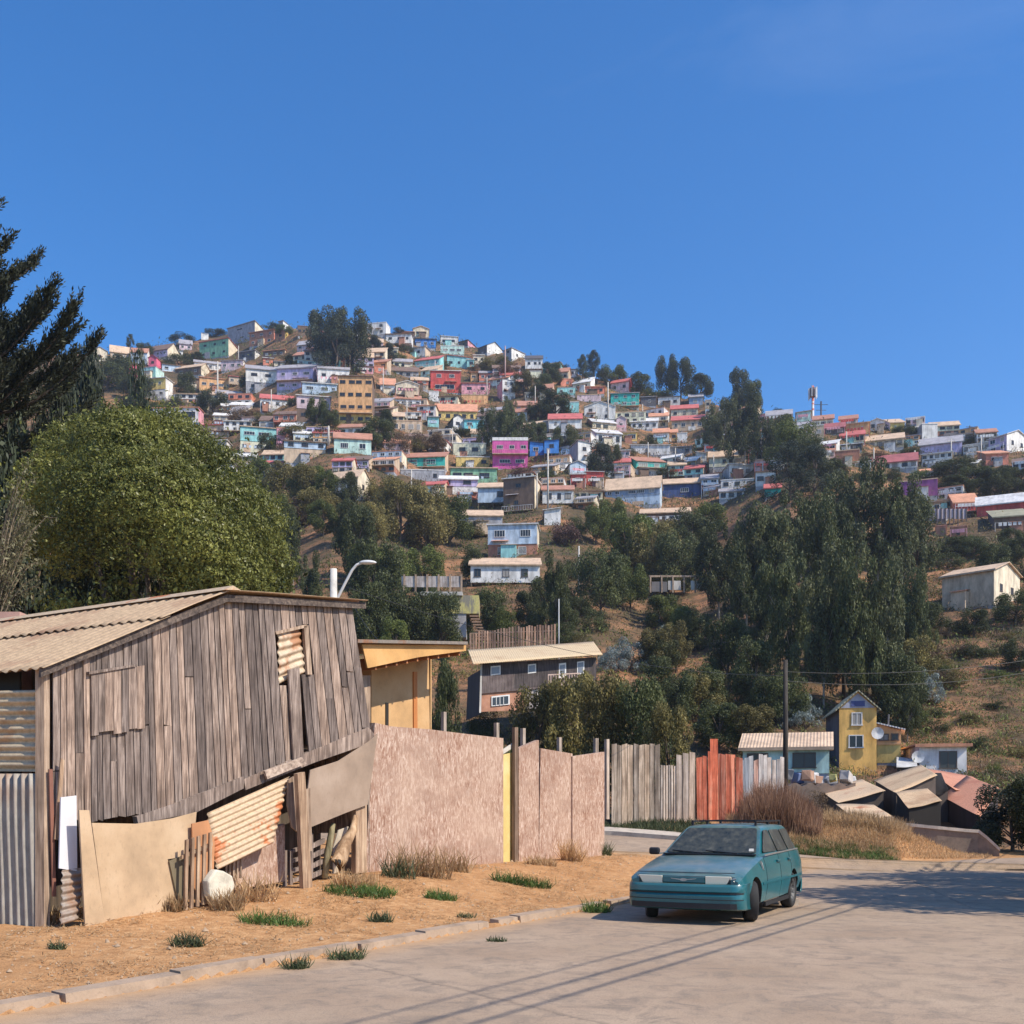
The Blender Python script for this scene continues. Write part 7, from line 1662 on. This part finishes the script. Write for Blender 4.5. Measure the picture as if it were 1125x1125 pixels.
# a lower dark companion filling the ground left of the round tree
for a in [(20, 690, 440, 150, 'broad', 'pine', 'dark dense tree under the cypress, behind the round tree', 38), (100, 640, 395, 110, 'pine', 'pine', 'dark conifer mass right of the cypress, above the round tree', 44), (150, 600, 410, 60, 'pine', 'pine', 'small dark feathery conifer at the tip of the cypress shade', 52), (60, 620, 400, 90, 'pine', 'pine', 'dark conifer close behind the cypress branches', 40),
          (105, 700, 560, 120, 'broad', 'pine', 'added dark tree that deepens the shade below the round tree, western one', 34), (190, 700, 555, 120, 'broad', 'pine', 'added dark tree that deepens the shade below the round tree, eastern one', 34.5), (260, 700, 600, 80, 'broad', 'dark', 'low dark tree added behind the barn ridge to darken below the round tree', 34)]:  # last three trees are added to darken the gap below the round crown
    plant(a[0], a[1], a[2], a[3], a[4], a[5], label=a[6], D=a[7])
def pale_shrub():
    g = np.random.default_rng(18); D = 22.5; b = at(-12, D, 720); t = thing('pale_shrub', 'pale dry leaved shrub with thin arching twigs at the left edge', 'shrub', b); r_ = random.Random(4); mb = MB(); P = []
    for i in range(90):
        az = r_.uniform(0, 6.28); L = r_.uniform(.6, 1.35); H = r_.uniform(1.6, 4.1); pts = []
        for k in range(7): u = k/6; pts.append(Vector((math.cos(az)*L*u**1.1, math.sin(az)*L*u*.8, H*(1-(1-u)**1.7) - .25*u**4)))
        mb.tube(pts, [.018, .016, .014, .011, .009, .006, .003], 4)
        for s_ in range(90): u = .3+.7*r_.random(); k = min(5, int(u*6)); p = pts[k].lerp(pts[k+1], u*6-k); P.append((p.x+r_.gauss(0, .07), p.y+r_.gauss(0, .07), p.z+r_.gauss(0, .07)))
    mb.build('twig', boardmat((.25, .2, .14), (.4, .33, .24), 'twigs', 8), t); P = np.array(P); V, Q = leaves(P, g.normal(size=P.shape), .085, g, .6, .35)
    link('foliage', npmesh('foliage', V, Q, leafmat((.08, .075, .035), (.30, .27, .15), trans=.3)), None, t)
pale_shrub()
# ---------------------------------------------------------------- verge plants
def blades(n, R_, h, g, lean=.35, w=.012, ell=(1, 1)):
    a = g.uniform(0, 2*math.pi, n); r_ = R_*np.sqrt(g.random(n)); P = np.stack([np.cos(a)*r_*ell[0], np.sin(a)*r_*ell[1], np.zeros(n)], 1)
    H = h*g.uniform(.4, 1.1, n); d = g.normal(size=(n, 3))*lean; d[:, 2] = 1; d /= np.linalg.norm(d, axis=1, keepdims=True)
    s = np.stack([g.normal(size=n), g.normal(size=n), np.zeros(n)], 1); s /= np.linalg.norm(s, axis=1, keepdims=True); s *= w
    M = P + d*(H*.55)[:, None]; d2 = d + g.normal(size=(n, 3))*lean*.9; d2 /= np.linalg.norm(d2, axis=1, keepdims=True); T = M + d2*(H*.5)[:, None]
    V = np.stack([P-s, P+s, M+s*.8, M-s*.8, M-s*.8, M+s*.8, T+s*.15, T-s*.15], 1).reshape(-1, 3)
    return V, np.arange(len(V)).reshape(-1, 4)
def gpt(px, row):
    """ground point seen at this pixel, near field"""
    for Y in np.arange(7, 40, .05):
        if row_of(px, Y) <= row: return at(px, Y)
    return at(px, 36)
GRG = leafmat((.05, .10, .02), (.17, .26, .06), 'grass'); GRD = leafmat((.34, .22, .11), (.74, .52, .29), 'dry_grass_blades', trans=.4); GRO = leafmat((.05, .07, .03), (.17, .19, .09), 'weed')
RED = leafmat((.24, .12, .07), (.66, .42, .27), 'reeds', trans=.4); gi = 0
def tuft(px, row, R_, h, n, m_, label, name='grass_tuft', lean=.35, w=.012, ell=(1, 1), cat='grass tuft'):
    global gi; gi += 1; g = np.random.default_rng(200+gi); p = gpt(px, row); V, Q = blades(n, R_, h, g, lean, w, ell)
    V[:, 2] += 0; zz = gz(V[:, 0]+p.x, V[:, 1]+p.y); V[:, 2] += zz - p.z
    return tag(link(name, npmesh(name, V, Q, m_), None, None, p), label, cat)
for a in [(393, 984, .34, .10, 800, 'green grass tuft in front of the driftwood log', (1.5, .7)), (415, 981, .22, .10, 500, 'small green tuft touching the first one on its right', (1.3, .7)), (573, 972, .34, .13, 900, 'long green grass tuft on the verge before the yellow panel', (1.5, .6)), (484, 988, .18, .09, 500, 'compact green tuft below the middle of the pink wall', (1.3, .8)),
          (656, 1003, .2, .13, 600, 'round weed tuft right beside the shaded car front', (1, 1)), (419, 1013, .13, .09, 350, 'little olive tuft near the kerb, below the first green tuft', (1.2, .8)), (207, 1040, .16, .1, 420, 'little dark green tuft left of the long one by the kerb', (1.1, .8)), (300, 1015, .3, .1, 700, 'wide olive weed patch in front of the white slab', (1.4, .7)),
          (381, 1055, .15, .09, 400, 'flat green tuft growing on the kerb line', (1.2, .8)), (325, 1066, .12, .09, 300, 'dark tuft on the kerb left of the flat green one', (1, .8)), (63, 1043, .08, .06, 200, 'tiny tuft on the bare ground at far left', (1, 1)), (512, 1008, .1, .05, 200, 'faint tuft in the middle of the verge', (1.2, .7)), (546, 1036, .1, .05, 200, 'faint low tuft at the kerb below the long green tuft', (1.2, .7))]:
    tuft(a[0], a[1], a[2]*1.05, a[3]*1.9, int(a[4]*.55), GRG if a[4] > 450 else GRO, a[5], ell=a[6], lean=.75, w=.007)
for a in [(660, 940, .22, .4, 260, 'bushy weed at the right end foot of the pink wall'), (628, 946, .22, .55, 240, 'tall dry weed against the third pink panel'), (594, 950, .3, .22, 220, 'low dry weed at the foot of the second pink panel'), (463, 962, .45, .7, 240, 'tall dry brush against the middle of the pink wall'), (438, 964, .25, .45, 110, 'dark flowered weed at the left of the dry brush'),
          (497, 957, .3, .5, 150, 'reddish dry brush right of the tall dry brush'), (280, 990, .28, .45, 180, 'dry weeds in front of the low pink wall'), (250, 1000, .2, .3, 260, 'dry twiggy weed beside the white slab'), (390, 975, .3, .3, 420, 'dry weeds round the foot of the driftwood log'), (185, 1000, .2, .25, 260, 'dry straw at the ragged edge of the plywood'), (50, 1012, .4, .2, 420, 'dry straw along the foot of the tall iron sheet')]:
    tuft(*a[:5], GRO if 'dark' in a[5] or 'bushy' in a[5] else GRD, a[5], 'weed', .45, .009, (1.2, .6), 'weed')
# dry straw scattered over the verge, one mass
def straw():
    g = np.random.default_rng(77); n = 42000; t = g.uniform(-5, 22, n); d = .15+3.9*g.random(n)
    X = KX+SX*t-SY*d; Y = KY+SY*t+SX*d; k = vnoise(X*1.7, Y*1.7)+.6*vnoise(X*5, Y*5) > .05; X, Y = X[k], Y[k]; n = len(X); Z = ground_z(X, Y)+.012
    a = g.uniform(0, 6.28, n); L = g.uniform(.03, .11, n); dz = np.abs(g.normal(size=n))*.018; dv = np.stack([np.cos(a)*L, np.sin(a)*L, dz], 1); s = np.stack([-np.sin(a), np.cos(a), np.zeros(n)], 1)*.004
    P = np.stack([X, Y, Z], 1); V = np.stack([P-s, P+s, P+dv+s, P+dv-s], 1).reshape(-1, 3)
    tag(link('straw', npmesh('straw', V, np.arange(len(V)).reshape(-1, 4), GRD)), kind='stuff')
    n = 2600; t = g.uniform(-5, 22, n); d = .1+4*g.random(n)**1.0; X = KX+SX*t-SY*d; Y = KY+SY*t+SX*d; Z = ground_z(X, Y); s = g.uniform(.006, .02, n)*np.where(g.random(n) < .05, 2.2, 1)
    base = np.array([[0, 0, 1], [1, 0, 0], [0, 1, 0], [-1, 0, 0], [0, -1, 0]], float); V = (np.stack([X, Y, Z+.005], 1)[:, None, :] + base[None]*s[:, None, None]*g.uniform(.6, 1.3, (n, 5, 1))).reshape(-1, 3)
    i = np.arange(n)[:, None]*5; Q = np.concatenate([np.stack([i[:, 0], i[:, 0]+a_, i[:, 0]+b_], 1) for a_, b_ in ((1, 2), (2, 3), (3, 4), (4, 1))])
    tag(link('pebbles', npmesh('pebbles', V, Q, concmat((.42, .29, .18), 'pebble'))), kind='stuff')
straw()
# bank across the road: green verge strip, dry grass and reeds
def strip(name, n, m_, pxr, yoff, h, w, seed, lean=.35, dens=None):
    g = np.random.default_rng(seed); px = g.uniform(pxr[0], pxr[1], n); yf = yfar(px); Y = yf + g.uniform(yoff[0], yoff[1], n)
    if dens: k = dens(px, Y, g); px, Y = px[k], Y[k]
    X = (px-CX)/F*Y; Z = ground_z(X, Y); n = len(X); V, Q = blades(n, .001, 1, g, lean, 1.0)
    V = V.reshape(n, 8, 3); H = (h(px) if callable(h) else h)*g.uniform(.5, 1.15, n); V[:, :, 2] *= H[:, None]; V[:, :, 0] = V[:, :, 0]; 
    g2 = np.random.default_rng(seed+1); V[:, :, :2] *= 1.0
    # narrow the blades to w
    c = V[:, [0, 2, 4, 6], :].copy()
    mid = (V[:, 0::2, :]+V[:, 1::2, :])/2; 
    for a_ in range(4):
        i0, i1 = 2*a_, 2*a_+1; md = (V[:, i0]+V[:, i1])/2; V[:, i0] = md + (V[:, i0]-md)*w; V[:, i1] = md + (V[:, i1]-md)*w
        md2 = md.copy(); md2[:, :2] *= H[:, None]; sh = (md2-md); V[:, i0] += sh; V[:, i1] += sh
    V += np.stack([X, Y, Z], 1)[:, None, :]
    return tag(link(name, npmesh(name, V.reshape(-1, 3), Q, m_)), kind='stuff')
strip('green_grass', 9000, GRG, (795, 985), (.0, 1.3), .26, .009, 31, .55, lambda p, Y, g: vnoise(p*.11, Y*3) > -.25)
strip('dry_grass', 7000, GRD, (790, 990), (.0, 1.4), .2, .008, 36, .6)
strip('pavement_weeds', 4000, GRO, (664, 780), (1.2, 2.6), .28, .011, 32, .5)
strip('dry_grass', 34000, GRD, (800, 1090), (.8, 4.4), lambda p: np.interp(p, [800, 880, 990, 1090], [.4, .28, .22, .14]), .010, 33, .4, lambda p, Y, g: g.random(len(p)) < np.where(p < 985, 1, .45))
strip('reeds', 13000, RED, (816, 902), (1.6, 4.0), lambda p: np.interp(p, [816, 835, 870, 902], [.8, 1.35, 1.2, .5]), .011, 34, .16)
strip('dry_grass', 9000, GRD, (905, 1000), (2.5, 5.5), .55, .012, 35, .4)
for a in [(1112, 930, .95, 'pine', 'dark leafy shrub at the right edge past the capped wall', 40, 862, 90), (1140, 930, 1, 'dark', 'dark green shrub cut by the frame edge beside the capped wall', 39, 855, 70), (968, 925, 1, 'dark', 'small dark bush at the left foot of the capped wall', 37.6, 912, 26), (985, 932, 1, 'maroon', 'little dry dark weed on the bank below the capped wall', 36.8, 922, 26)]:
    plant(a[0], a[1], a[6], a[7], 'shrub' if a[5] < 38 else 'broad', a[3], label=a[4], D=a[5])
plant(1085, 912, 885, 36, 'shrub', 'dark', label='dark bush in front of the terracotta red shed', D=42)
plant(898, 880, 862, 30, 'shrub', 'brown', label='dry bush between the thin dark pole and the tin sheds', D=46)
# trees standing off to the right; they throw the shade that crosses the road
for X, Y, hh, ww_, lb in ((12.9, 17.0, 8.2, 6.2, 'leafy street tree right of the frame, the nearer one'), (17.0, 21.5, 9.5, 7.0, 'leafy street tree right of the frame, the middle one'), (25.0, 26.0, 10.5, 7.5, 'leafy street tree right of the frame, the farther one')):
    me, tm = lib('broad', 'green', 1); o = thing('street_tree', lb, 'tree', (X, Y, 0)); o.scale = (ww_, ww_, hh); link('crown', me, None, o); link('trunk', tm, None, o)
# more poles standing among the hillside houses
for px, row, top_ in ((178, 440, 412), (262, 402, 380), (298, 455, 428), (421, 432, 404), (447, 470, 440), (478, 420, 396), (497, 500, 470), (535, 440, 414), (588, 452, 424), (655, 470, 446), (706, 470, 444), (712, 512, 486), (742, 520, 492), (784, 530, 500), (838, 536, 508), (930, 500, 474), (960, 520, 492), (1045, 512, 482), (1078, 510, 480), (590, 560, 520), (452, 548, 516), (636, 650, 600), (700, 640, 606)):
    D = find(px, row); lb = None
    for ph in near_phrase(px, row-12):
        for ad in ('pale thin', 'slender grey'):
            c = f'{ad} pole standing {ph}'
            if c not in _used: lb = c; break
        if lb: break
    _used.add(lb); pole('utility_pole', lb, px, D, top_, .16, CP, [(.6, .9)] if px % 2 else [], base=row+2)
# ---------------------------------------------------------------- the air between here and the hill
hm = bpy.data.materials.new('haze'); hm.use_nodes = True; hn = hm.node_tree; hn.nodes.clear()
ho = hn.nodes.new('ShaderNodeOutputMaterial'); hv = hn.nodes.new('ShaderNodeVolumePrincipled'); hv.inputs['Density'].default_value = .00022; hv.inputs['Color'].default_value = (.78, .86, 1, 1); hv.inputs['Anisotropy'].default_value = .3
hn.links.new(hv.outputs[0], ho.inputs['Volume'])
tag(MB().box(-2750, 2750, -70, 1560, -180, 230).build('haze', hm), kind='stuff')
